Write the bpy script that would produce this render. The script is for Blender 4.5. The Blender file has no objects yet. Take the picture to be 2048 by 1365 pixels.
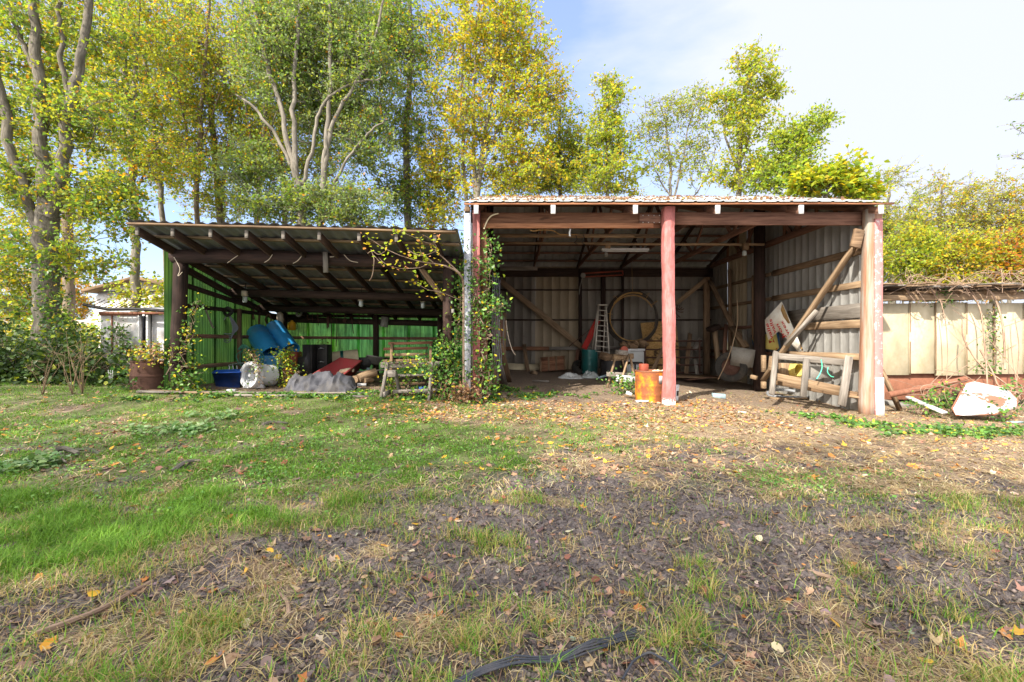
import bpy, math, random
import numpy as np
from mathutils import Vector, Matrix, Quaternion

# ------------------------------------------------------------------ camera, sky, sun, exposure
SC = bpy.context.scene
COL = SC.collection
R = math.radians
CZ = 1.25                      # eye height
FPX = 910.0                    # focal length in photo pixels (2048 wide)

cam_d = bpy.data.cameras.new('camera')
cam = bpy.data.objects.new('camera', cam_d)
COL.objects.link(cam)
cam.location = (0, 0, CZ)
cam.rotation_euler = (R(90), 0, 0)
cam_d.sensor_width = 36.0
cam_d.lens = 16.0
cam_d.clip_start = 0.05
cam_d.clip_end = 2000
SC.camera = cam

SUN_EL = 40.0
SUN_H = Vector((-0.62, -0.785, 0)).normalized()      # horizontal direction towards the sun (behind-left of the camera)
world = bpy.data.worlds.new('World')
SC.world = world
world.use_nodes = True
wn = world.node_tree
for n in list(wn.nodes): wn.nodes.remove(n)
w_out = wn.nodes.new('ShaderNodeOutputWorld')
w_bg = wn.nodes.new('ShaderNodeBackground')
w_bg.inputs['Strength'].default_value = 0.15
w_sky = wn.nodes.new('ShaderNodeTexSky')
w_sky.sky_type = 'NISHITA'
w_sky.sun_disc = False
w_sky.sun_elevation = R(SUN_EL)
w_sky.sun_rotation = math.atan2(SUN_H.x, SUN_H.y)
w_sky.air_density = 1.0
w_sky.dust_density = 1.0
w_sky.ozone_density = 1.6
# thin high cloud: a veil thicker to the right plus wispy streaks
w_tc = wn.nodes.new('ShaderNodeTexCoord')
w_map = wn.nodes.new('ShaderNodeMapping'); w_map.inputs['Scale'].default_value = (1.0, 1.4, 3.2)
w_map.inputs['Rotation'].default_value = (0.2, 0.3, 0.5)
w_noise = wn.nodes.new('ShaderNodeTexNoise'); w_noise.inputs['Scale'].default_value = 2.3
w_noise.inputs['Detail'].default_value = 7; w_noise.inputs['Roughness'].default_value = 0.55
w_sep = wn.nodes.new('ShaderNodeSeparateXYZ')
w_m1 = wn.nodes.new('ShaderNodeMath'); w_m1.operation = 'MULTIPLY_ADD'
w_m1.inputs[1].default_value = 0.95; w_m1.inputs[2].default_value = 0.10
w_m2 = wn.nodes.new('ShaderNodeMath'); w_m2.operation = 'ADD'
w_m3 = wn.nodes.new('ShaderNodeMapRange'); w_m3.inputs['From Min'].default_value = 0.62; w_m3.inputs['From Max'].default_value = 0.98
w_m3.inputs['To Min'].default_value = 0.0; w_m3.inputs['To Max'].default_value = 0.95
w_mix = wn.nodes.new('ShaderNodeMixRGB')
w_mix.inputs['Color2'].default_value = (2.25, 2.36, 2.72, 1)
w_veil = wn.nodes.new('ShaderNodeMixRGB'); w_veil.inputs['Fac'].default_value = 0.52       # thin lavender haze over the whole sky
w_veil.inputs['Color2'].default_value = (1.22, 1.48, 2.65, 1)
w_dot = wn.nodes.new('ShaderNodeVectorMath'); w_dot.operation = 'DOT_PRODUCT'             # glow added to the unseen sky round the sun, lighting the fronts
w_dot.inputs[1].default_value = (SUN_H.x * math.cos(R(SUN_EL)), SUN_H.y * math.cos(R(SUN_EL)), math.sin(R(SUN_EL)))
w_gl = wn.nodes.new('ShaderNodeMapRange'); w_gl.interpolation_type = 'SMOOTHSTEP'
w_gl.inputs['From Min'].default_value = 0.05; w_gl.inputs['From Max'].default_value = 1.0; w_gl.inputs['To Min'].default_value = 0.0; w_gl.inputs['To Max'].default_value = 1.0
w_mul = wn.nodes.new('ShaderNodeMixRGB'); w_mul.inputs['Color2'].default_value = (8.6, 8.3, 8.0, 1)
l = wn.links.new
l(w_tc.outputs['Generated'], w_dot.inputs[0]); l(w_dot.outputs['Value'], w_gl.inputs['Value']); l(w_gl.outputs[0], w_mul.inputs['Fac'])
l(w_sky.outputs[0], w_veil.inputs['Color1'])
l(w_tc.outputs['Generated'], w_map.inputs['Vector']); l(w_map.outputs[0], w_noise.inputs['Vector'])
l(w_tc.outputs['Generated'], w_sep.inputs[0]); l(w_sep.outputs['X'], w_m1.inputs[0])
l(w_m1.outputs[0], w_m2.inputs[0]); l(w_noise.outputs['Fac'], w_m2.inputs[1]); l(w_m2.outputs[0], w_m3.inputs['Value'])
l(w_m3.outputs[0], w_mix.inputs['Fac']); l(w_veil.outputs[0], w_mix.inputs['Color1'])
l(w_mix.outputs[0], w_mul.inputs['Color1']); l(w_mul.outputs[0], w_bg.inputs['Color']); l(w_bg.outputs[0], w_out.inputs[0])

sun_d = bpy.data.lights.new('sun', 'SUN')
sun_d.energy = 3.8
sun_d.angle = R(0.8)
sun_d.color = (1.0, 0.92, 0.79)
sun = bpy.data.objects.new('sun', sun_d)
COL.objects.link(sun)
_sd = Vector((SUN_H.x * math.cos(R(SUN_EL)), SUN_H.y * math.cos(R(SUN_EL)), math.sin(R(SUN_EL))))
sun.location = _sd * 60
sun.rotation_euler = (-_sd).to_track_quat('-Z', 'Y').to_euler()

SC.view_settings.view_transform = 'Standard'
SC.view_settings.look = 'None'
SC.view_settings.exposure = 1.5
SC.view_settings.gamma = 1.0
SC.render.engine = 'CYCLES'
SC.cycles.max_bounces = 8
SC.cycles.diffuse_bounces = 5
SC.cycles.transmission_bounces = 5
SC.cycles.transparent_max_bounces = 8
SC.cycles.sample_clamp_indirect = 8.0
SC.cycles.use_denoising = True
SC.cycles.denoiser = 'OPENIMAGEDENOISE'
SC.cycles.denoising_input_passes = 'RGB_ALBEDO_NORMAL'
SC.cycles.denoising_prefilter = 'ACCURATE'

# ------------------------------------------------------------------ numbers
rng = np.random.default_rng(7)
rnd = random.Random(11)

def _hash(ix, iy, seed):
    n = (ix.astype(np.int64) * 374761393 + iy.astype(np.int64) * 668265263 + seed * 982451653) & 0x7fffffff
    n = ((n ^ (n >> 13)) * 1274126177) & 0x7fffffff
    n = (n ^ (n >> 16)) & 0x7fffffff
    return n / float(0x7fffffff)

def vnoise(x, y, seed=0):
    x = np.asarray(x, float); y = np.asarray(y, float)
    ix = np.floor(x); iy = np.floor(y)
    fx = x - ix; fy = y - iy
    fx = fx * fx * (3 - 2 * fx); fy = fy * fy * (3 - 2 * fy)
    a = _hash(ix, iy, seed); b = _hash(ix + 1, iy, seed)
    c = _hash(ix, iy + 1, seed); d = _hash(ix + 1, iy + 1, seed)
    return (a * (1 - fx) + b * fx) * (1 - fy) + (c * (1 - fx) + d * fx) * fy

def fbm(x, y, seed=0, oct=4, gain=0.5):
    s = 0; a = 1.0; t = 0
    for o in range(oct):
        s = s + a * vnoise(np.asarray(x) * 2 ** o + 17.3 * o, np.asarray(y) * 2 ** o - 9.1 * o, seed + o)
        t += a; a *= gain
    return s / t

def sstep(a, b, x):
    t = np.clip((np.asarray(x, float) - a) / (b - a), 0, 1)
    return t * t * (3 - 2 * t)

def gbase(x, y):
    """The lie of the land without its small bumps."""
    x = np.asarray(x, float); y = np.asarray(y, float)
    xc = np.clip(x, -12, 12)
    z = sstep(1.5, 8.5, y) * (0.17 - 0.033 * xc) + 0.038 * np.clip(y - 8.5, 0, 8)
    z = z + 0.10 * sstep(1.5, 4.0, y) * sstep(1.2, 3.4, x) * (1 - sstep(3.4, 5.0, x)) * sstep(5.5, 8.0, y)
    return z

def gz(x, y):
    return float(gbase(x, y))

def W(px, py, d):
    """The point at depth d behind a photo pixel."""
    return Vector(((px - 1024) * d / FPX, d, CZ + (683 - py) * d / FPX))

def GP(px, py):
    """Where the ground lies under a photo pixel."""
    d = 8.0
    for _ in range(40):
        x = (px - 1024) * d / FPX
        nd = (CZ - gz(x, d)) * FPX / (py - 683)
        d = 0.5 * d + 0.5 * min(nd, 40)
    x = (px - 1024) * d / FPX
    return Vector((x, d, gz(x, d)))

# ------------------------------------------------------------------ objects
def tag(o, label=None, cat=None, group=None, kind=None):
    if label: o['label'] = label
    if cat: o['category'] = cat
    if cat and not kind: o['kind'] = 'thing'
    if group: o['group'] = group
    if kind: o['kind'] = kind
    return o

def thing(name, label, cat, loc=(0, 0, 0), group=None):
    o = bpy.data.objects.new(name, None)
    COL.objects.link(o)
    o.location = loc
    o.empty_display_size = 0.1
    return tag(o, label, cat, group)

def wloc(o):
    v = Vector((0, 0, 0))
    while o is not None:
        v = v + o.location
        o = o.parent
    return v

def dup(root, loc, rotz=None, label=None):
    r = root.copy(); COL.objects.link(r); r.location = loc
    if rotz is not None: r.rotation_euler = (0, 0, rotz)
    if label: r['label'] = label
    for ch in list(root.children):
        c = ch.copy(); COL.objects.link(c); c.parent = r
        for g in list(ch.children):
            d = g.copy(); COL.objects.link(d); d.parent = c
    return r

def np_mesh(name, V, F, mat, parent=None, col=None, lc=None, smooth=False, origin=None):
    """V (n,3), F list of arrays of equal-length faces; col per vertex."""
    V = np.asarray(V, np.float32)
    if isinstance(F, np.ndarray): F = [F]
    F = [np.asarray(f, np.int32) for f in F if len(f)]
    if origin is None:
        if parent is not None: org = wloc(parent)
        else:
            mn = V.min(0); mx = V.max(0)
            org = Vector(((mn[0] + mx[0]) / 2, (mn[1] + mx[1]) / 2, mn[2]))
    else: org = Vector(origin)
    V = V - np.array(org, np.float32)
    me = bpy.data.meshes.new(name)
    me.vertices.add(len(V)); me.vertices.foreach_set('co', V.ravel())
    li = np.concatenate([f.ravel() for f in F])
    ls = []; s = 0
    tot = np.concatenate([np.full(len(f), f.shape[1], np.int32) for f in F])
    st = np.concatenate([[0], np.cumsum(tot)[:-1]]).astype(np.int32)
    me.loops.add(len(li)); me.loops.foreach_set('vertex_index', li)
    me.polygons.add(len(tot)); me.polygons.foreach_set('loop_start', st)
    try: me.polygons.foreach_set('loop_total', tot)
    except Exception: pass
    me.update(calc_edges=True)
    me.validate()
    if smooth: me.polygons.foreach_set('use_smooth', np.ones(len(me.polygons), bool))
    if col is not None:
        c = np.ones((len(V), 4), np.float32); c[:, :3] = col
        a = me.color_attributes.new('col', 'FLOAT_COLOR', 'POINT'); a.data.foreach_set('color', c.ravel())
    if lc is not None:
        a = me.attributes.new('lc', 'FLOAT_VECTOR', 'POINT'); a.data.foreach_set('vector', np.asarray(lc, np.float32).ravel())
    me.materials.append(mat)
    o = bpy.data.objects.new(name, me); COL.objects.link(o)
    if parent is not None: o.parent = parent; o.location = (0, 0, 0) if origin is None else org - wloc(parent)
    else: o.location = org
    return o

class MB:
    """Collects shapes and links them as one mesh object."""
    def __init__(s): s.v = []; s.f = []; s.l = []
    def add(s, vs, fs, ls=None):
        b = len(s.v); s.v += [tuple(v) for v in vs]
        s.f += [tuple(b + i for i in f) for f in fs]
        if ls is None:
            o = Vector((rnd.random() * 20, rnd.random() * 20, rnd.random() * 20))
            c = Vector(vs[0]); ls = [Vector(v) - c + o for v in vs]
        s.l += [tuple(q) for q in ls]
    def beam(s, p0, p1, w, h, up=(0, 0, 1), jit=0.003, seg=None, taper=1.0):
        p0 = Vector(p0); p1 = Vector(p1); d = p1 - p0; L = d.length; d.normalize()
        up = Vector(up); sd = d.cross(up)
        if sd.length < 1e-4: sd = d.cross(Vector((0, 1, 0)))
        sd.normalize(); u = sd.cross(d).normalized()
        n = seg or max(1, int(L / 0.35)); vs = []; ls = []
        o = (rnd.random() * 30, rnd.random() * 30, rnd.random() * 30)
        b = min(w, h) * 0.10
        prof = [(-w/2+b, -h/2), (w/2-b, -h/2), (w/2, -h/2+b), (w/2, h/2-b), (w/2-b, h/2), (-w/2+b, h/2), (-w/2, h/2-b), (-w/2, -h/2+b)]
        for i in range(n + 1):
            t = i / n; c = p0 + d * (L * t); k = 1 + (taper - 1) * t
            j1 = rnd.uniform(-jit, jit) if 0 < i < n else 0; j2 = rnd.uniform(-jit, jit) if 0 < i < n else 0
            for a, e in prof:
                vs.append(c + sd * (a * k + j1) + u * (e * k + j2)); ls.append((L * t + o[0], a + o[1], e + o[2]))
        fs = [(i*8+k, i*8+(k+1) % 8, (i+1)*8+(k+1) % 8, (i+1)*8+k) for i in range(n) for k in range(8)]
        fs.append(tuple(range(7, -1, -1))); fs.append(tuple(n*8 + k for k in range(8)))
        s.add(vs, fs, ls); return s
    def box(s, c, size, rot=None):
        c = Vector(c); x, y, z = size[0]/2, size[1]/2, size[2]/2
        m = rot.to_matrix() if rot is not None else Matrix.Identity(3)
        b = min(x, y, z) * 0.12
        vs = []
        for (sx, sy, sz) in [(-1,-1,-1),(1,-1,-1),(1,1,-1),(-1,1,-1),(-1,-1,1),(1,-1,1),(1,1,1),(-1,1,1)]:
            for k in range(3):
                v = [sx*(x - (b if k != 0 else 0)), sy*(y - (b if k != 1 else 0)), sz*(z - (b if k != 2 else 0))]
                vs.append(c + m @ Vector(v))
        I = lambda i, k: i*3 + k
        fs = [(I(0,2),I(3,2),I(2,2),I(1,2)), (I(4,2),I(5,2),I(6,2),I(7,2)), (I(0,1),I(1,1),I(5,1),I(4,1)),
              (I(2,1),I(3,1),I(7,1),I(6,1)), (I(1,0),I(2,0),I(6,0),I(5,0)), (I(3,0),I(0,0),I(4,0),I(7,0))]
        for a, bb, k1, k2 in [(0,1,1,2),(1,2,0,2),(2,3,1,2),(3,0,0,2),(4,5,2,1),(5,6,2,0),(6,7,2,1),(7,4,2,0)]:
            fs.append((I(a,k1),I(a,k2),I(bb,k2),I(bb,k1)))
        for a, bb, k1, k2 in [(0,4,0,1),(1,5,1,0),(2,6,0,1),(3,7,1,0)]:
            fs.append((I(a,k1),I(bb,k1),I(bb,k2),I(a,k2)))
        for i in range(8): fs.append((I(i,0),I(i,1),I(i,2)))
        s.add(vs, fs); return s
    def tube(s, pts, r, n=6, cap=True, closed=False):
        pts = [Vector(p) for p in pts]; N = len(pts)
        if not isinstance(r, (list, tuple, np.ndarray)): r = [r] * N
        t0 = (pts[1] - pts[0]).normalized()
        ref = Vector((0, 0, 1)) if abs(t0.z) < 0.9 else Vector((1, 0, 0))
        a = t0.cross(ref).normalized(); vs = []; ls = []; L = 0
        o = rnd.random() * 30
        for i in range(N):
            if closed: t = (pts[(i+1) % N] - pts[i-1]).normalized()
            else: t = (pts[min(i+1, N-1)] - pts[max(i-1, 0)]).normalized()
            a = (a - t * a.dot(t))
            a = a.normalized() if a.length > 1e-6 else t.orthogonal().normalized()
            b = t.cross(a)
            if i: L += (pts[i] - pts[i-1]).length
            for k in range(n):
                g = 2 * math.pi * k / n
                q = a * math.cos(g) * r[i] + b * math.sin(g) * r[i]
                vs.append(pts[i] + q); ls.append((L + o, math.cos(g) * r[i] + o, math.sin(g) * r[i]))
        m = N if closed else N - 1
        fs = [(i*n+k, i*n+(k+1) % n, ((i+1) % N)*n+(k+1) % n, ((i+1) % N)*n+k) for i in range(m) for k in range(n)]
        if cap and not closed:
            fs.append(tuple(range(n-1, -1, -1))); fs.append(tuple((N-1)*n + k for k in range(n)))
        s.add(vs, fs, ls); return s
    def lathe(s, prof, n=28, mat=None, arc=None):
        """prof [(r, z)] about local z, placed by mat; arc (a0, a1) radians for a part turn."""
        mat = mat or Matrix.Identity(4); vs = []; ls = []; o = rnd.random() * 9
        a0, a1 = arc or (0, 2 * math.pi); m = n if arc is None else n + 1
        for (r, z) in prof:
            for k in range(m):
                g = a0 + (a1 - a0) * k / n
                v = Vector((r * math.cos(g), r * math.sin(g), z)); vs.append(mat @ v); ls.append((v.x + o, v.y, v.z + o))
        fs = []
        for i in range(len(prof) - 1):
            for k in range(n):
                k2 = (k + 1) % m
                fs.append((i*m+k, i*m+k2, (i+1)*m+k2, (i+1)*m+k))
        s.add(vs, fs, ls); return s
    def prism(s, poly, thick):
        """poly: coplanar points; extruded by the vector thick."""
        n = len(poly); poly = [Vector(p) for p in poly]; t = Vector(thick)
        nn = sum(((poly[i] - poly[0]).cross(poly[i-1] - poly[0]) for i in range(n)), Vector())
        vs = poly + [p + t for p in poly]
        fs = [tuple(range(n)), tuple(range(2*n-1, n-1, -1))] + [(i, n+i, n+(i+1) % n, (i+1) % n) for i in range(n)]
        s.add(vs, fs); return s
    def sheet(s, P, nu, nv, flip=False):
        """P(u, v) -> point, u, v in 0..1"""
        vs = []; ls = []; o = rnd.random() * 9
        for j in range(nv + 1):
            for i in range(nu + 1):
                p = Vector(P(i / nu, j / nv)); vs.append(p); ls.append((p.x + o, p.y, p.z))
        m = nu + 1
        fs = [(j*m+i, j*m+i+1, (j+1)*m+i+1, (j+1)*m+i) for j in range(nv) for i in range(nu)]
        s.add(vs, fs, ls); return s
    def build(s, name, mat, parent=None, smooth=False, local=False):
        V = np.array(s.v, np.float32)
        by = {}
        for f in s.f: by.setdefault(len(f), []).append(f)
        o = np_mesh(name, V, [np.array(f, np.int32) for f in by.values()], mat, parent, lc=np.array(s.l, np.float32),
                    origin=(tuple(wloc(parent)) if parent is not None else (0, 0, 0)) if local == 'w' else None)
        me = o.data
        import bmesh
        bm = bmesh.new(); bm.from_mesh(me); bmesh.ops.recalc_face_normals(bm, faces=bm.faces)
        if smooth:
            for f in bm.faces: f.smooth = True
            for e in bm.edges:
                if len(e.link_faces) == 2 and e.calc_face_angle(0) > 0.7: e.smooth = False
        bm.to_mesh(me); bm.free()
        return o

def align(p0, p1):
    """matrix whose z runs from p0 to p1, origin p0"""
    d = Vector(p1) - Vector(p0)
    return Matrix.Translation(p0) @ d.to_track_quat('Z', 'Y').to_matrix().to_4x4()

def spline(pts, n=8):
    """Catmull-Rom through pts"""
    P = [Vector(p) for p in pts]; out = []
    for i in range(len(P) - 1):
        p0 = P[max(i-1, 0)]; p1 = P[i]; p2 = P[i+1]; p3 = P[min(i+2, len(P)-1)]
        for k in range(n):
            t = k / n
            out.append(0.5 * ((2*p1) + (p2-p0)*t + (2*p0-5*p1+4*p2-p3)*t*t + (3*p1-p0-3*p2+p3)*t**3))
    out.append(P[-1]); return out

# ------------------------------------------------------------------ materials
class NB:
    def __init__(s, name):
        s.m = bpy.data.materials.new(name); s.m.use_nodes = True
        s.t = s.m.node_tree
        for n in list(s.t.nodes): s.t.nodes.remove(n)
        s.out = s.n('ShaderNodeOutputMaterial')
    def n(s, t, **k):
        q = s.t.nodes.new(t)
        for a, b in k.items(): setattr(q, a, b)
        return q
    def set(s, sock, v):
        if isinstance(v, bpy.types.NodeSocket): s.t.links.new(v, sock)
        elif isinstance(v, (tuple, list)) and len(v) == 3 and sock.type == 'RGBA': sock.default_value = (*v, 1)
        else: sock.default_value = v
    def attr(s, name, out='Vector'):
        return s.n('ShaderNodeAttribute', attribute_name=name).outputs[out]
    def obj(s): return s.n('ShaderNodeTexCoord').outputs['Object']
    def pos(s): return s.n('ShaderNodeNewGeometry').outputs['Position']
    def scale(s, v, sc):
        q = s.n('ShaderNodeMapping'); s.set(q.inputs['Vector'], v); q.inputs['Scale'].default_value = sc; return q.outputs[0]
    def noise(s, v, sc=5, det=4, rough=0.55, dist=0.0):
        q = s.n('ShaderNodeTexNoise'); s.set(q.inputs['Vector'], v)
        q.inputs['Scale'].default_value = sc; q.inputs['Detail'].default_value = det
        q.inputs['Roughness'].default_value = rough; q.inputs['Distortion'].default_value = dist
        return q.outputs['Fac']
    def rng(s, v, a, b, c=0.0, d=1.0):
        q = s.n('ShaderNodeMapRange'); s.set(q.inputs['Value'], v)
        for k, x in zip(('From Min', 'From Max', 'To Min', 'To Max'), (a, b, c, d)): q.inputs[k].default_value = x
        return q.outputs[0]
    def mix(s, f, a, b, mode='MIX'):
        q = s.n('ShaderNodeMixRGB', blend_type=mode); s.set(q.inputs[0], f); s.set(q.inputs[1], a); s.set(q.inputs[2], b); return q.outputs[0]
    def math(s, op, a, b=0.5):
        q = s.n('ShaderNodeMath', operation=op); s.set(q.inputs[0], a); s.set(q.inputs[1], b); return q.outputs[0]
    def rand(s): return s.n('ShaderNodeObjectInfo').outputs['Random']
    def vary(s, c, lo=0.8, hi=1.15):
        q = s.n('ShaderNodeHueSaturation'); s.set(q.inputs['Color'], c); s.set(q.inputs['Value'], s.rng(s.rand(), 0, 1, lo, hi)); return q.outputs[0]
    def bump(s, h, st=0.4, d=0.01):
        q = s.n('ShaderNodeBump'); s.set(q.inputs['Height'], h); q.inputs['Strength'].default_value = st; q.inputs['Distance'].default_value = d; return q.outputs[0]
    def bsdf(s, c, rough=0.8, metal=0.0, normal=None, spec=0.3):
        q = s.n('ShaderNodeBsdfPrincipled'); s.set(q.inputs['Base Color'], c); s.set(q.inputs['Roughness'], rough)
        s.set(q.inputs['Metallic'], metal); q.inputs['Specular IOR Level'].default_value = spec
        if normal is not None: s.set(q.inputs['Normal'], normal)
        return q.outputs[0]
    def done(s, sh):
        s.t.links.new(sh, s.out.inputs['Surface']); return s.m

def wood(name, dark, light, rough=0.85, paint=None, pthr=0.5, pw=0.06, stain=0.5):
    b = NB(name); v = b.attr('lc')
    g = b.noise(b.scale(v, (2.2, 34, 34)), 1.0, 5, 0.6, 0.6)
    c = b.mix(b.rng(g, 0.3, 0.7), dark, light)
    lg = b.noise(b.scale(v, (1.2, 6, 6)), 1.3, 4, 0.6)
    c = b.mix(b.rng(lg, 0.35, 0.75, 0, stain), c, tuple(x * 0.35 for x in dark))
    kn = b.noise(b.scale(v, (3, 9, 9)), 1.0, 1, 0.4)
    c = b.mix(b.rng(kn, 0.74, 0.8, 0, 0.7), c, tuple(x * 0.3 for x in dark))
    if paint is not None:
        pm = b.noise(b.scale(v, (3, 14, 14)), 1.4, 6, 0.65)
        c = b.mix(b.rng(pm, pthr - pw, pthr + pw), paint, c)
    c = b.vary(c)
    return b.done(b.bsdf(c, rough, 0, b.bump(g, 0.5, 0.006)))

def steel(name, c, rust=(0.16, 0.06, 0.025), amt=0.35, rough=0.5, metal=0.5, streak=True, stain=(0.05, 0.05, 0.05)):
    b = NB(name); v = b.pos()
    n1 = b.noise(b.scale(v, (3.0, 3.0, 0.6)), 2.0, 6, 0.65)
    n2 = b.noise(v, 9, 6, 0.65)
    col = b.mix(b.rng(n1, 0.35, 0.75, 0, 0.75), c, tuple(x * 0.5 + y * 0.5 for x, y in zip(c, stain)))
    k = b.math('ADD', b.math('MULTIPLY', n1, 0.5), b.math('MULTIPLY', n2, 0.5))
    col = b.mix(b.rng(k, 0.68 - amt * 0.35, 0.78 - amt * 0.25, 0, 0.9), col, rust)
    r = b.rng(n2, 0.3, 0.7, rough - 0.1, rough + 0.2)
    return b.done(b.bsdf(b.vary(col, 0.9, 1.08), r, metal, b.bump(n2, 0.15, 0.004)))

def plain(name, c, rough=0.6, var=0.35, metal=0.0, dirt=(0.10, 0.075, 0.05), amt=0.4, spec=0.35, sc=6.0):
    b = NB(name); v = b.obj()
    n = b.noise(v, sc, 6, 0.65); n2 = b.noise(v, sc * 5, 4, 0.6)
    col = b.mix(b.rng(n2, 0.3, 0.7, 0, var), c, tuple(x * 0.6 for x in c))
    col = b.mix(b.rng(n, 0.48, 0.72, 0, amt), col, dirt)
    return b.done(b.bsdf(col, b.rng(n2, 0.2, 0.8, rough - 0.08, min(1, rough + 0.12)), metal, b.bump(n2, 0.15, 0.004), spec))

def leafmat(name, trans=0.5, rough=0.55):
    b = NB(name); c = b.attr('col', 'Color')
    p = b.bsdf(c, rough, 0, None, 0.25)
    t = b.n('ShaderNodeBsdfTranslucent'); b.set(t.inputs[0], b.mix(1.0, c, (1.35, 1.3, 0.6), 'MULTIPLY'))
    m = b.n('ShaderNodeMixShader'); m.inputs[0].default_value = trans
    b.t.links.new(p, m.inputs[1]); b.t.links.new(t.outputs[0], m.inputs[2])
    return b.done(m.outputs[0])

def bark(name, dark, light, sc=1.0):
    b = NB(name); v = b.attr('lc')
    n = b.noise(b.scale(v, (5 * sc, 26 * sc, 26 * sc)), 1.0, 6, 0.65, 0.4)
    n2 = b.noise(b.pos(), 2.2, 4, 0.6)
    c = b.mix(b.rng(n, 0.3, 0.7), dark, light)
    c = b.mix(b.rng(n2, 0.45, 0.75, 0, 0.6), c, tuple(x * 0.55 for x in dark))
    return b.done(b.bsdf(c, 0.95, 0, b.bump(n, 0.8, 0.02)))

M = {}
M['old_wood'] = wood('old_wood', (0.10, 0.06, 0.035), (0.30, 0.20, 0.12))
M['grey_wood'] = wood('grey_wood', (0.13, 0.112, 0.096), (0.34, 0.305, 0.27), stain=0.5)
M['tan_wood'] = wood('tan_wood', (0.18, 0.115, 0.065), (0.37, 0.265, 0.17), stain=0.5)
M['brown_wood'] = wood('brown_wood', (0.12, 0.05, 0.028), (0.30, 0.15, 0.085), stain=0.4)
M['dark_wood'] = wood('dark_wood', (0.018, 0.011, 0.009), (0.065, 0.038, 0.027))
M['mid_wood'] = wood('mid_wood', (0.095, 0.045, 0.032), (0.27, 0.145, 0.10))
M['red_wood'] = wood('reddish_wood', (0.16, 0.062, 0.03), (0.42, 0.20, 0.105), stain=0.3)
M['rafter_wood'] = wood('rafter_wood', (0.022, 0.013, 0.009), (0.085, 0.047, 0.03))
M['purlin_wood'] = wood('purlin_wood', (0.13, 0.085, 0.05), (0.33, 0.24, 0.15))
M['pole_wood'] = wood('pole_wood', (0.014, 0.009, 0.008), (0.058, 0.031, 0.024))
M['white_paint'] = wood('white_painted_wood', (0.30, 0.26, 0.22), (0.45, 0.40, 0.35), paint=(0.52, 0.52, 0.52), pthr=0.62, stain=0.2)
M['red_board'] = wood('red_painted_wood', (0.25, 0.12, 0.06), (0.4, 0.2, 0.1), paint=(0.42, 0.035, 0.03), pthr=0.62)
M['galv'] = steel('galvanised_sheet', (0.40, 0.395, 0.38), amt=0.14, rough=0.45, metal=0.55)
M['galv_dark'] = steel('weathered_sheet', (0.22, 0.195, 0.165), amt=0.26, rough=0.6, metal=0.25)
M['galv_tan'] = steel('stained_sheet', (0.34, 0.275, 0.19), amt=0.22, rough=0.6, metal=0.15, stain=(0.09, 0.07, 0.05))
M['roof_under'] = steel('roof_sheet', (0.38, 0.385, 0.38), amt=0.10, rough=0.55, metal=0.3)
M['shed_roof'] = steel('old_roof_sheet', (0.19, 0.20, 0.20), amt=0.25, rough=0.6, metal=0.25)
def pink_sheet():
    """faded red paint, scratched, worn to white at the foot"""
    b = NB('faded_red_sheet'); v = b.pos()
    n = b.noise(b.scale(v, (6, 6, 1.5)), 2.0, 5, 0.6); n2 = b.noise(v, 40, 5, 0.7); n3 = b.noise(b.scale(v, (3, 3, 1)), 6, 6, 0.7)
    c = b.mix(b.rng(n, 0.3, 0.7), (0.50, 0.185, 0.18), (0.40, 0.125, 0.12))
    c = b.mix(b.rng(n3, 0.46, 0.60, 0, 0.7), c, (0.24, 0.09, 0.075))
    c = b.mix(b.rng(b.noise(b.scale(v, (30, 30, 1.2)), 1.5, 4, 0.6), 0.60, 0.7, 0, .6), c, (0.55, 0.33, 0.31))
    z = b.n('ShaderNodeSeparateXYZ'); b.set(z.inputs[0], v)
    k = b.math('ADD', b.rng(z.outputs['Z'], 0.12, 0.42, 0.36, -0.08), b.math('MULTIPLY', n2, 0.62))
    c = b.mix(b.rng(k, 0.50, 0.56), c, (0.66, 0.63, 0.63))
    return b.done(b.bsdf(c, 0.5, 0.0, b.bump(n3, 0.25, 0.01)))
M['pink_metal'] = pink_sheet()
M['rust'] = plain('rust', (0.105, 0.052, 0.038), 0.9, 0.5, 0.1, (0.06, 0.03, 0.025), 0.6)
M['rust_pipe'] = plain('rusty_pipe', (0.27, 0.115, 0.07), 0.9, 0.5, 0.05, (0.12, 0.05, 0.03), 0.6)
M['blue'] = plain('blue_plastic', (0.03, 0.27, 0.60), 0.4, 0.15, 0, (0.14, 0.15, 0.13), 0.55, sc=2.2)
M['deep_blue'] = plain('deep_blue_plastic', (0.03, 0.13, 0.62), 0.45, 0.2, 0, (0.15, 0.17, 0.24), 0.5, sc=3)
M['white_plastic'] = plain('white_plastic', (0.58, 0.59, 0.62), 0.4, 0.1, 0, (0.35, 0.33, 0.28), 0.35)
M['grey_plastic'] = plain('grey_plastic', (0.25, 0.265, 0.29), 0.5, 0.2, 0)
M['cream'] = plain('cream', (0.62, 0.54, 0.37), 0.7, 0.15, 0, (0.34, 0.27, 0.17), 0.4)
M['black'] = plain('black', (0.018, 0.017, 0.018), 0.55, 0.3, 0, (0.06, 0.05, 0.045), 0.4)
M['black_metal'] = plain('black_metal', (0.03, 0.03, 0.034), 0.5, 0.3, 0.3, (0.08, 0.06, 0.05), 0.5)
M['rubber'] = plain('rubber', (0.024, 0.022, 0.020), 0.8, 0.3, 0, (0.12, 0.09, 0.065), 0.45)
M['red_plastic'] = plain('red_plastic', (0.37, 0.055, 0.06), 0.5, 0.2, 0, (0.25, 0.13, 0.10), 0.5)
M['red_tin'] = plain('red_tin', (0.32, 0.07, 0.04), 0.6, 0.3, 0.1, (0.12, 0.05, 0.03), 0.6)
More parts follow.
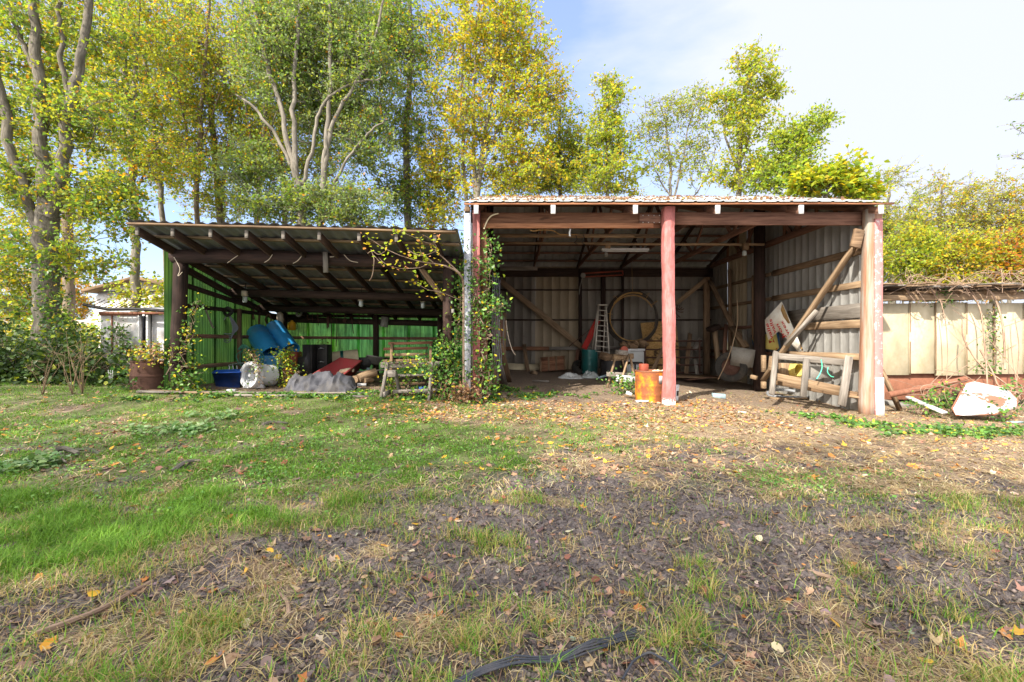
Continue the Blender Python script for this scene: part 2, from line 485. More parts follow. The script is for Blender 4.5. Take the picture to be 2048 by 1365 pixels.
M['tarp'] = plain('tarp', (0.085, 0.087, 0.105), 0.75, 0.35, 0, (0.17, 0.15, 0.12), 0.5, sc=4)
M['yellow'] = plain('yellow_plastic', (0.62, 0.33, 0.01), 0.5, 0.2, 0, (0.25, 0.12, 0.03), 0.4)
M['pale'] = plain('pale_plastic', (0.56, 0.48, 0.38), 0.6, 0.2, 0, (0.3, 0.22, 0.15), 0.4)
M['glass'] = plain('old_glass', (0.42, 0.46, 0.46), 0.15, 0.1, 0, (0.2, 0.2, 0.18), 0.3, 0.6)
M['teal'] = plain('teal_paint', (0.012, 0.10, 0.10), 0.35, 0.2, 0.1, (0.06, 0.06, 0.05), 0.4, sc=4)
M['aluminium'] = plain('aluminium', (0.50, 0.46, 0.40), 0.5, 0.2, 0.3, (0.25, 0.2, 0.15), 0.4)
M['chrome'] = plain('tubing', (0.42, 0.44, 0.48), 0.3, 0.15, 0.7, (0.12, 0.1, 0.09), 0.3)
M['rope_tan'] = plain('tan_hose', (0.34, 0.20, 0.07), 0.7, 0.3, 0, (0.12, 0.08, 0.05), 0.5)
M['hose_black'] = plain('black_hose', (0.035, 0.028, 0.022), 0.6, 0.3, 0, (0.10, 0.07, 0.045), 0.6)
M['hose_grey'] = plain('grey_hose', (0.20, 0.22, 0.27), 0.55, 0.3, 0)
M['green_hose'] = plain('green_hose', (0.05, 0.19, 0.14), 0.5, 0.3, 0)
M['cable'] = plain('black_cable', (0.045, 0.05, 0.065), 0.42, 0.25, 0, (0.14, 0.12, 0.11), 0.45, sc=9)
M['mint'] = plain('mint_cord', (0.10, 0.62, 0.42), 0.6, 0.2, 0)
M['brick'] = plain('brick', (0.30, 0.10, 0.07), 0.85, 0.4, 0)
M['block'] = plain('blue_grey_block', (0.27, 0.38, 0.42), 0.7, 0.25, 0)
M['stone'] = plain('concrete', (0.24, 0.23, 0.21), 0.9, 0.35, 0)
M['bag'] = plain('white_bag', (0.50, 0.52, 0.53), 0.55, 0.2, 0, (0.4, 0.38, 0.33), 0.3)
M['white_enamel'] = plain('white_enamel', (0.50, 0.50, 0.51), 0.45, 0.15, 0, (0.27, 0.16, 0.09), 0.6, sc=3)
def chipped():
    b = NB('chipped_enamel'); v = b.obj()
    n = b.noise(v, 2.6, 6, 0.6); n2 = b.noise(v, 14, 5, 0.65)
    k = b.math('ADD', b.math('MULTIPLY', n, 0.8), b.math('MULTIPLY', n2, 0.2))
    c = b.mix(b.rng(n2, 0.45, 0.7, 0, .5), (0.42, 0.42, 0.43), (0.28, 0.27, 0.26))
    c = b.mix(b.rng(k, 0.54, 0.565), c, (0.20, 0.11, 0.07))
    return b.done(b.bsdf(c, 0.5, 0, b.bump(n, 0.6, 0.05)))
M['chipped'] = chipped()
M['sign_white'] = plain('white_sign', (0.74, 0.72, 0.66), 0.55, 0.12, 0, (0.45, 0.28, 0.13), 0.45, sc=4)
M['sign_yellow'] = plain('yellow_sign', (0.64, 0.52, 0.14), 0.5, 0.1, 0, (0.4, 0.3, 0.12), 0.3)
M['sign_blue'] = plain('blue_border', (0.015, 0.075, 0.17), 0.5, 0.1, 0)
M['sign_red'] = plain('red_lettering', (0.50, 0.02, 0.02), 0.6, 0.1, 0, (0.3, 0.05, 0.04), 0.3)
M['dead_stem'] = bark('dead_stem', (0.16, 0.10, 0.07), (0.42, 0.30, 0.22))
M['twig'] = bark('twig_bark', (0.13, 0.085, 0.06), (0.34, 0.25, 0.185))
M['leaf'] = leafmat('leaf')
M['ivy'] = leafmat('ivy_leaf', 0.25, 0.35)
M['blade'] = leafmat('grass_blade', 0.30, 0.6)
M['litter'] = leafmat('dead_leaf', 0.12, 0.75)
M['bark_grey'] = bark('grey_bark', (0.07, 0.06, 0.047), (0.23, 0.205, 0.165))
M['bark_pale'] = bark('pale_bark', (0.095, 0.085, 0.068), (0.28, 0.25, 0.21), 0.8)
M['bark_brown'] = bark('brown_bark', (0.085, 0.062, 0.045), (0.26, 0.205, 0.15))

def green_sheet(name, k, tr):
    b = NB(name); v = b.pos()
    n = b.noise(b.scale(v, (5, 5, 0.5)), 3.0, 5, 0.6); n2 = b.noise(v, 1.1, 3, 0.5)
    c = b.mix(b.rng(n, 0.3, 0.7), tuple(x * k for x in (0.085, 0.27, 0.075)), tuple(x * k for x in (0.16, 0.39, 0.13)))
    c = b.mix(b.rng(n2, 0.35, 0.65), c, tuple(x * k for x in (0.20, 0.36, 0.07)))
    gk = b.noise(b.scale(v, (14, 14, 0.7)), 1.6, 5, 0.65); c = b.mix(b.rng(gk, 0.42, 0.66, 0, 0.8), c, (0.018, 0.05, 0.02))
    gm = b.noise(v, 2.3, 4, 0.6); c = b.mix(b.rng(gm, 0.5, 0.72, 0, 0.6), c, (0.03, 0.06, 0.03))
    p = b.bsdf(c, 0.55)
    t = b.n('ShaderNodeBsdfTranslucent'); b.set(t.inputs[0], b.mix(1, c, (1.25, 1.35, 1.2), 'MULTIPLY'))
    m = b.n('ShaderNodeMixShader'); m.inputs[0].default_value = tr
    b.t.links.new(p, m.inputs[1]); b.t.links.new(t.outputs[0], m.inputs[2])
    return b.done(m.outputs[0])
M['green_sheet'] = green_sheet('green_fibreglass', 1.6, 0.78)
M['green_shaded'] = green_sheet('shaded_green_fibreglass', 0.36, 0.42)  # darker copy of green_sheet: the left wall's shade put into the colour

def orange_drum():
    b = NB('rusting_yellow_paint'); v = b.obj()
    n = b.noise(b.scale(v, (1, 1, 0.7)), 4.5, 7, 0.62); n2 = b.noise(v, 22, 4, 0.6)
    k = b.math('ADD', b.math('MULTIPLY', n, 0.8), b.math('MULTIPLY', n2, 0.2))
    c = b.mix(b.rng(k, 0.38, 0.47), (0.62, 0.27, 0.012), (0.50, 0.15, 0.02))
    c = b.mix(b.rng(k, 0.46, 0.53), c, (0.22, 0.075, 0.03))
    return b.done(b.bsdf(c, 0.65, 0, b.bump(n2, 0.3, 0.004)))
M['orange_drum'] = orange_drum()

def osb():
    b = NB('strand_board'); v = b.obj()
    vo = b.n('ShaderNodeTexVoronoi'); b.set(vo.inputs['Vector'], b.scale(v, (9, 9, 22))); vo.inputs['Scale'].default_value = 1.6
    n = b.noise(v, 3.5, 4, 0.6)
    c = b.mix(b.rng(vo.outputs['Distance'], 0.1, 0.7), (0.66, 0.42, 0.17), (0.46, 0.27, 0.10))
    c = b.mix(b.rng(n, 0.52, 0.6), c, (0.09, 0.06, 0.035))
    return b.done(b.bsdf(c, 0.85))
M['osb'] = osb()

def peel_post():
    """right corner trim: worn white and faded red over metal"""
    b = NB('peeling_trim'); v = b.pos()
    n = b.noise(b.scale(v, (8, 8, 2.2)), 2.0, 6, 0.7); n2 = b.noise(v, 14, 5, 0.7)
    k = b.math('ADD', b.math('MULTIPLY', n, 0.4), b.math('MULTIPLY', n2, 0.6))
    c = b.mix(b.rng(k, 0.53, 0.62), (0.47, 0.20, 0.19), (0.62, 0.55, 0.54))
    return b.done(b.bsdf(c, 0.6))
M['peel'] = peel_post()

def blue_peel():
    b = NB('peeling_grey_trim'); v = b.pos()
    n = b.noise(b.scale(v, (9, 9, 2.5)), 2.0, 6, 0.7); n2 = b.noise(v, 30, 5, 0.7)
    k = b.math('ADD', b.math('MULTIPLY', n, 0.5), b.math('MULTIPLY', n2, 0.5))
    c = b.mix(b.rng(k, 0.44, 0.56), (0.20, 0.225, 0.29), (0.42, 0.43, 0.46))
    z = b.n('ShaderNodeSeparateXYZ'); b.set(z.inputs[0], v)
    c = b.mix(b.math('MULTIPLY', b.rng(z.outputs['Z'], 0.75, 0.2), b.rng(n, 0.42, 0.55)), c, (0.42, 0.20, 0.10))
    return b.done(b.bsdf(c, 0.55, 0.15))
M['trim_grey'] = blue_peel()

def trim_wood():
    """right post: red-stained timber weathered to grey"""
    b = NB('weathered_red_post'); v = b.attr('lc')
    g = b.noise(b.scale(v, (1.4, 22, 22)), 1.0, 6, 0.65, 0.4)
    n = b.noise(b.scale(v, (0.9, 9, 9)), 1.0, 4, 0.6)
    c = b.mix(b.rng(g, 0.3, 0.7), (0.24, 0.095, 0.05), (0.38, 0.24, 0.165))
    c = b.mix(b.rng(n, 0.45, 0.62), c, (0.32, 0.285, 0.245))
    return b.done(b.bsdf(c, 0.85, 0, b.bump(g, 0.5, 0.006)))
M['red_post'] = trim_wood()

def fibre_panel():
    """pale panels of the low shed on the right"""
    b = NB('weathered_panel'); v = b.pos()
    n = b.noise(b.scale(v, (2.2, 2.2, 1.1)), 1.4, 5, 0.6); n2 = b.noise(v, 18, 5, 0.65)
    c = b.mix(b.rng(n, 0.35, 0.65), (0.54, 0.47, 0.335), (0.36, 0.31, 0.21))
    c = b.mix(b.rng(n2, 0.5, 0.75, 0, 0.5), c, (0.42, 0.33, 0.17))
    return b.done(b.bsdf(b.vary(c, 0.85, 1.1), 0.7))
M['panel'] = fibre_panel()
# ------------------------------------------------------------------ ground
def track(x, y, path, wid, tread=0.11, along=0.0):
    """height of a tyre track along a polyline of ground points, and its mask"""
    x = np.asarray(x); h = np.zeros(x.shape); m = np.zeros(x.shape)
    s0 = 0
    for (ax, ay), (bx, by) in zip(path[:-1], path[1:]):
        dx, dy = bx - ax, by - ay; L = math.hypot(dx, dy); dx /= L; dy /= L
        t = (x - ax) * dx + (y - ay) * dy; q = (x - ax) * -dy + (y - ay) * dx
        k = sstep(wid, wid * 0.72, np.abs(q)) * sstep(-0.12, 0.02, t) * sstep(L + 0.12, L - 0.02, t)
        lug = np.sin((t + s0 + 0.6 * np.abs(q)) * 2 * math.pi / tread)
        hh = along * np.sin(q * 2 * math.pi / 0.075) - 0.030 + 0.013 * np.clip(lug * 1.8, -1, 1) + 0.03 * np.exp(-((np.abs(q) - wid * 1.05) / 0.05) ** 2)
        h = np.where(k > m, hh, h); m = np.maximum(m, k); s0 += L
    return h * m, m

def gpt(px, py):
    p = GP(px, py); return (p.x, p.y)
TRACKS = [([gpt(850, 1030), gpt(1000, 985), gpt(1200, 935)], 0.15, .11, .012),
          ([gpt(1560, 1105), gpt(1760, 1165), gpt(2080, 1240)], 0.26, .11, .016),
          ([gpt(1500, 1290), gpt(1240, 1200), gpt(900, 1160)], 0.20),
          ([gpt(-60, 1290), gpt(330, 1200), gpt(700, 1120)], 0.17),
          ([gpt(1250, 1130), gpt(1500, 1090), gpt(1700, 1040)], 0.16)]

def in_shed(x, y):
    a = sstep(8.15, 8.6, y)
    return a * sstep(-6.1, -5.8, x) * sstep(6.4, 6.1, x)

def masks(x, y):
    """grass amount, mud amount, dry straw amount at ground points"""
    x = np.asarray(x, float); y = np.asarray(y, float)
    n1 = fbm(x * 0.9, y * 0.9, 3, 4); n2 = fbm(x * 2.6, y * 2.6, 21, 4); n3 = fbm(x * 0.45 + 5, y * 0.45, 33, 3)
    px = 1024 + x / np.maximum(y, 0.6) * FPX
    n0 = fbm(x * 0.7 + 31, y * 1.5, 7, 4)
    lush = sstep(1.4, -2.2, x + 0.25 * (y - 4.5) + 4.0 * (n0 - .5)) * sstep(1.5, 4.1, y - 0.18 * x + 4.2 * (n0 - .5))
    mid = 0.55 * sstep(3.4, 4.2, y) * sstep(3.6, 1.0, np.abs(x - 0.2))
    rightp = 0.55 * np.exp(-(((x - 2.6) / 1.1) ** 2 + ((y - 3.6) / 0.55) ** 2)) + 0.75 * np.exp(-(((x - 2.9) / .35) ** 2 + ((y - 2.55) / .22) ** 2))
    fore = 0.34 * sstep(2.3, 1.75, y) * sstep(0.9, 0.2, x)
    g = 0.92 * lush + mid + rightp + fore
    g = g * sstep(0.34, 0.60, n1 * 0.45 + n2 * 0.55 + 0.12 * lush) + 0.10 * sstep(0.5, 0.7, n2)
    # mud, spread along a slant and frayed
    gx, gy = x, y
    x = gx + 1.7 * (n3 - .5); y = gy + 1.7 * (n0 - .5) - 0.16 * gx
    mud = np.exp(-(((x - 0.35) / 1.15) ** 2 + ((y - 2.75) / 0.95) ** 2)) * 1.5
    mud += np.exp(-(((x - 2.2) / 1.3) ** 2 + ((y - 2.55) / 0.7) ** 2)) * 1.3
    mud += np.exp(-(((x + 1.9) / 1.3) ** 2 + ((y - 2.35) / 0.40) ** 2)) * 0.75
    mud += np.exp(-(((x - 1.3) / 1.0) ** 2 + ((y - 1.75) / 0.35) ** 2)) * 0.9
    mud += np.exp(-(((x - 0.9) / 1.1) ** 2 + ((y - 3.9) / 0.5) ** 2)) * 0.6
    mud += np.exp(-(((x + 0.7) / 0.8) ** 2 + ((y - 2.55) / 0.4) ** 2)) * 0.9 + np.exp(-(((x + 1.3) / 1.2) ** 2 + ((y - 1.95) / 0.22) ** 2)) * 0.7
    mud += np.exp(-(((x - 2.2) / 1.0) ** 2 + ((y - 4.6) / 0.4) ** 2)) * 0.45
    x, y = gx, gy
    mud = mud * sstep(0.36, 0.50, n2 * 0.7 + n1 * 0.3)
    n4 = fbm(x * 3.3 + 9, y * 4.5, 141, 4); mud = np.maximum(mud, sstep(0.58, 0.66, n4) * sstep(6.0, 4.5, y) * .6)
    mud = np.clip(mud, 0, 1)
    straw = np.clip(0.65 + 0.5 * (n3 - 0.5) * 2 + 0.5 * sstep(1.5, 4, x), 0, 1) * (1 - 0.8 * mud)
    g = np.clip(g * (1 - 0.75 * mud), 0, 1)
    s = in_shed(x, y)
    bare = sstep(7.2, 8.2, y) * sstep(-1.0, 0.5, x)
    g = g * (1 - s) * (1 - 0.85 * bare) * sstep(9.5, 8.0, y + 0 * x) + 0.5 * sstep(9.0, 11.0, y) * (1 - s)
    straw = straw * (1 - 0.5 * s)
    mud = mud * (1 - s)
    return np.clip(g, 0, 1), mud, straw

def rough_z(x, y):
    g, mud, straw = masks(x, y)
    z = 0.05 * (fbm(x * 1.1, y * 1.1, 51, 3) - 0.5) + 0.028 * (fbm(x * 5, y * 5, 61, 4) - 0.5)
    z += mud * (0.065 * (np.abs(fbm(x * 7, y * 9, 71, 4) - 0.5) * 2 - 0.25) + 0.035 * (np.abs(fbm(x * 15, y * 20, 75, 3) - 0.5) * 2 - .2) + 0.03 * (fbm(x * 30, y * 34, 81, 3) - 0.5))
    z += 0.012 * (fbm(x * 22, y * 22, 91, 2) - 0.5)
    for tk in TRACKS:
        h, m = track(x, y, *tk)
        z = z * (1 - 0.75 * m) + h
    z = z * sstep(20, 9, y)
    return z

def ground_z(x, y): return gbase(x, y) + rough_z(x, y)

def make_ground():
    ys = list(np.linspace(-45, 0.2, 26)) + [0.6]
    y = 0.95
    while y < 17: ys.append(y); y *= 1.0052
    while y < 900: ys.append(y); y *= 1.12
    ys = np.array(ys); nu = 560
    u = np.linspace(-1, 1, nu)
    hw = np.where(ys < 0.95, 2.2 + (0.95 - ys) * 1.4, ys * 1.35 + 0.9)
    X = u[None, :] * hw[:, None]; Y = np.repeat(ys[:, None], nu, 1)
    G, MU, ST = masks(X, Y)
    Z = gbase(X, Y) + np.where(Y > 0.3, rough_z(X, Y), 0)
    V = np.stack([X, Y, Z], -1).reshape(-1, 3)
    i = np.arange(len(ys) - 1)[:, None] * nu + np.arange(nu - 1)[None, :]
    F = np.stack([i, i + 1, i + nu + 1, i + nu], -1).reshape(-1, 4)
    C = np.stack([G, MU, ST], -1).reshape(-1, 3)
    b = NB('soil')
    v = b.pos(); s = b.n('ShaderNodeSeparateColor'); b.set(s.inputs[0], b.attr('col', 'Color'))
    n1 = b.noise(v, 5, 7, 0.65); n2 = b.noise(v, 38, 6, 0.7); n3 = b.noise(v, 130, 3, 0.6)
    dirt = b.mix(b.rng(n2, 0.3, 0.7), (0.10, 0.076, 0.060), (0.25, 0.19, 0.15))
    dirt = b.mix(b.rng(n3, 0.55, 0.72), dirt, (0.38, 0.28, 0.18))
    strawc = b.mix(b.rng(n3, 0.35, 0.65), (0.17, 0.115, 0.07), (0.36, 0.26, 0.16))
    c = b.mix(b.math('MULTIPLY', s.outputs[2], b.rng(n1, 0.3, 0.65, 0.15, 0.85)), dirt, strawc)
    mud = b.mix(b.rng(b.math('ADD', b.math('MULTIPLY', n2, .65), b.math('MULTIPLY', n3, .35)), 0.40, 0.62), (0.042, 0.034, 0.034), (0.20, 0.165, 0.157))
    mud = b.mix(b.rng(n3, 0.60, 0.72, 0, .7), mud, (0.24, 0.18, 0.13))
    c = b.mix(b.rng(b.math('ADD', s.outputs[1], b.rng(n1, 0, 1, -0.15, 0.15)), 0.18, 0.5), c, mud)
    gr = b.mix(b.rng(n2, 0.3, 0.7), (0.06, 0.10, 0.02), (0.13, 0.17, 0.04))
    c = b.mix(b.rng(s.outputs[0], 0.15, 0.8, 0, 0.75), c, gr)
    h = b.math('ADD', b.math('MULTIPLY', n2, 0.7), b.math('MULTIPLY', n3, 0.4))
    rg = b.rng(s.outputs[1], 0.2, 0.7, 0.9, 0.42)
    mat = b.done(b.bsdf(c, rg, 0, b.bump(h, 1.0, 0.02), 0.4))
    o = np_mesh('ground', V, F, mat, col=C, smooth=True, origin=(0, 0, 0))
    tag(o, 'muddy grassy yard strewn with dead leaves in front of the sheds', None, None, 'structure')
make_ground()
# ------------------------------------------------------------------ sheet metal
def rib_profile(pitch, depth, kind='rib'):
    """x offsets and heights of one pitch"""
    if kind == 'sine':
        return [(pitch * i / 6, depth * 0.5 * (1 - math.cos(2 * math.pi * i / 6))) for i in range(6)]
    if kind == 'flat':
        return [(0, 0), (pitch * 0.94, 0), (pitch * 0.95, depth), (pitch * 0.985, depth), (pitch * 0.99, 0)]
    return [(0, 0), (pitch * 0.70, 0), (pitch * 0.77, depth), (pitch * 0.90, depth), (pitch * 0.97, 0)]

def ribbed(mb, o, U, Vd, wid, hgt, pitch, depth, nrm, kind='rib', wav=0.006, topf=None, phase=0.0, nv=6):
    """Corrugated sheet: origin o, across U (ribs run along Vd)."""
    o = Vector(o); U = Vector(U).normalized(); Vd = Vector(Vd).normalized(); N = Vector(nrm).normalized()
    xs = []; pr = rib_profile(pitch, depth, kind); k = 0
    while True:
        done = False
        for (a, h) in pr:
            x = k * pitch + a - phase
            if x < 0: continue
            if x > wid: done = True; break
            xs.append((x, h))
        if done: break
        k += 1
    xs.append((wid, 0))
    vs = []; ls = []; sd = rnd.random() * 50
    for j in range(nv + 1):
        for (x, h) in xs:
            H = hgt if topf is None else topf(x)
            w = wav * (float(vnoise(x * 1.3 + sd, j * 1.1)) - 0.5) * 2
            p = o + U * x + Vd * (H * j / nv) + N * (h + w); vs.append(p); ls.append((H * j / nv + sd, x, h))
    n = len(xs)
    fs = [(j*n+i, j*n+i+1, (j+1)*n+i+1, (j+1)*n+i) for j in range(nv) for i in range(n-1)]
    mb.add(vs, fs, ls)

# ------------------------------------------------------------------ the tall open barn on the right
BX0, BX1, BY0, BY1 = -0.72, 6.30, 8.05, 14.5
EAVE_Y, EAVE_Z, RID_Y, RID_Z, REAR_Y = 7.62, 3.585, 11.2, 4.80, 14.80
SL = (RID_Z - EAVE_Z) / (RID_Y - EAVE_Y)
def roofz(y): return RID_Z - SL * abs(y - RID_Y)

barn = thing('pole_barn', 'tall open-fronted pole barn with gable tin roof and pink metal-clad centre post', 'barn', (2.8, 8.0, gz(2.8, 8.0)))

mb = MB()
Lr = math.hypot(RID_Y - EAVE_Y, RID_Z - EAVE_Z)
ribbed(mb, (BX0 - 0.08, EAVE_Y, EAVE_Z), (1, 0, 0), (0, RID_Y - EAVE_Y, RID_Z - EAVE_Z), 7.25, Lr + 0.05, 0.23, 0.011, (0, -SL, 1), wav=0.004)
ribbed(mb, (BX0 - 0.08, REAR_Y, roofz(REAR_Y)), (1, 0, 0), (0, RID_Y - REAR_Y, RID_Z - roofz(REAR_Y)), 7.25, Lr + 0.02, 0.23, 0.019, (0, SL, 1), wav=0.004)
mb.build('roof', M['roof_under'], barn)
mb = MB()
mb.beam((BX0 - 0.08, EAVE_Y + 0.035, EAVE_Z - 0.028), (BX1 + 0.12, EAVE_Y + 0.035, EAVE_Z - 0.022), 0.03, 0.032)
mb.build('eave_board', M['red_wood'], barn)

# trusses with tails
TX = [-0.60, 0.69, 2.07, 3.45, 4.85, 6.19]
for i, tx in enumerate(TX):
    tr = MB(); zc = 3.60
    yb = 14.45
    tr.beam((tx, 8.0, zc), (tx, yb, zc), 0.042, 0.12)
    bo = tr.build('truss', M['mid_wood'], barn)
    m2 = MB()
    m2.beam((tx, 7.66, roofz(7.66) - 0.15), (tx, RID_Y, RID_Z - 0.14), 0.042, 0.12)
    m2.build('top_chord', M['mid_wood'], bo)
    m2 = MB(); m2.beam((tx, 14.72, roofz(14.72) - 0.15), (tx, RID_Y, RID_Z - 0.14), 0.042, 0.12)
    m2.build('top_chord', M['rafter_wood'], bo)
    m2 = MB()
    for (ya, yb2) in [(10.1, 9.6), (10.1, RID_Y - .1), (12.3, RID_Y + .1), (12.3, 12.9)]:
        m2.beam((tx + 0.04, ya, zc), (tx + 0.04, yb2, roofz(yb2) - 0.15), 0.04, 0.09)
    m2.build('web', M['mid_wood'], bo)
    m2 = MB(); m2.box((tx, 7.635, roofz(7.635) - 0.135), (0.075, 0.035, 0.145))
    m2.build('painted_tail_end', M['white_paint'], bo)
# purlins
for yy in [7.95, 8.5, 9.05, 9.6, 10.15, 10.7, 11.05]:
    m2 = MB(); m2.beam((BX0, yy, roofz(yy) - 0.055), (BX1 + 0.05, yy, roofz(yy) - 0.055), 0.09, 0.045)
    m2.build('purlin', M['rafter_wood'], barn)
for yy in [11.45, 11.9, 12.35, 12.8, 13.25, 13.7, 14.15, 14.6]:
    m2 = MB(); m2.beam((BX0, yy, roofz(yy) - 0.055), (BX1 + 0.05, yy, roofz(yy) - 0.055), 0.09, 0.045)
    m2.build('purlin', M['mid_wood'], barn)
# front header: two big planks left, one right, splice plate
m2 = MB(); m2.beam(W(962, 442, 8.06), W(1330, 442, 8.06), 0.05, 0.27); m2.build('header_beam', M['brown_wood'], barn)
m2 = MB(); m2.beam(W(966, 453, 8.0), W(1306, 452.5, 8.0), 0.05, 0.085); m2.build('header_beam', M['red_wood'], barn)
m2 = MB(); m2.beam(W(1345, 438, 8.06), W(1732, 439, 8.06), 0.055, 0.225); m2.build('header_beam', M['mid_wood'], barn)
m2 = MB(); m2.box(W(1303, 439, 7.99), (0.43, 0.02, 0.155))
pl = m2.build('splice_plate', M['mid_wood'], barn)
m3 = MB()
for q in range(4):
    for w in (432, 446): m3.box(W(1286 + q * 11, w, 7.975), (0.016, 0.012, 0.016))
m3.build('bolt', M['galv'], pl)
m2 = MB(); m2.beam((BX0, 8.16, 3.44), (BX1, 8.16, 3.44), 0.05, 0.16); m2.build('header_beam', M['rafter_wood'], barn)
m2 = MB(); m2.beam((BX0, 14.3, 3.40), (BX1, 14.3, 3.40), 0.07, 0.26); m2.build('rear_header_beam', M['dark_wood'], barn)

# centre front post, wrapped in faded red sheet
px0 = W(1337, 600, 7.96).x
mb = MB(); zb = gz(px0, 7.96) - 0.05
nz = 60; rings = []
def post_pt(t, g):
    z = zb + (3.575 - zb) * t
    a = 2 * math.pi * g
    w = 0.115 + 0.006 * math.sin(z * 5) + 0.010 * (float(fbm(math.cos(a) * 1.5 + 3, z * 3.5, 5, 3)) - 0.5) * 2
    if t > 0.90: w += 0.012
    c = max(abs(math.cos(a)), abs(math.sin(a))) ** 0.35
    return (px0 + 0.012 * math.sin(z * 1.6) + w * math.cos(a) / c * 0.93, 7.96 + w * math.sin(a) / c * 0.93, z)
mb.sheet(lambda u, v: post_pt(v, u), 24, nz)
cp = mb.build('clad_post', M['pink_metal'], barn, smooth=True)
cp['label'] = 'faded red sheet metal post with white flaking at its foot'

# left front corner: galvanised trim, red-clad post, conduit
gl = W(935, 808, 7.85)
m2 = MB(); m2.box((gl.x, 7.85, (3.45 + gl.z) / 2), (0.115, 0.05, 3.45 - gl.z + 0.06)); m2.build('corner_trim', M['trim_grey'], barn)['label'] = 'flaking grey corner trim strip beside the ivy'
m2 = MB(); m2.beam((gl.x, 7.85, 3.45), (gl.x, 7.85, 3.56), 0.10, 0.05, (0, 1, 0)); m2.build('trim_cap', M['old_wood'], barn)
p = W(953, 700, 8.0)
m2 = MB(); m2.box((p.x, 8.02, 1.82), (0.125, 0.125, 3.45)); m2.build('front_post', M['pink_metal'], barn)
m2 = MB(); m2.box((p.x + 0.13, 8.12, 1.82), (0.11, 0.11, 3.45)); m2.build('front_post', M['brown_wood'], barn)
m2 = MB(); q = W(944, 600, 7.93); m2.tube([(q.x, 7.93, 0.4), (q.x, 7.93, 2.0), (q.x, 7.93, 3.3)], 0.012, 8); m2.build('conduit', M['galv'], barn)

# right front corner: red post and peeling trim
m2 = MB(); a = W(1733, 825, 7.95)
m2.beam((a.x + 0.02, 7.95, gz(6.2, 8) - 0.05), (a.x + 0.10, 7.95, 3.54), 0.26, 0.15, (0, 1, 0), seg=14)
m2.build('front_post', M['red_post'], barn)
m2 = MB(); a = W(1752, 825, 7.87)
m2.beam((a.x + 0.035, 7.86, gz(6.3, 7.9) - 0.06), (a.x + 0.03, 7.86, 3.36), 0.135, 0.03, (0, 1, 0), seg=14)
m2.build('corner_trim', M['peel'], barn)['label'] = 'peeling red and white corner trim'
m2 = MB(); m2.beam((a.x + 0.045, 7.835, gz(6.3, 7.9) - 0.06), (a.x + 0.035, 7.838, 0.62), 0.145, 0.012, (0, 1, 0), seg=4)
m2.build('trim_patch', M['white_paint'], barn)
m2 = MB(); m2.box(W(1714, 478, 7.92), (0.17, 0.05, 0.32), Quaternion((0, 1, 0), R(14))); m2.build('gusset', M['old_wood'], barn)

# back wall: dark sheets, with a lighter tan run
def back_panel(x0, x1, mat, yy, kind='flat', pitch=0.27):
    m = MB(); z0 = float(gbase((x0 + x1) / 2, 14.5)) - 0.12
    ribbed(m, (x0, yy, z0), (1, 0, 0), (0, 0, 1), x1 - x0, 3.62 - z0, pitch, 0.018, (0, -1, 0), kind)
    return m.build('wall_panel', mat, barn)
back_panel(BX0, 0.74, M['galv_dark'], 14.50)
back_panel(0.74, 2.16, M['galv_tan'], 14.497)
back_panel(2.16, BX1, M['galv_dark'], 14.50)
for z in (2.87, 1.92):
    m2 = MB(); m2.beam((BX0, 14.42, z), (BX1, 14.42, z), 0.04, 0.045); m2.build('girt', M['dark_wood'], barn)
m2 = MB(); m2.beam(W(1003, 698, 14.3), W(1098, 698, 14.3), 0.05, 0.12); m2.build('girt', M['brown_wood'], barn)
m2 = MB(); m2.beam(W(1098, 698, 14.3), W(1240, 697, 14.3), 0.05, 0.11); m2.build('girt', M['grey_wood'], barn)
m2 = MB(); m2.beam(W(1240, 697, 14.33), W(1405, 697, 14.33), 0.05, 0.09); m2.build('girt', M['old_wood'], barn)
for px, w in ((1160, 7), (1206, 10), (1245, 5)):
    a = W(px, 600, 14.3); m2 = MB(); m2.tube([(a.x, 14.28, gz(a.x, 14.3) - .1), (a.x, 14.28, 3.5)], w * 0.5 * 14.3 / FPX, 10); m2.build('rear_post', M['pole_wood'], barn)
# left wall
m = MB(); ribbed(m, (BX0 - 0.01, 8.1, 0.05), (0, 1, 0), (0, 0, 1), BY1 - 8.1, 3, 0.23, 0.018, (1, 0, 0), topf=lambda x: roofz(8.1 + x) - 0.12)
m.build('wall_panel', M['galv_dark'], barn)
for z in (0.9, 1.7, 2.6):
    m2 = MB(); m2.beam((BX0 + 0.05, 8.2, z), (BX0 + 0.05, 14.4, z), 0.04, 0.1); m2.build('girt', M['dark_wood'], barn)
m2 = MB(); m2.tube([(BX0 + 0.15, 11.1, 0.1), (BX0 + 0.15, 11.1, 4.6)], 0.12, 12); m2.build('side_post', M['pole_wood'], barn)

# right wall: bright ribbed sheets in a few runs
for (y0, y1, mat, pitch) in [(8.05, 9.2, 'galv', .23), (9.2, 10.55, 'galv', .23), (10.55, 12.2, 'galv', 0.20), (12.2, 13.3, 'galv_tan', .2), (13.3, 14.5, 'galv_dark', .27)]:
    m = MB(); z0 = gz(6.3, (y0 + y1) / 2) - 0.08
    ribbed(m, (BX1, y0, z0), (0, 1, 0), (0, 0, 1), y1 - y0, 3, pitch, 0.02, (-1, 0, 0), topf=lambda x, y0=y0, z0=z0: roofz(y0 + x) - 0.03 - z0)
    m.build('wall_panel', M[mat], barn)
wx = BX1 - 0.045
m2 = MB(); m2.beam((wx, 8.1, 2.87), (wx, 10.9, 2.87), 0.045, 0.13); m2.build('girt', M['old_wood'], barn)
m2 = MB(); m2.beam((wx, 8.1, 2.27), (wx, 10.9, 2.27), 0.045, 0.12); m2.build('girt', M['tan_wood'], barn)
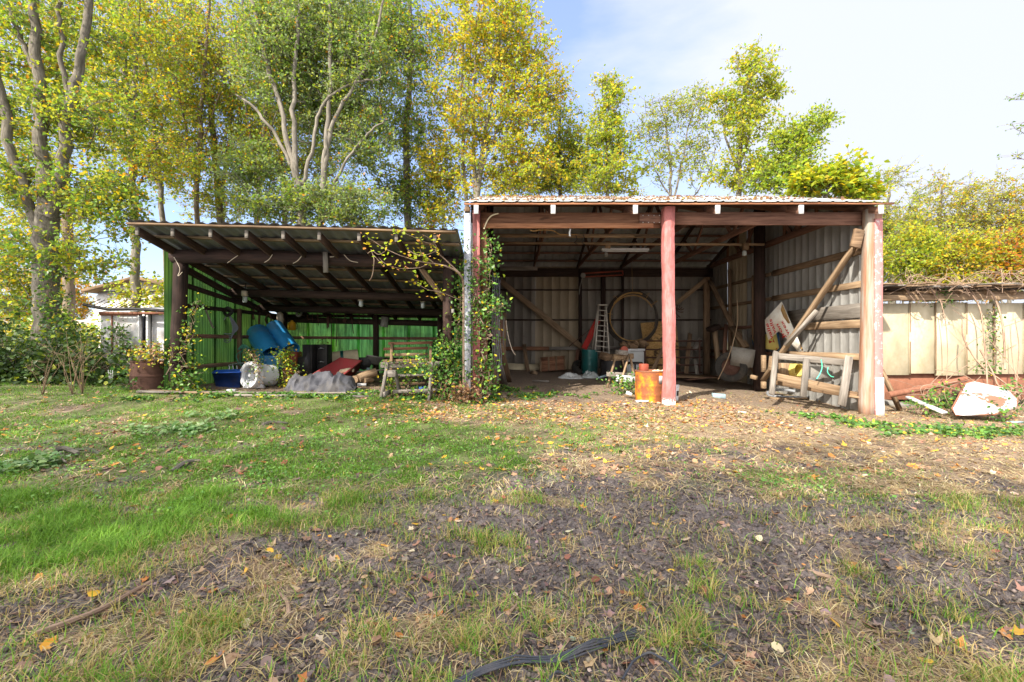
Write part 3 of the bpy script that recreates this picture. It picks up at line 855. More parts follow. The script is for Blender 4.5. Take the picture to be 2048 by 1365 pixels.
m2 = MB(); m2.beam((wx, 8.1, 1.56), (wx, 10.0, 1.56), 0.05, 0.15); m2.build('girt', M['tan_wood'], barn)
m2 = MB(); m2.beam((wx - .005, 8.1, 1.80), (wx - .005, 10.3, 1.80), 0.04, 0.26); m2.build('girt', M['grey_wood'], barn)
m2 = MB(); m2.beam((wx - .03, 8.15, 0.96), (wx - .03, 10.3, 0.96), 0.05, 0.13); m2.build('girt', M['tan_wood'], barn)
for z, mat in ((2.87, 'old_wood'), (2.27, 'old_wood'), (1.62, 'mid_wood'), (0.95, 'mid_wood'), (0.75, 'mid_wood')):
    m2 = MB(); m2.beam((wx, 11.0, z), (wx, 14.4, z), 0.045, 0.08); m2.build('girt', M[mat], barn)
m2 = MB(); m2.beam((wx - .02, 8.1, 3.60), (wx - .02, 14.4, 3.60), 0.045, 0.13); m2.build('girt', M['brown_wood'], barn)
for yy in (8.8, 9.35, 9.9, 10.45, 12.0, 12.6, 13.2):
    m2 = MB(); m2.beam((wx, yy, 3.66), (wx, yy, roofz(yy) - .1), 0.045, 0.07, (0, 1, 0)); m2.build('gable_stud', M['brown_wood'], barn)
m2 = MB(); a = W(1518, 775, 10.9); m2.tube([(a.x, 10.9, gz(a.x, 10.9) - .1), (a.x + .01, 10.9, 1.5), (a.x + 0.01, 10.9, 4.5)], [0.135, 0.13, 0.125], 14); m2.build('side_post', M['pole_wood'], barn)
m2 = MB(); m2.tube([W(1460, 745, 12.75), W(1460, 640, 12.75), W(1459, 540, 12.75)], 0.055, 8); m2.build('side_post', M['old_wood'], barn)
m2 = MB(); m2.beam(W(1509, 680, 11.25), W(1509, 552, 11.25), 0.12, 0.06, (0, 1, 0)); m2.build('side_post', M['old_wood'], barn)
m2 = MB(); m2.beam(W(1413, 752, 13.9), W(1413, 556, 13.9), 0.17, 0.14, (0, 1, 0)); m2.build('corner_post', M['old_wood'], barn)
# braces
m2 = MB(); m2.beam(W(1000, 562, 14.1), W(1170, 701, 14.1), 0.05, 0.17); m2.build('brace', M['tan_wood'], barn)
m2 = MB(); m2.beam(W(1412, 560, 13.85), W(1352, 608, 13.95), 0.06, 0.13); m2.build('brace', M['tan_wood'], barn)
m2 = MB(); m2.beam(W(1419, 562, 13.75), W(1513, 750, 10.95), 0.07, 0.12, (1, 0, 0.3)); m2.build('brace', M['old_wood'], barn)
m2 = MB(); m2.beam(W(1464, 655, 12.2), W(1492, 695, 11.4), 0.06, 0.16, (1, 0, 0.3)); m2.build('brace', M['old_wood'], barn)
m2 = MB(); m2.beam(W(1718, 480, 8.15), W(1526, 762, 9.9), 0.06, 0.12, (1, 0, 0.3)); m2.build('brace', M['tan_wood'], barn)['label'] = 'long pale diagonal brace beside the front right post'
m2 = MB(); m2.beam(W(1634, 622, 8.85), W(1571, 692, 9.3), 0.05, 0.10, (1, 0, 0.3)); m2.build('brace', M['grey_wood'], barn)
# light laths nailed under the trusses
for (xa, xb, py, yy, mat, h) in [(985, 1330, 472, 9.74, 'tan_wood', .075), (1000, 1235, 487, 10.5, 'tan_wood', .05), (1190, 1528, 489, 10.5, 'tan_wood', .05), (1270, 1330, 474, 9.7, 'old_wood', .03)]:
    m2 = MB(); m2.beam(W(xa, py, yy), W(xb, py + 1, yy), 0.05, h); m2.build('ceiling_lath', M[mat], barn)
m2 = MB(); m2.beam(W(1000, 538, 14.0), W(1075, 538, 14.0), 0.03, 0.12); m2.build('ceiling_lath', M['grey_wood'], barn)
# small boards at the left inner wall
for i in range(7):
    a = W(986 + i * 3.4, 690, 9.6 + i * 0.25); m2 = MB()
    m2.beam((a.x, a.y, gz(a.x, a.y)), (a.x + .03, a.y + .1, 1.75 + .2 * rnd.random()), 0.09, 0.03, (0, 1, 0))
    o = m2.build('leaning_lath', M[('old_wood', 'mid_wood', 'grey_wood')[i % 3]])
    tag(o, 'thin weathered lath propped upright in the row behind the ivy post', 'lath', 'laths propped inside the barn by the ivy post')

# ------------------------------------------------------------------ the low green-walled lean-to on the left
shed = thing('lean_to_shed', 'low lean-to shed of dark poles with translucent green sheet walls', 'shed', (-3.5, 8.1, gz(-3.5, 8.1)))
def sz(x, y):            # underside of its roof
    return 3.02 - 0.226 * (y - 7.2) - 0.026 * (x + 6.0)
mb = MB()
def rp(u, v):
    x = -6.05 + u * 5.2; y = 7.12 + v * 5.0
    k = (u * 5.2 / 0.19) % 1
    return (x, y, sz(x, y) + 0.10 + 0.016 * math.sin(k * 2 * math.pi) + 0.01 * math.sin(x * 3 + y))
mb.sheet(rp, 160, 14)
mb.build('roof', M['shed_roof'], shed)
RXS = [-5.93, -5.37, -4.77, -4.20, -3.62, -3.05, -2.42, -1.83, -1.22]
for x in RXS:
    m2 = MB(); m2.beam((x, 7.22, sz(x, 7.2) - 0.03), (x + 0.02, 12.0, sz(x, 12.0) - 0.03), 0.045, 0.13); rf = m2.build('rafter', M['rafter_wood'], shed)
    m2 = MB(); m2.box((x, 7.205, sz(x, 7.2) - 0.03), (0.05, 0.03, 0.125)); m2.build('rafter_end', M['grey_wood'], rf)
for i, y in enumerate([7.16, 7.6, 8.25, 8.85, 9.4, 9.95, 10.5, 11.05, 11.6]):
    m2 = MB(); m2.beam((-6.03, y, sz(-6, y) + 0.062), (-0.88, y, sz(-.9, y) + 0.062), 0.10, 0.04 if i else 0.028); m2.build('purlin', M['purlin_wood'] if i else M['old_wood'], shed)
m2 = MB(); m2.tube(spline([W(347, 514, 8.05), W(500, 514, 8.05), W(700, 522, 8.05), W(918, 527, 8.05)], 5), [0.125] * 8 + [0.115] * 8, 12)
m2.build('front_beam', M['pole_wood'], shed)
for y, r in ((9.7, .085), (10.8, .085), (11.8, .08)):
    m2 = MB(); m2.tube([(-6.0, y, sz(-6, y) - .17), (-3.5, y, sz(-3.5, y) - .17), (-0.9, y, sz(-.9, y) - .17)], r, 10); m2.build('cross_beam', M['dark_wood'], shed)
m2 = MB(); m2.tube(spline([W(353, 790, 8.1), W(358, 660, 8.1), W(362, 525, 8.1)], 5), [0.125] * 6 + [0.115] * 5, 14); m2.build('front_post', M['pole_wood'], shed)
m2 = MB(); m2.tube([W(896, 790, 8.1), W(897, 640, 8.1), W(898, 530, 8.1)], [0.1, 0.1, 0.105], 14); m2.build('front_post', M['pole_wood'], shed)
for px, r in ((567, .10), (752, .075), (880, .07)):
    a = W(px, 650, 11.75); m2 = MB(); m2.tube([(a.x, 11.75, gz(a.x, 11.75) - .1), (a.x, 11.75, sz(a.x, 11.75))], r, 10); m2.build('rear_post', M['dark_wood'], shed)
# translucent sheets, one per panel
x = -6.05; k = 0
while x < -0.9:
    w = min(0.68, -0.86 - x); m = MB(); z0 = gz(x, 11.95) - .05
    ribbed(m, (x, 11.95 + 0.006 * (k % 2), z0), (1, 0, 0), (0, 0, 1), w + 0.05, sz(x, 11.95) - z0 + 0.075, 0.076, 0.016, (0, -1, 0), 'sine')
    m.build('green_sheet', M['green_sheet'], shed, smooth=True); x += 0.66; k += 1
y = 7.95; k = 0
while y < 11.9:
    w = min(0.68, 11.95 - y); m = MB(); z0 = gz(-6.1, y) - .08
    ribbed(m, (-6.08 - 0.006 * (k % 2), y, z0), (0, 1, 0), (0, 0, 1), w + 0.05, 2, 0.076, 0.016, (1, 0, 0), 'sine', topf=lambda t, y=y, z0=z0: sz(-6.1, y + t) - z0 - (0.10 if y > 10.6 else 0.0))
    m.build('green_sheet', M['green_shaded'], shed, smooth=True); y += 0.66; k += 1
m = MB(); ribbed(m, (-0.84, 8.0, .1), (0, 1, 0), (0, 0, 1), 3.9, 2, 0.076, 0.016, (-1, 0, 0), 'sine', topf=lambda t: sz(-0.9, 8 + t) - .12)
m.build('green_sheet', M['green_sheet'], shed, smooth=True)
for z, mat in ((1.89, 'dark_wood'), (1.32, 'mid_wood'), (0.78, 'dark_wood')):
    m2 = MB(); m2.beam((-5.98, 11.86, z + .02), (-0.9, 11.86, z - .01), 0.05, 0.075); m2.build('girt', M[mat], shed)
for z, mat in ((1.90, 'dark_wood'), (1.34, 'mid_wood'), (0.76, 'old_wood')):
    m2 = MB(); m2.beam((-6.0, 8.2, z), (-6.0, 11.8, z), 0.05, 0.08); m2.build('girt', M[mat], shed)
m2 = MB(); m2.beam((-5.98, 8.1, 2.62), (-5.98, 11.8, sz(-6, 11.8) - .22), 0.06, 0.12); m2.build('girt', M['dark_wood'], shed)
m2 = MB(); m2.beam((-5.98, 8.1, 2.30), (-5.98, 11.0, 1.98), 0.05, 0.09); m2.build('girt', M['dark_wood'], shed)
a = W(478, 720, 9.9); m2 = MB(); m2.beam((-5.93, 9.9, gz(-5.9, 9.9)), (-5.93, 9.9, 1.95), 0.08, 0.07, (0, 1, 0)); m2.build('wall_stud', M['old_wood'], shed)
m2 = MB(); m2.beam(W(838, 532, 8.1), W(888, 601, 8.15), 0.05, 0.09); m2.build('brace', M['old_wood'], shed)

# ------------------------------------------------------------------ low shed at the far right
ls = thing('panel_shed', 'low old shed of pale weathered panels under a sagging plank roof', 'shed', (9.6, 9.7, gz(9.6, 9.7)))
xs = [1763, 1817, 1868, 1930, 1985, 2046, 2110]
for i in range(len(xs) - 1):
    m2 = MB(); d = 9.62 - 0.02 * (i % 2)
    a = W(xs[i] + 1, 608 - (i % 3), d); b = W(xs[i + 1] + 3, 748 + (3, 0, 4, 2, 1, 0)[i], d)
    m2.box(((a.x + b.x) / 2, d, (a.z + b.z) / 2), (b.x - a.x, 0.012, a.z - b.z)); m2.build('wall_panel', M['panel'], ls)
    m2 = MB(); m2.beam((b.x - 0.02, d - 0.02, a.z), (b.x - 0.02, d - 0.02, b.z), 0.03, 0.015, (0, 1, 0)); m2.build('batten', M['tan_wood'], ls)
m2 = MB(); a = W(1760, 744, 9.7); b = W(2110, 800, 9.7); m2.box(((a.x + b.x) / 2, 9.72, (a.z + b.z) / 2), (b.x - a.x, 0.06, a.z - b.z)); m2.build('rusty_base', M['rust_pipe'], ls)
m2 = MB(); m2.beam(W(1755, 597, 9.4), W(2110, 593, 9.4), 0.06, 0.12); m2.build('fascia', M['tan_wood'], ls)
m2 = MB(); m2.beam(W(1755, 588, 9.42), W(2110, 586, 9.42), 0.06, 0.04); m2.build('fascia', M['old_wood'], ls)
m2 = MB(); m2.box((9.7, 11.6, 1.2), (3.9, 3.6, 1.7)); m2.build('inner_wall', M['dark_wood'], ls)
for i in range(24):
    xx = 7.5 + i * 0.19
    m2 = MB(); m2.beam((xx, 8.9 + .3 * rnd.random(), 2.33 + .08 * rnd.random()), (xx + rnd.uniform(-.1, .25), 13.4, 2.62), 0.18, 0.025, (0, 0, 1)); m2.build('roof_board', M[('tan_wood', 'old_wood', 'grey_wood')[i % 3]], ls)
for i in range(8):
    xx = 7.55 + i * 0.55
    m2 = MB(); m2.beam((xx, 9.3, 2.25), (xx, 12.0, 2.34), 0.05, 0.10); m2.build('rafter', M['old_wood'], ls)

# ------------------------------------------------------------------ white metal box shed and house at the far left
wb = thing('white_box_shed', 'white metal box shed with a dark half-open doorway and rust streaks', 'shed', (-8.2, 10.2, gz(-8.2, 10.2)))
D = 10.2
a = W(204, 628, D); b = W(283, 790, D)
m2 = MB(); m2.box(((a.x + b.x) / 2, D, (a.z + b.z) / 2), (b.x - a.x, 0.06, a.z - b.z)); fw = m2.build('front_wall', M['white_enamel'], wb)
m2 = MB(); m2.box((b.x - 0.62, D - .045, b.z + 1.3), (0.02, 0.03, .95)); m2.box(((a.x + b.x) / 2, D - .045, a.z - .03), (b.x - a.x, 0.03, .04)); m2.box((b.x - .25, D - .04, b.z + .98), (.4, .02, .06))
m2.build('rust_seam', M['rust_pipe'], fw)
c = W(299, 630, D); e = W(352, 790, D)
m2 = MB(); m2.box(((c.x + e.x) / 2, D + .1, (c.z + e.z) / 2), (e.x - c.x, 0.06, c.z - e.z)); m2.build('front_wall', M['white_enamel'], wb)
m2 = MB(); m2.box((c.x - .01, D - .02, (c.z + e.z) / 2), (0.045, 0.08, c.z - e.z)); m2.box((b.x - .02, D - .03, (c.z + e.z) / 2), (0.03, 0.06, c.z - e.z)); m2.build('door_frame', M['white_paint'], wb)
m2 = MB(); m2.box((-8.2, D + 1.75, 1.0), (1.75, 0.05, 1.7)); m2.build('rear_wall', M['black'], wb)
m2 = MB(); m2.box((b.x + .12, D + .14, 1.0), (.30, .04, 1.8)); m2.build('doorway_shade_sheet', M['black'], wb)  # black sheet added behind the opening to stand in for the doorway's shade
for xx, yy, q in ((a.x + .03, .9, 1.7), (e.x - .03, 1.0, 1.6)):
    m2 = MB(); m2.box((xx, D + yy, 1.0), (.05, q, 1.75)); m2.build('side_wall', M['white_enamel'], wb)
mb = MB()
def wr(u, v):
    x = a.x - .03 + u * (e.x - a.x + .06); q = v * 2.0 - .08
    return (x, D + q, a.z + 0.02 + 0.15 * math.sin(min(1, v * 2.2) * math.pi / 2) + .03 * math.sin(u * 3))
mb.sheet(wr, 12, 10); mb.build('roof', M['white_enamel'], wb, smooth=True)
m2 = MB(); m2.beam((a.x, D - .06, a.z + .01), (e.x, D - .06, a.z + .0), .05, .05); m2.build('roof_lip', M['rust_pipe'], wb)

# a long rack of black rungs lying on its roof
rk = thing('pole_ladder', 'dark pole with a row of thin rungs lying over the white box shed roof', 'ladder', W(250, 615, 10.0))
p = spline([W(168, 610, 9.95), W(215, 619, 9.95), W(265, 619, 9.95), W(338, 623, 9.95)], 5)
m2 = MB(); m2.tube(p, .035, 8); m2.build('rail', M['black'], rk)
for i in range(9):
    q = p[1 + i]; m2 = MB(); m2.tube([q, q + Vector((.07, .25, .16))], .009, 5); m2.build('rung', M['rust'], rk)

hs = thing('white_house', 'small white house with a low grey roof beyond the white box shed', 'house', W(270, 690, 17))
D = 17.0; a = W(180, 583, D); b = W(365, 790, D)
m2 = MB(); m2.box(((a.x + b.x) / 2, D + 2, (a.z + b.z) / 2), (b.x - a.x, 4, a.z - b.z)); m2.build('wall', M['white_enamel'], hs)
m2 = MB(); m2.beam(W(168, 583, 16.7) + Vector((0, 2.1, 0)), W(272, 556, 16.7) + Vector((0, 2.1, 0)), 4.4, .10, (0, 0, 1), jit=0); m2.beam(W(272, 556, 16.7) + Vector((0, 2.1, 0)), W(380, 583, 16.7) + Vector((0, 2.1, 0)), 4.4, .10, (0, 0, 1), jit=0); rf = m2.build('roof', M['old_wood'], hs)
m2 = MB(); m2.prism([W(180, 583, 17.0), W(365, 583, 17.0), W(272, 560, 17.0)], (0, .1, 0)); m2.build('gable', M['white_enamel'], hs)
m2 = MB(); m2.box(W(192, 735, 16.96), (.42, .05, .9)); m2.box(W(228, 735, 16.96), (.42, .05, .9)); m2.build('window', M['glass'], hs)

lb = thing('white_outbuilding', 'long low white outbuilding with a flat pale roof far left', 'outbuilding', W(80, 690, 24))
D = 24.0; a = W(-120, 655, D); b = W(205, 730, D)
m2 = MB(); m2.box(((a.x + b.x) / 2, D + 1.5, (a.z + b.z) / 2), (b.x - a.x, 3, a.z - b.z)); m2.build('wall', M['white_enamel'], lb)
a = W(-130, 641, D - .3); b = W(215, 653, D - .3)
m2 = MB(); m2.box(((a.x + b.x) / 2, D + 1.5, (a.z + b.z) / 2), (b.x - a.x, 3.8, a.z - b.z)); m2.build('roof', M['pale'], lb)
# ------------------------------------------------------------------ builders for the clutter
def drum(name, label, p0, p1, r, mat, open_end=False, cat='drum', group=None, lid=None, ribs=(0.33, 0.66), rimmat=None):
    """steel or plastic drum from base p0 to top p1"""
    p0 = Vector(p0); p1 = Vector(p1); H = (p1 - p0).length
    t = thing(name, label, cat, p0, group); m = align(p0, p1)
    pr = [(0.0, 0.012), (r * 0.94, 0.012), (r * 0.985, 0), (r, 0.012)]
    n = 22
    for i in range(1, n):
        z = i / n; b = sum(math.exp(-((z - q) / 0.022) ** 2) for q in ribs)
        pr.append((r * (1 + 0.036 * b), z * H))
    pr += [(r, H - 0.012), (r * 1.0, H)]
    if open_end:
        pr += [(r * 0.955, H), (r * 0.95, H * 0.5), (r * 0.94, 0.03), (0, 0.03)]
    mb = MB(); mb.lathe(pr, 36, m); mb.build('body', M[mat], t, smooth=True)
    mb = MB(); mb.lathe([(r * 1.0, H - .004), (r * 1.03, H - .006), (r * 1.03, H + .012), (r * .95, H + .012), (r * .95, H - .004), (r, H - .004)], 36, m)
    mb.build('rim', M[rimmat or mat], t, smooth=True)
    if not open_end:
        mb = MB(); mb.lathe([(0, H - .015), (r * 0.96, H - .015), (r * .96, H - .012)], 30, m); ld = mb.build('lid', M[lid or mat], t)
        mb = MB(); mb.lathe([(0, H - .012), (.03, H - .012), (.035, H), (0, H + .002)], 10, m @ Matrix.Translation((r * .6, 0, 0))); mb.build('bung', M['black'], ld)
    return t

def plank(name, label, p0, p1, w, h, mat, up=(0, 0, 1), cat='board', group=None, jit=0.004):
    mb = MB(); mb.beam(p0, p1, w, h, up, jit); return tag(mb.build(name, M[mat]), label, cat, group)

def one(mb, name, mat, label, cat, group=None, smooth=False):
    return tag(mb.build(name, M[mat], None, smooth), label, cat, group)

# ---------------- left side, outside the lean-to
a = GP(300, 779)
drum('oil_drum', 'half-height rust brown drum with weeds growing out of its top by the shed pole', a, a + Vector((0.01, 0, .50)), .285, 'rust', True, ribs=(0.5,))
for i, (p, q, w) in enumerate([((276, 788), (560, 790), .10), ((300, 786), (470, 793), .08), ((470, 795), (745, 797), .07), ((560, 790), (742, 791), .06)]):
    A = GP(*p); B = GP(*q)
    plank('ground_board', ('long pale board lying flat before the rusty half drum', 'short pale board lying tight against the long board by the drum',
          'pale lath lying in the grass nearest the lawn, under the tarp', 'thin pale lath lying just in front of the grey tarp')[i], A + Vector((0, 0, .035)), B + Vector((0, 0, .03)), w, .03, ('grey_wood', 'tan_wood', 'grey_wood', 'grey_wood')[i])
# wire frame caught in the bushes
t = MB(); a = W(222, 765, 8.3)
for k in range(3): t.tube([a + Vector((-.05 + .04 * k, 0, .22)), a + Vector((0 + .03 * k, -.03, .1)), a + Vector((.02 * k, -.05, -.02))], .004, 5)
for k in range(3): t.tube([a + Vector((-.06, 0, .18 - .07 * k)), a + Vector((.05, -.03, .15 - .07 * k))], .004, 5)
one(t, 'wire_basket', 'white_enamel', 'bent white wire frame caught in the bushes left of the rusty half drum', 'wire frame')

# ---------------- inside the lean-to
# cut blue tub
t = MB(); a = GP(452, 781); m = Matrix.Translation(a + Vector((0, .25, 0))) @ Matrix.Rotation(R(-4), 4, 'Y')
rs = [(0.17, 0), (0.24, .05), (.29, .2), (.315, .36), (.325, .37), (.318, .375), (.30, .36), (.27, .2), (.2, .06), (0, .05)]
TUB = t
# metal chair frames
A = W(478, 735, 9.5)
for k in range(3):
    t = MB(); o = A + Vector((.05 * k, .05 * k, 0))
    z0 = gz(o.x, o.y)
    pts = [(o.x - .16, o.y, z0), (o.x - .20, o.y, z0 + .30), (o.x - .17, o.y, z0 + .36), (o.x + .15, o.y + .05, z0 + .40), (o.x + .22, o.y + .05, z0 + .36), (o.x + .26, o.y + .02, z0)]
    t.tube(spline(pts, 5), .014, 8)
    one(t, 'tube_chair', 'chrome', 'bare steel tube chair frame nested behind the deep blue tub', 'chair frame', 'bare chair frames behind the blue tub', True)
# green hose coil
t = MB(); a = W(492, 712, 9.6); pts = []
for k in range(70):
    g = k * 0.30; r = .22 + .012 * math.sin(k * 1.7); pts.append(a + Vector((r * math.cos(g) + .002 * k, .10 * math.sin(g * .5) + .001 * k, r * math.sin(g) * .85 - .05)))
t.tube(pts, .011, 6); one(t, 'garden_hose', 'green_hose', 'loose coil of dull green garden hose over the steel chair frames', 'hose', smooth=True)
t = MB(); a = W(487, 700, 9.5)
for k in range(5): t.tube(spline([a + Vector((-.1 + .05 * k, 0, .03 * (k % 2))), a + Vector((0, .02 * k, .09 - .02 * k)), a + Vector((.13 - .03 * k, 0, .02))], 5), .022, 6)
one(t, 'netting_bundle', 'green_hose', 'small bundled green netting above the hose coil', 'netting', smooth=True)
# blue drums leaning
drum('blue_barrel', 'blue plastic barrel leaning with its dark open end facing down and forward', W(515, 667, 10.6), W(543, 713, 10.0), .235, 'blue', True, cat='barrel')
drum('blue_barrel', 'blue plastic barrel leaning highest, its cut end down to the right', W(548, 655, 10.9), W(581, 702, 10.5), .205, 'blue', True, cat='barrel')
t = MB(); a = W(538, 755, 10.1); a.z = gz(a.x, a.y) + .22
t.lathe([(0, 0), (.25, 0), (.265, .02), (.27, .28), (.27, .30), (.25, .30), (.245, .03), (0, .03)], 30, Matrix.Translation(a))
one(t, 'blue_bucket', 'blue', 'short wide blue bucket right below the open leaning barrel', 'bucket', smooth=True)
t = MB(); t.box(a + Vector((0, .02, -.11)), (.55, .5, .21)); one(t, 'crate', 'old_wood', 'low weathered crate under the short blue bucket', 'crate')
# white round fan: ring with foot, barrel body
base = GP(506, 777); fan = thing('drum_fan', 'white round drum fan with a ring front and pale barrel body in vines', 'fan', base)
c = W(500, 751, base.y - .02); rr = .262
ax = Vector((-.42, -1, 0.10)).normalized(); m = align(c, c - ax)
t = MB(); t.lathe([(rr * .70, .0), (rr * .74, -.03), (rr * .95, -.035), (rr, 0), (rr, .09), (rr * .93, .10), (rr * .72, .08), (rr * .70, 0)], 40, m); t.build('ring', M['white_plastic'], fan, smooth=True)
t = MB(); t.lathe([(0, .09), (rr * .3, .13), (rr * .72, .045), (rr * .76, .02)], 30, m); t.build('dish', M['grey_plastic'], fan, smooth=True)
t = MB(); t.lathe([(0, -.02), (.035, -.015), (.045, .02), (.05, .09)], 16, m); t.build('hub', M['white_plastic'], fan, smooth=True)
t = MB(); t.lathe([(rr * .76, .10), (rr * .82, .3), (rr * .80, .48), (rr * .55, .52), (0, .53)], 32, m); t.build('body', M['bag'], fan, smooth=True)
t = MB()
g0 = base + Vector((-.19, -.02, 0)); t.prism([g0, g0 + Vector((.40, 0, 0)), g0 + Vector((.33, 0, .12)), g0 + Vector((.05, 0, .14))], (0, .1, 0)); t.build('foot', M['white_plastic'], fan)
t = MB(); a = GP(463, 783); t.box(a + Vector((0, 0, .015)), (.14, .1, .035), Quaternion((0, 0, 1), .3)); one(t, 'foam_scrap', 'white_plastic', 'scrap of white foam on the ground below the deep blue tub', 'foam scrap')
# red tin box
t = MB(); a = W(581, 722, 10.7); t.box(a, (.42, .35, .42), Quaternion((0, 0, 1), .1)); one(t, 'tin_box', 'red_tin', 'rusty red metal box between the short blue bucket and the black cabinet', 'box')
t = MB(); a = W(578, 752, 10.0); t.box(a, (.2, .2, .35), Quaternion((0, 0, 1), .3)); one(t, 'tin_can', 'red_tin', 'small dark red tin behind the yellow-leafed weed', 'tin')
# black cabinet, door ajar
a = GP(634, 762); cb = thing('black_cabinet', 'black cabinet standing open with two bright handles inside', 'cabinet', a)
H = .80; w = .36
t = MB(); t.box(a + Vector((0.10, .12, H / 2)), (w, .03, H)); t.box(a + Vector((-.06, -.02, H / 2)), (.03, .3, H)); t.box(a + Vector((.27, -.02, H / 2)), (.03, .3, H)); t.box(a + Vector((.1, -.02, .02)), (w - .06, .27, .03)); t.build('carcass', M['black'], cb)
t = MB(); t.prism([a + Vector((-.07, -.18, 0.0)), a + Vector((-.31, -.26, 0)), a + Vector((-.31, -.26, .52)), a + Vector((-.22, -.23, .54)), a + Vector((-.22, -.23, .80)), a + Vector((-.07, -.18, .80))], (0.005, .025, 0)); t.build('door', M['black_metal'], cb)
for z in (.40, .70):
    t = MB(); t.tube(spline([a + Vector((0, .09, z)), a + Vector((.06, .05, z + .02)), a + Vector((.12, .09, z))], 4), .012, 6); t.build('handle', M['chrome'], cb)
# cream drum on its side
A = W(660, 722, 10.9); B = W(716, 716, 11.1)
dr = drum('cream_barrel', 'cream and white barrel lying on its side behind the red tray', A, B, .20, 'cream', True, cat='barrel')
t = MB(); t.lathe([(.203, .25), (.207, .25), (.207, .32), (.203, .32)], 30, align(A, B)); t.build('teal_band', M['teal'], dr, smooth=True)
# red plastic tray, tipped
tr = MB(); c0 = W(682, 741, 9.6)
def tray(mb, c, L, Wd, H, rot, th=.018, fl=.05):
    q = rot.to_matrix()
    def ring(l, w, z): return [c + q @ Vector((sx * l, sy * w, z)) for sx, sy in ((-1, -1), (1, -1), (1, 1), (-1, 1))]
    rs = [ring(L/2-fl, Wd/2-fl, 0), ring(L/2, Wd/2, H), ring(L/2+.035, Wd/2+.035, H), ring(L/2+.035, Wd/2+.035, H-.035), ring(L/2+.025, Wd/2+.025, H-.035), ring(L/2+.025, Wd/2+.025, H-.012), ring(L/2+.012, Wd/2+.012, H-.014), ring(L/2-fl+.01, Wd/2-fl+.01, -th)]
    vs = sum(rs, []); fs = [(0, 1, 2, 3), (31, 30, 29, 28)]
    for i in range(7):
        for k in range(4): fs.append((i*4+k, i*4+(k+1) % 4, i*4+4+(k+1) % 4, i*4+4+k))
    mb.add(vs, fs)
from mathutils import Euler
def tray_c(mb, rim, depth, inset=.13, fl=.035):
    """open tray from its four rim corners"""
    n = (rim[1] - rim[0]).cross(rim[3] - rim[0]).normalized()
    if n.z < 0: n = -n
    c = sum(rim, Vector()) / 4
    ex = lambda k, h: [c + (q - c) * k + n * h for q in rim]
    rs = [ex(1 - inset, -depth), ex(1, 0), ex(1 + fl * 2, 0), ex(1 + fl * 2, -fl), ex(1 + fl * 1.5, -fl), ex(1 + fl, -.012), ex(1 - inset + .02, -depth - .012)]
    vs = sum(rs, []); fs = [(0, 1, 2, 3), (27, 26, 25, 24)]
    for i in range(6):
        for k in range(4): fs.append((i*4+k, i*4+(k+1) % 4, i*4+4+(k+1) % 4, i*4+4+k))
    mb.add(vs, fs)
tray_c(TUB, [W(425, 746, 8.8), W(481, 744, 8.75), W(483, 739, 9.2), W(429, 741, 9.25)], .36, .22, .02)
one(TUB, 'plastic_tub', 'deep_blue', 'deep blue squarish plastic tub beside the white round fan housing', 'tub')
tray_c(tr, [W(629, 747, 9.2), W(680, 717, 10.0), W(722, 722, 9.9), W(679, 754, 9.1)], .21)
one(tr, 'plastic_tray', 'red_plastic', 'dull red plastic tray tipped towards the yard on the junk heap', 'tray')
t = MB(); a = W(688, 747, 9.6)
for k in range(4): t.tube(spline([a + Vector((-.15 + .07 * k, .05, -.02)), a + Vector((-.05 + .05 * k, -.02, .03 + .01 * k)), a + Vector((.1 + .03 * k, .05, .05))], 4), [.03] * 4 + [.05] * 4 + [.03], 7)
one(t, 'rag', 'cream', 'crumpled brown rag lying inside the red tray', 'rag', smooth=True)
# grey tarp bundle
g = GP(632, 785); t = MB()
def tarp(u, v):
    L = 1.36; x = g.x - .68 + u * L
    prof = (sstep(0, .12, u) * sstep(1, .9, u)); hh = .10 + .18 * float(prof) * (0.75 + .5 * float(vnoise(u * 4.0, 1.3))) - .04 * abs(u - .5)
    a = (v - .06) * math.pi * 1.1; f = float(fbm(u * 7, v * 6, 3, 4)) - .5; f2 = abs(float(vnoise(u * 13 + 3, v * 3)) - .5)
    r = 1 + .75 * f - .38 * f2
    return (x + .05 * f, g.y + .22 - .27 * math.cos(a) * r * (0.4 + .6 * float(prof)), g.z - .02 + hh * math.sin(min(max(a, 0), math.pi)) * r * 1.15)
t.sheet(tarp, 70, 26); one(t, 'tarp_bundle', 'tarp', 'crumpled grey tarp bundle lying along the front of the junk heap', 'tarp', smooth=True)
# logs
for (p, q, r, n) in [((718, 757), (752, 745), .085, 0), ((709, 760), (717, 759), .075, 1), ((728, 762), (744, 760), .06, 2)]:
    t = MB(); t.tube(spline([W(p[0], p[1], 9.3), (W(p[0], p[1], 9.3) + W(q[0], q[1], 9.5)) / 2 + Vector((0, 0, .01)), W(q[0], q[1], 9.5)], 4), r, 12)
    one(t, 'log', 'tan_wood', ('pale tan log lying right of the grey tarp', 'short round log end facing the yard right of the tarp', 'thin split log under the pale tan log')[n], 'log', smooth=True)
t = MB(); a = W(724, 770, 9.1); t.box(a, (.17, .12, .04), Quaternion((0, 0, 1), .2)); one(t, 'white_slab', 'white_plastic', 'small white slab on the ground before the tan logs', 'slab')
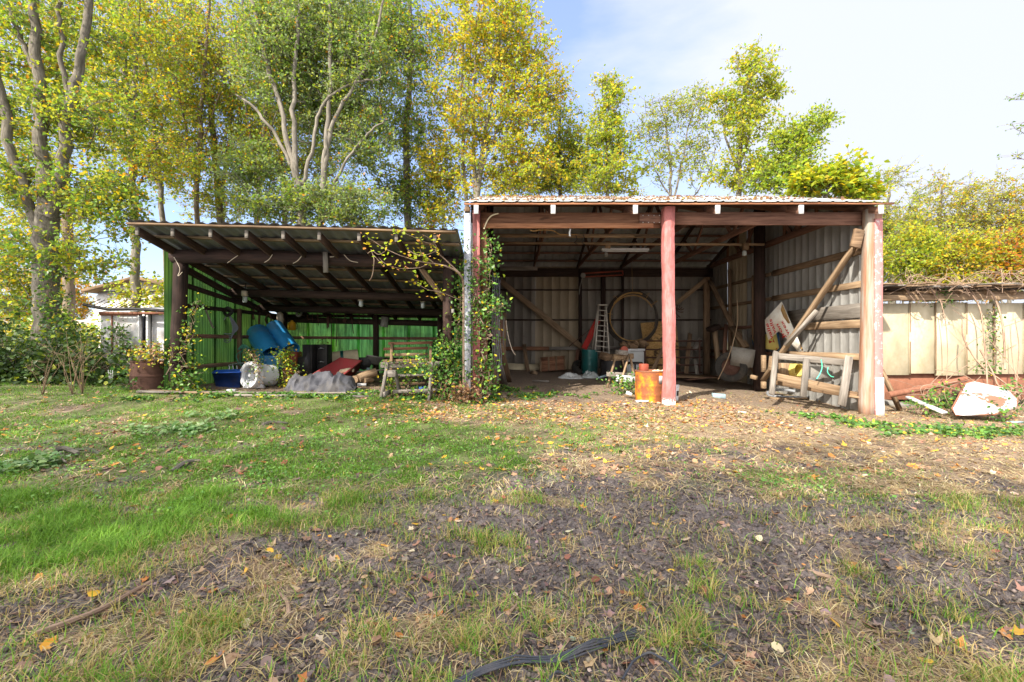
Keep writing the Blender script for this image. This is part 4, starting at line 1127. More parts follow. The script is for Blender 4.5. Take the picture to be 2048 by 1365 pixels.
# grey container and lid, on the plank
t = MB(); a = W(747, 728, 10.6); tray(t, a, .30, .24, .15, Euler((R(-14), R(10), R(25))).to_quaternion()); one(t, 'grey_container', 'stone', 'grey open container tilted at the foot of the rear pole', 'container')
t = MB(); a = W(727, 734, 10.4); t.lathe([(0, .0), (.1, 0), (.15, .12), (.16, .13), (.13, .12), (0, .03)], 16, align(a, a + Vector((.3, -.6, .5)))); one(t, 'black_pot', 'black', 'black plant pot tipped over behind the red tray', 'pot', smooth=True)
t = MB(); t.box(W(737, 739, 10.2), (.07, .05, .06)); one(t, 'blue_carton', 'block', 'tiny pale blue carton by the grey container', 'carton')
plank('shelf_plank', 'grey plank running level behind the sawhorse beam towards the red tray', W(700, 746, 10.0), W(800, 738, 9.6), .2, .03, 'grey_wood')
# wooden bench on end
bn = thing('slatted_bench', 'brown slatted wooden bench back standing behind the sawhorse', 'bench', GP(818, 778))
by = 9.0
for i, (y, x0, x1) in enumerate([(688, 777, 866), (699, 767, 856), (711, 770, 856), (723, 766, 858)]):
    t = MB(); t.beam(W(x0, y, by + .0), W(x1, y - 2, by), .03, .055); t.build('slat', M['brown_wood' if i < 2 else 'old_wood'], bn)
for px in (782, 860):
    t = MB(); t.beam(W(px, 790, by - .05), W(px + 2, 688, by - .05), .05, .07, (0, 1, 0)); t.build('leg', M['old_wood'], bn)
t = MB(); t.beam(W(770, 752, by - .2), W(866, 750, by - .2), .3, .03); t.build('seat', M['grey_wood'], bn)
for py in (768, 776):
    t = MB(); t.beam(W(790, py, 9.3), W(850, py, 9.3), .05, .05); t.build('stretcher', M['old_wood'], bn)
# big sawhorse
sh = thing('sawhorse', 'grey weathered sawhorse standing in weeds left of the barn corner', 'sawhorse', GP(822, 803))
y = 8.05
t = MB(); t.beam(W(763, 731, y), W(880, 729, y), .13, .10); t.build('top_beam', M['grey_wood'], sh)
for (px, qx, yy, py) in [(776, 762, 7.85, 800), (864, 858, 7.85, 806), (786, 802, 8.3, 783), (872, 886, 8.3, 796)]:
    t = MB(); p = W(px, 726, y + (.05 if yy > y else -.05)); q = W(qx, py, yy); q.z = gz(q.x, q.y) - .01; t.beam(p, q, .09, .045, (1, 0, 0)); t.build('leg', M['grey_wood'], sh)
t = MB(); t.beam(W(768, 790, 7.83), W(780, 785, 8.3), .03, .09); t.build('stretcher', M['grey_wood'], sh)
t = MB(); t.beam(W(858, 789, 7.9), W(882, 784, 8.3), .03, .09); t.build('stretcher', M['grey_wood'], sh)
t = MB(); t.beam(W(786, 784, 8.12), W(878, 781, 8.12), .03, .06); t.build('stretcher', M['grey_wood'], sh)
t = MB(); t.box(W(784, 748, 7.98), (.15, .1, .12)); t.build('gusset', M['grey_wood'], sh)
for px in (818, 832, 845):
    t = MB(); a = W(px, 772, 8.9); t.lathe([(0, 0), (.06, 0), (.075, .11), (.08, .12), (.07, .115), (0, .03)], 14, Matrix.Translation((a.x, a.y, gz(a.x, a.y)))); one(t, 'flower_pot', 'deep_blue' if px == 845 else 'black', {818: 'black plant pot under the sawhorse, leftmost of the three pots', 832: 'black plant pot under the sawhorse between two other pots', 845: 'dark blue plant pot under the sawhorse next to two black pots'}[px], 'pot', smooth=True)
# lamps under the roof
def bulb_fixture(px, py, d, label, s=1.0):
    a = W(px, py, d); t = thing('ceiling_lamp', label, 'lamp', a, 'bare bulb lamps under the shed roofs')
    b = MB(); b.box(a + Vector((0, 0, 0)), (.10 * s, .10 * s, .11 * s)); b.build('junction_box', M['pale'], t)
    b = MB(); b.lathe([(.028 * s, 0), (.045 * s, -.02), (.048 * s, -.10), (.03 * s, -.135), (0, -.14)], 14, Matrix.Translation(a + Vector((0, 0, -.055 * s)))); b.build('glass_jar', M['glass'], t, smooth=True)
    b = MB(); b.lathe([(.05 * s, 0), (.052 * s, -.012), (.045 * s, -.02), (.03 * s, -.02)], 14, Matrix.Translation(a + Vector((0, 0, -.055 * s)))); b.build('socket', M['stone'], t, smooth=True)
    b = MB(); b.tube([a + Vector((0, 0, .05)), a + Vector((.01, .02, .22))], .008, 5); b.build('conduit', M['black'], t)
bulb_fixture(490, 588, 9.6, 'glass jar ceiling lamp nearest the left green wall')
bulb_fixture(722, 597, 9.8, 'glass jar ceiling lamp near the rear pole of the lean-to')
bulb_fixture(846, 600, 9.9, 'glass jar ceiling lamp near the vine-covered corner of the lean-to')
plank('hanging_board', 'short grey board nailed upright to the front log beam', W(651, 505, 7.9), W(652, 546, 7.9), .085, .03, 'grey_wood', (0, 1, 0))
for i, (pts) in enumerate([[(348, 515), (360, 538), (356, 553), (365, 545)], [(455, 527), (467, 518), (476, 512)], [(529, 526), (538, 520), (545, 510)], [(586, 528), (596, 522), (604, 512)], [(688, 510), (700, 522), (716, 526)], [(660, 515), (668, 514), (670, 508)]]):
    t = MB(); t.tube(spline([W(px, py, 7.88) for px, py in pts], 5), .006, 5)
    one(t, 'wire', 'pale', ['pale wire curling down the front left pole of the lean-to', 'short pale wire nailed on the log beam nearest the left pole', 'second short pale wire along the log beam from the left pole', 'short pale wire on the log beam left of the hanging board', 'sagging pale wire on the log beam right of the hanging board', 'tiny wire hook just right of the hanging board'][i], 'wire')
t = MB(); a = W(569, 532, 8.4); t.lathe([(0, 0), (.03, 0), (.03, .01), (0, .012)], 12, align(a, a + Vector((0, -1, -.2)))); one(t, 'wasp_nest', 'cream', 'small pale round nest under the lean-to roof sheets', 'nest')
# things hung on the walls
t = MB(); a = W(455, 632, 9.6)
for k in range(5):
    w = .11 + .015 * k; h = .52 - .04 * k
    t.tube(spline([a + Vector((0, 0.0, .03)), a + Vector((-w, .02 * k, -.2)), a + Vector((-w * .7, 0, -h)), a + Vector((w * .4, .02, -h - .02)), a + Vector((w, .02 * k, -.25)), a + Vector((.02, 0, .03))], 6), .010, 6)
one(t, 'hanging_hose', 'hose_grey', 'looped grey hose hanging from the left green wall', 'hose', smooth=True)
t = MB(); t.tube(spline([W(447, 624, 9.55), W(455, 617, 9.5), W(464, 624, 9.55), W(455, 632, 9.55), W(447, 625, 9.6)], 5), .035, 8); one(t, 'rag_knot', 'black', 'dark knotted cloth at the top of the looped grey hose', 'cloth', smooth=True)
t = MB(); t.tube(spline([W(402, 604, 8.9), W(412, 622, 8.9), W(424, 652, 8.9), W(428, 656, 8.9)], 4), .018, 7); one(t, 'hand_scythe', 'grey_wood', 'bent grey wooden handle hanging on the left green wall', 'tool handle', smooth=True)
jug = thing('white_canister', 'tall pale plastic canister hanging in the rear left corner', 'canister', W(560, 655, 11.2))
t = MB(); a = W(560, 658, 11.2); t.lathe([(0, 0), (.068, 0), (.075, .02), (.075, .36), (.05, .39), (.03, .40), (.03, .43), (0, .43)], 18, Matrix.Translation(a)); t.build('body', M['pale'], jug, smooth=True)
t = MB(); t.lathe([(.034, .42), (.034, .45), (0, .452)], 12, Matrix.Translation(a)); t.build('cap', M['cream'], jug, smooth=True)
jug = thing('yellow_jug', 'yellow round-shouldered jug hanging from the rear rail', 'jug', W(584, 660, 11.5))
t = MB(); a = W(584, 661.5, 11.5); t.lathe([(0, 0), (.075, 0), (.092, .02), (.092, .16), (.07, .205), (.03, .22), (.028, .25), (0, .25)], 20, Matrix.Translation(a)); t.build('body', M['yellow'], jug, smooth=True)
t = MB(); t.tube(spline([a + Vector((.085, 0, .19)), a + Vector((.125, 0, .16)), a + Vector((.125, 0, .05)), a + Vector((.09, 0, .03))], 5), .011, 6); t.build('handle', M['rust'], jug, smooth=True)
t = MB(); t.tube([a + Vector((0, 0, .25)), a + Vector((0, .1, .42))], .004, 5); t.build('string', M['black'], jug)
t = MB(); a = W(598, 627, 11.3); t.lathe([(.05, -.015), (.10, -.015), (.105, 0), (.10, .015), (.05, .015), (.05, -.015)], 22, align(a, a + Vector((-.4, -1, .1)))); one(t, 'wire_reel', 'stone', 'round grey reel hanging under the rear eave above the yellow jug', 'reel', smooth=True)
def hung(name, px, label, shape):
    t = MB()
    for pts, r in shape: t.tube([W(px + x, y, 11.72) for x, y in pts], r, 6)
    one(t, name, 'rust', label, 'hand tool', smooth=True)
hung('hook_tool', 615, 'hooked rusty tool, first on the rear rail right of the yellow jug', [([(0, 630), (0, 636), (3, 641), (6, 639)], .018)])
hung('thin_rod', 625, 'thin short rod, second on the rear rail right of the yellow jug', [([(0, 628), (0, 644)], .010)])
hung('file_tool', 636, 'slender dark file, third on the rear rail right of the yellow jug', [([(0, 628), (0, 640)], .016), ([(0, 640), (1, 652)], .009)])
hung('fork_tool', 656, 'broad rusty two-pronged tool, longest on the rear rail', [([(-1.5, 632), (-1.5, 658)], .016), ([(1.5, 632), (1.5, 656)], .016), ([(0, 632), (0, 650)], .02)])
hung('clamp_tool', 668, 'small rusty clamp right of the two-pronged tool', [([(0, 626), (0, 640)], .012), ([(-2, 633), (2, 633)], .012)])
hung('gear_lump', 690, 'round rusty gear hanging left of the rear pole', [([(0, 630), (0, 638)], .014), ([(-3, 642), (3, 643)], .05)])
hung('long_strap', 662, 'long dark strap hanging down past the middle rail', [([(0, 632), (1, 660), (1, 696)], .007)])
hung('long_chain', 674, 'long dark chain hanging right of the strap, past the middle rail', [([(0, 632), (-.5, 660), (-1.5, 694)], .008)])
hung('bent_bar', 702, 'bent dark bar hanging between the gear and the rear pole', [([(0, 630), (3, 650), (5, 668)], .010)])
hung('short_string', 718, 'short dark cord hanging just left of the rear pole', [([(0, 630), (1, 651)], .006)])
t = MB(); a = W(768, 655, 11.7); t.lathe([(0, 0), (.095, 0), (.10, .01), (.105, .25), (.1, .26), (0, .255)], 20, Matrix.Translation(a) @ Matrix.Rotation(R(8), 4, 'Y')); one(t, 'tin_pail', 'stone', 'grey tin pail hanging upside down right of the rear pole', 'pail', smooth=True)
t = MB(); t.box(W(906, 623, 7.95), (.05, .05, .07)); one(t, 'switch_box', 'stone', 'small grey switch box on the lean-to right pole', 'switch box')
for i, (pts) in enumerate([[(424, 612), (430, 600), (420, 590)], [(508, 640), (506, 628), (510, 615)], [(519, 652), (518, 640), (520, 622)]]):
    t = MB(); t.tube(spline([W(x, y, 10.3 + .25 * i) for x, y in pts], 4), .022, 6); one(t, 'harness_strap', 'rust', ['leather strap over the upper rail of the left green wall', 'dark strap on the left green wall above the leaning barrels', 'dark lumpy strap nearest the rear left corner'][i], 'strap', smooth=True)
t = MB(); a = W(536, 640, 11.0); pts = [a + Vector((.07 * math.cos(g), .02, .11 * math.sin(g))) for g in np.linspace(0, 6.28, 20)[:-1]]; t.tube(pts, .018, 6, closed=True); one(t, 'horse_collar', 'rust', 'oval leather loop hanging by the rear left corner', 'leather loop', smooth=True)

# ---------------- inside the barn
# step ladder
ld = thing('step_ladder', 'old folding step ladder standing before the dark back wall', 'ladder', W(1205, 712, 13.0))
d = 12.9; tL, tR, bL, bR = W(1197, 612, d + .25), W(1212, 613, d + .25), W(1190, 706, d - .05), W(1218, 709, d - .05)
for p, q in ((tL, bL), (tR, bR)):
    t = MB(); t.beam(q, p, .035, .07, (0, 1, 0)); t.build('rail', M['aluminium'], ld)
for i in range(9):
    k = .03 + i / 9.2; t = MB(); p = bL.lerp(tL, k); q = bR.lerp(tR, k); t.beam(p, q, .085, .022, (0, 0, 1)); t.build('step', M['aluminium'], ld)
t = MB(); t.box((tL + tR) / 2 + Vector((0, 0, .02)), (.27, .16, .03)); t.build('top_cap', M['aluminium'], ld)
for p, q in ((tL + Vector((0, .1, 0)), bL + Vector((.03, .65, 0))), (tR + Vector((0, .1, 0)), bR + Vector((-.03, .65, 0)))):
    t = MB(); t.beam(q, p, .03, .05, (0, 1, 0)); t.build('rear_rail', M['aluminium'], ld)
plank('red_plank', 'red painted board leaning behind the step ladder', W(1168, 698, 13.7), W(1196, 640, 14.0), .17, .03, 'red_board', (0, 1, 0))
t = MB(); t.tube([W(1138, 694, 13.6), W(1190, 652, 13.95)], .012, 6); one(t, 'iron_bar', 'rust', 'thin dark iron bar crossing behind the red board', 'bar')
# big coil of hose
t = MB(); c = W(1266, 636, 13.3)
for k in range(5):
    r0 = .70 + .020 * k + .01 * (k % 2); pts = []
    for j in range(48):
        g = 2 * math.pi * j / 48; r = r0 + .012 * math.sin(3 * g + k)
        pts.append(c + Vector((r * math.cos(g) * .97, .03 * k + .02 * math.sin(g * 2), r * math.sin(g) * 1.02)))
    t.tube(pts, .024, 7, closed=True)
hc = one(t, 'hose_coil', 'hose_black', 'large coil of black hose hung like a ring in the barn', 'hose coil', smooth=True)
t = MB(); pts = [c + Vector((.66 * math.cos(g) - .03, -.06 + .03 * math.sin(g * 3), .66 * math.sin(g) - .02)) for g in np.linspace(.5, 5.9, 44)]; t.tube(pts, .017, 6)
pts = [c + Vector((.68 * math.cos(g), -.08, .72 * math.sin(g))) for g in np.linspace(1.2, 2.6, 14)]; t.tube(pts, .026, 6)
one(t, 'yellow_rope', 'rope_tan', 'tan rope wound round the inside of the large hose ring', 'rope', smooth=True)
t = MB()
for g in (.6, 1.0, 2.3, 3.0): 
    p = c + Vector((.74 * math.cos(g), -.02, .75 * math.sin(g))); q = Vector((math.cos(g), 0, math.sin(g)))
    t.tube([p + q * .09 + Vector((0, .15, 0)), p + q * .09 + Vector((0, -.08, 0)), p - q * .1 + Vector((0, -.1, 0)), p - q * .1 + Vector((0, .14, 0)), p + q * .09 + Vector((0, .15, 0))], .008, 5)
p = c + Vector((.0, .05, .78)); t.tube([p, p + Vector((0, .1, .9))], .004, 4)
o = one(t, 'hose_tie', 'rope_tan', 'binding cords tied round the large hose ring', 'cord')
# strand board leaning
t = MB(); t.prism([W(1281, 647, 13.9), W(1352, 641, 13.9), W(1362, 745, 13.35), W(1296, 745, 13.35)], (0, .02, 0)); one(t, 'strand_board', 'osb', 'yellowish strand board sheet leaning behind the hose ring', 'board')
t = MB(); t.prism([W(1291, 684, 13.7), W(1320, 684, 13.7), W(1321, 697, 13.65), W(1292, 698, 13.65)], (0, -.015, 0)); one(t, 'yellow_scrap', 'yellow', 'yellow painted scrap of board on the leaning strand board', 'board')
# farm gate
gt = thing('farm_gate', 'dark tube farm gate standing across the back of the barn', 'gate', W(1345, 750, 13.0))
for y, d2 in ((683, 0), (700, 0), (716, 0), (731, 0), (746, 0)):
    t = MB(); t.tube([W(1287, y, 13.05), W(1404, y, 13.1)], .022, 8); t.build('rail', M['rust'], gt)
for px in (1290, 1399):
    t = MB(); t.tube([W(px, 681, 13.05), W(px, 748, 13.05)], .024, 8); t.build('upright', M['rust'], gt)
plank('white_brace_board', 'pale painted board slanting behind the farm gate', W(1364, 741, 13.5), W(1402, 678, 13.6), .14, .03, 'grey_wood', (0, 1, 0))
plank('floor_sheet', 'buckled brown sheet lying flat at the foot of the gate', W(1338, 752, 12.3), W(1432, 754, 12.2), 1.0, .02, 'old_wood')
plank('floor_sheet', 'curled edge of dark panelling on the floor before the gate', W(1372, 760, 11.8), W(1438, 753, 11.9), .3, .02, 'mid_wood')
# freezer
t = thing('chest_freezer', 'pale chest freezer half hidden behind the small sawhorse', 'freezer', W(1275, 752, 13.0))
m2 = MB(); c = W(1270, 727, 12.9); m2.box((c.x, 13.1, c.z), (.50, .5, .68)); m2.build('body', M['bag'], t)
m2 = MB(); m2.box((c.x, 13.1, c.z + .375), (.53, .53, .06)); m2.build('lid', M['white_plastic'], t)
m2 = MB(); 
for k in range(9):
    q = Vector((c.x - .35 + .08 * k + rnd.uniform(-.03, .03), 13.0 + rnd.uniform(-.1, .1), c.z + .47 + .1 * rnd.random()))
    m2.box(q, (rnd.uniform(.1, .3), rnd.uniform(.1, .2), rnd.uniform(.06, .14)), Euler((rnd.random(), rnd.random() * .6, rnd.random() * 3)).to_quaternion())
one(m2, 'scrap_pile', 'old_wood', 'heap of grey brown scraps on top of the chest freezer', 'scrap pile')
# drums in the barn
a = W(1179, 746, 13.0); a.z = gz(a.x, 13.0) + 0.02; drum('steel_drum', 'dark teal steel drum with a scuffed side near the back wall', a, a + Vector((0, 0, .66)), .232, 'teal', ribs=(.35, .62))
a = W(1222, 757, 12.0); a.z = gz(a.x, 12.0); drum('steel_drum', 'black drum cut low with boxes piled on top', a, a + Vector((0, 0, .44)), .27, 'black_metal', True)
t = MB(); c = a + Vector((-.12, -.05, .54)); t.box(c, (.3, .3, .2), Euler((.2, .3, .5)).to_quaternion()); one(t, 'cardboard_box', 'old_wood', 'squashed brown box tilted on the left of the black drum', 'box')
t = MB(); c = a + Vector((.17, 0, .53)); t.box(c, (.36, .26, .2), Euler((0, -.05, .15)).to_quaternion()); one(t, 'cardboard_box', 'old_wood', 'brown box lying level on the right of the black drum', 'box')
plank('short_stick', 'pale stick laid across the rim of the black drum', a + Vector((-.05, -.2, .45)), a + Vector((.4, -.22, .50)), .05, .03, 'tan_wood')
# small sawhorse with log and box
sw = thing('small_sawhorse', 'small pale sawhorse standing left of the yellow rusty drum', 'sawhorse', GP(1245, 775))
y = 10.4
t = MB(); t.beam(W(1227, 715, y), W(1265, 713, y + .1), .12, .12); t.build('top_beam', M['tan_wood'], sw)
for (px, qx, yy, py) in [(1232, 1214, 10.2, 757), (1258, 1236, 9.7, 771), (1260, 1272, 10.2, 757), (1243, 1256, 10.8, 745)]:
    t = MB(); q = W(qx, py, yy); q.z = gz(q.x, q.y); t.beam(W(px, 712, y), q, .075, .04, (1, 0, 0)); t.build('leg', M['tan_wood'], sw)
t = MB(); t.beam(W(1213, 749, 10.15), W(1272, 752, 10.15), .03, .10); t.build('stretcher', M['grey_wood'], sw)
t = MB(); t.beam(W(1232, 757, 9.9), W(1276, 760, 9.9), .04, .14); t.build('stretcher', M['white_paint'], sw)
t = MB(); t.box(W(1243, 706, 10.35), (.24, .18, .11), Euler((0, .1, .3)).to_quaternion()); one(t, 'wooden_box', 'grey_wood', 'small grey wooden box on the small sawhorse', 'box')
t = MB(); a = W(1247, 702, 10.6); t.lathe([(0, -.06), (.09, -.06), (.095, 0), (.09, .06), (0, .06)], 18, align(a, a + Vector((.2, -1, .3)))); one(t, 'brown_pot', 'red_tin', 'round brown pot on the small sawhorse behind the grey box', 'pot', smooth=True)
t = MB(); a = W(1270, 729, 10.9); t.lathe([(0, 0), (.17, 0), (.18, .03), (.17, .05), (0, .05)], 22, Matrix.Translation(a)); t.tube([a, a + Vector((.02, 0, -.5))], .02, 6); t.tube([a + Vector((-.02, 0, -.25)), a + Vector((-.17, 0, -.4))], .015, 6); one(t, 'round_stool', 'black', 'black round stool between the sawhorse and the drum', 'stool')
# orange drum behind the centre post
a = GP(1300, 793); a.y = 8.42; a.x = (1301 - 1024) * 8.42 / FPX; a.z = gz(a.x, a.y) - .03
od = drum('rusty_drum', 'yellow paint-peeling rusty drum behind the pink centre post', a, a + Vector((0, 0, .575)), .275, 'orange_drum', True, ribs=(.26, .56), rimmat='rust_pipe')
t = MB(); t.lathe([(0, .52), (.25, .515), (.26, .51)], 24, Matrix.Translation(a)); t.build('fill', M['stone'], od)
t = MB(); t.lathe([(.278, 0.36), (.2815, .36), (.2815, .50), (.278, .50)], 6, Matrix.Translation(a), arc=(R(-76), R(-58))); t.build('label', M['bag'], od)
t = MB(); c = a + Vector((-.12, .02, .62)); t.box(c, (.14, .12, .17), Euler((0, 0, .2)).to_quaternion()); one(t, 'tin_box', 'red_tin', 'small rust red tin standing on the yellow drum', 'tin')
for i in range(6):
    t = MB(); c = a + Vector((.04 + .042 * i, -.05 + .05 * (i % 2), .555 + .01 * (i % 3))); t.lathe([(0, -.03), (.024, -.022), (.036, 0), (.026, .024), (0, .03)], 9, Matrix.Translation(c) @ Matrix.Rotation(rnd.random(), 4, 'X')); one(t, 'walnut_husk', 'cream', 'pale round husk among the pile on the yellow drum', 'husk', 'husks piled on the yellow drum', True)
t = MB(); t.box(W(1258, 788, 8.3), (.10, .06, .06), Euler((0, .4, .3)).to_quaternion()); one(t, 'foam_scrap', 'white_plastic', 'white scrap left of the yellow rusty drum', 'foam scrap')
plank('round_pole', 'thin pale pole lying on the ground before the yellow drum', GP(1250, 797) + Vector((0, 0, .05)), GP(1330, 803) + Vector((0, 0, .05)), .045, .045, 'tan_wood')
plank('white_board', 'short white board lying under the pale pole', GP(1272, 806) + Vector((0, 0, .02)), GP(1332, 803) + Vector((0, 0, .03)), .12, .03, 'white_paint')
# pail right of post
a = GP(1347, 802); a.y += .05
pa = thing('paint_pail', 'white pail with a dark label tucked behind the pink post', 'pail', a)
t = MB(); t.lathe([(0, 0), (.095, 0), (.10, .01), (.115, .27), (.12, .275), (.12, .285), (.108, .28), (.1, .2), (.09, .02), (0, .02)], 26, Matrix.Translation(a)); t.build('body', M['white_plastic'], pa, smooth=True)
t = MB(); t.lathe([(.1045, .09), (.108, .09), (.112, .18), (.1085, .18)], 5, Matrix.Translation(a), arc=(R(-70), R(-38))); t.build('label', M['black'], pa)
t = MB(); t.lathe([(.115, .24), (.122, .24), (.122, .255), (.115, .255)], 26, Matrix.Translation(a)); t.build('rim_band', M['bag'], pa, smooth=True)
t = MB(); a = GP(1437, 797); t.box(a + Vector((0, 0, .045)), (.24, .16, .085), Euler((0, .05, -.25)).to_quaternion()); one(t, 'pale_block', 'block', 'pale blue-grey block lying on the dirt floor', 'block')
plank('thin_lath', 'thin pale lath on the ground right of the white pail', GP(1358, 801) + Vector((0, 0, .01)), GP(1392, 803) + Vector((0, 0, .01)), .02, .015, 'tan_wood')
t = MB(); t.box(GP(1484, 828) + Vector((0, 0, .015)), (.12, .05, .03), Euler((0, 0, .2)).to_quaternion()); one(t, 'foam_scrap', 'bag', 'small white scrap on the leaf-strewn dirt before the barn', 'foam scrap')
# tyre, crate, foam slab, bag, plate
def tyre(mb, m, R0, w, r):
    pr = [(r, -w * .38), (r * 1.08, -w * .5), (R0 * .93, -w * .5), (R0 * .985, -w * .38)]
    for k in range(7): 
        z = -w * .34 + w * .68 * k / 6; pr += [(R0 - (.012 if k % 2 else 0), z - .004), (R0 - (.012 if k % 2 else 0), z + .004)]
    pr += [(R0 * .985, w * .38), (R0 * .93, w * .5), (r * 1.08, w * .5), (r, w * .38), (r * .98, 0), (r, -w * .38)]
    mb.lathe(pr, 44, m)
a = W(1164, 745, 13.2); a.z = gz(a.x, 13.2) + .14
t = MB(); tyre(t, align(a, a + Vector((.25, -.55, .8))), .30, .19, .19); one(t, 'old_tyre', 'rubber', 'worn tyre slumped against the dark teal drum', 'tyre', smooth=True)
cr = thing('slatted_crate', 'brown slatted crate leaning on its side by the back wall', 'crate', W(1105, 745, 13.4))
q0 = W(1080, 744, 13.2); ux = W(1131, 740, 13.25) - q0; uz = W(1080, 716, 13.45) - q0
for k in range(4):
    t = MB(); p = q0 + uz * (.12 + .25 * k); t.beam(p, p + ux, .018, .11, (0, .3, 1)); t.build('slat', M['brown_wood'], cr)
for k in (.02, .34, .64, .97):
    t = MB(); p = q0 + ux * k + Vector((0, -.03, 0)); t.beam(p, p + uz, .05, .025, (0, 1, 0)); t.build('batten', M['old_wood'], cr)
t = MB(); t.prism([W(1006, 745, 13.9), W(1078, 747, 13.9), W(1079, 730, 13.98), W(1007, 727, 13.98)], (0, .08, 0)); one(t, 'foam_slab', 'cream', 'long cream insulation slab at the foot of the back wall', 'slab')
a = W(1141, 752, 12.0); t = MB(); a.z = gz(a.x, a.y)
def bagf(u, v):
    g = 2 * math.pi * u; r = (1 - v); qx, qy = r * math.cos(g), r * math.sin(g)
    f = float(fbm(qx * 3.5 + 5, qy * 3.5, 15, 3)); f2 = abs(float(fbm(qx * 7 + 2, qy * 7, 25, 2)) - .5) * 2
    return (a.x + .36 * qx * (.8 + .4 * f), a.y + .22 * qy, a.z + .20 * (1 - r ** 2.2) * (.25 + .75 * f) * (1.15 - .7 * f2))
t.sheet(bagf, 48, 18); one(t, 'crumpled_bag', 'bag', 'crumpled white plastic bag on the dirt before the old tyre', 'bag')
a = W(1180, 752, 12.1); t = MB(); a.z = gz(a.x, a.y); 
def bagg(u, v):
    g = 2 * math.pi * u; r = (1 - v); qx, qy = r * math.cos(g), r * math.sin(g)
    f = float(fbm(qx * 4 + 15, qy * 4, 35, 3)); f2 = abs(float(fbm(qx * 8 + 12, qy * 8, 45, 2)) - .5) * 2
    return (a.x + .26 * qx, a.y + .2 * qy, a.z + .24 * (1 - r ** 2) * (.2 + .8 * f) * (1.2 - .8 * f2))
t.sheet(bagg, 40, 14); one(t, 'crumpled_sheeting', 'glass', 'clear crumpled plastic sheeting between the white bag and black drum', 'plastic sheeting')
plank('floor_board', 'flat grey board scrap on the dirt in the barn mouth', GP(1066, 764) + Vector((0, 0, .03)), GP(1098, 766) + Vector((0, 0, .03)), .18, .03, 'grey_wood')
t = MB(); t.tube([W(1195, 757, 11.3), W(1212, 752, 11.4)], .03, 8); one(t, 'pipe_offcut', 'block', 'short pale blue pipe offcut beside the black drum', 'pipe')
# odd boards stood along the back and right walls
for (p, q, d0, d1, w_, mat, lab) in [((1372, 748), (1380, 668), 13.0, 13.8, .12, 'old_wood', 'brown board leaning on the back wall just right of the strand board'),
                                     ((1394, 750), (1388, 700), 12.8, 13.6, .10, 'grey_wood', 'short grey board leaning by the right end of the farm gate'),
                                     ((1446, 752), (1452, 650), 12.6, 12.9, .10, 'mid_wood', 'dark narrow board standing between the plank post and the side post'),
                                     ((1498, 752), (1488, 660), 11.3, 11.7, .11, 'grey_wood', 'grey board leaning on the right wall behind the cart wheel tray'),
                                     ((1056, 744), (1048, 690), 13.6, 14.1, .12, 'old_wood', 'short brown board leaning on the back wall above the cream slab'),
                                     ((1150, 742), (1156, 700), 13.5, 14.0, .10, 'mid_wood', 'dark board end standing behind the worn tyre'),
                                     ((1300, 752), (1330, 690), 12.7, 13.0, .10, 'old_wood', 'brown slat slanting across the left half of the farm gate')]:
    plank('leaning_plank', lab, W(p[0], p[1], d0), W(q[0], q[1], d1), w_, .03, mat, (0, 1, 0))
for i, (px, py, d, s_) in enumerate([(1232, 742, 11.8, .16), (1290, 748, 12.2, .2), (1330, 756, 11.9, .18), (1206, 748, 12.6, .14), (1068, 752, 12.8, .13)]):
    t = MB(); a = W(px, py, d); a.z = gz(a.x, a.y) + s_ * .3; t.box(a, (s_ * 1.5, s_, s_ * .7), Euler((.1 * i, .15, .5 * i)).to_quaternion())
    one(t, 'scrap_block', ('old_wood', 'mid_wood', 'grey_wood', 'rust', 'tan_wood')[i], ('brown scrap block under the small pale sawhorse', 'dark wood scrap on the floor right of the round stool', 'grey timber scrap at the foot of the farm gate', 'rusty lump between the two steel drums', 'tan wood scrap lying left of the slatted crate')[i], 'scrap')
# leaning boards left
plank('leaning_board', 'grey board leaning out from the ivy post into the barn', GP(1010, 771), W(988, 688, 9.4), .13, .03, 'grey_wood', (0, 1, 0))
plank('leaning_board', 'brown board leaning behind the grey one by the ivy post', GP(1017, 765), W(998, 690, 9.7), .16, .03, 'old_wood', (0, 1, 0))
for i in range(5):
    x = 984 + i * 3.5; t = MB(); t.tube(spline([W(x + 2, 545 + 4 * i, 9.2), W(x, 640, 9.2), W(x + 1 + i, 700 + 6 * i, 9.2), W(x - 1, 742, 9.2)], 5), .008, 5)
    one(t, 'dangling_string', 'hose_grey', 'thin cord dangling inside the barn behind the ivy post', 'cord', 'cords dangling behind the ivy post')
t = MB(); t.tube(spline([W(1012, 642, 9.6), W(1016, 672, 9.6), W(1024, 700, 9.5), W(1031, 711, 9.5)], 5), .010, 6); one(t, 'curved_vine', 'pale', 'pale curved wire hanging before the dark back wall, rightmost of the dangling cords', 'wire', smooth=True)
# ceiling things in the barn
tf = thing('tube_light', 'long white fluorescent tube fitting hung under the barn trusses', 'tube light', W(1250, 502, 10.6))
t = MB(); t.box(W(1250, 500, 10.6), (1.10, .11, .05)); t.build('housing', M['white_plastic'], tf)
t = MB(); t.tube([W(1205, 503, 10.55), W(1296, 503, 10.55)], .02, 8); t.build('tube', M['bag'], tf, smooth=True)
t = MB(); t.beam(W(1217, 484, 10.55), W(1215, 498, 10.55), .12, .06, (0, 1, 0)); t.build('hanger', M['tan_wood'], tf)
t = MB(); a = W(1212, 505, 10.5); t.lathe([(.03, 0), (.045, -.04), (.04, -.1), (0, -.11)], 12, Matrix.Translation(a)); one(t, 'bulb_socket', 'stone', 'grey bulb socket hanging at the left end of the tube light', 'bulb socket', smooth=True)
lp = thing('hanging_lamp', 'bulb lamp on an orange wood block near the right barn wall', 'lamp', W(1489, 500, 10.3))
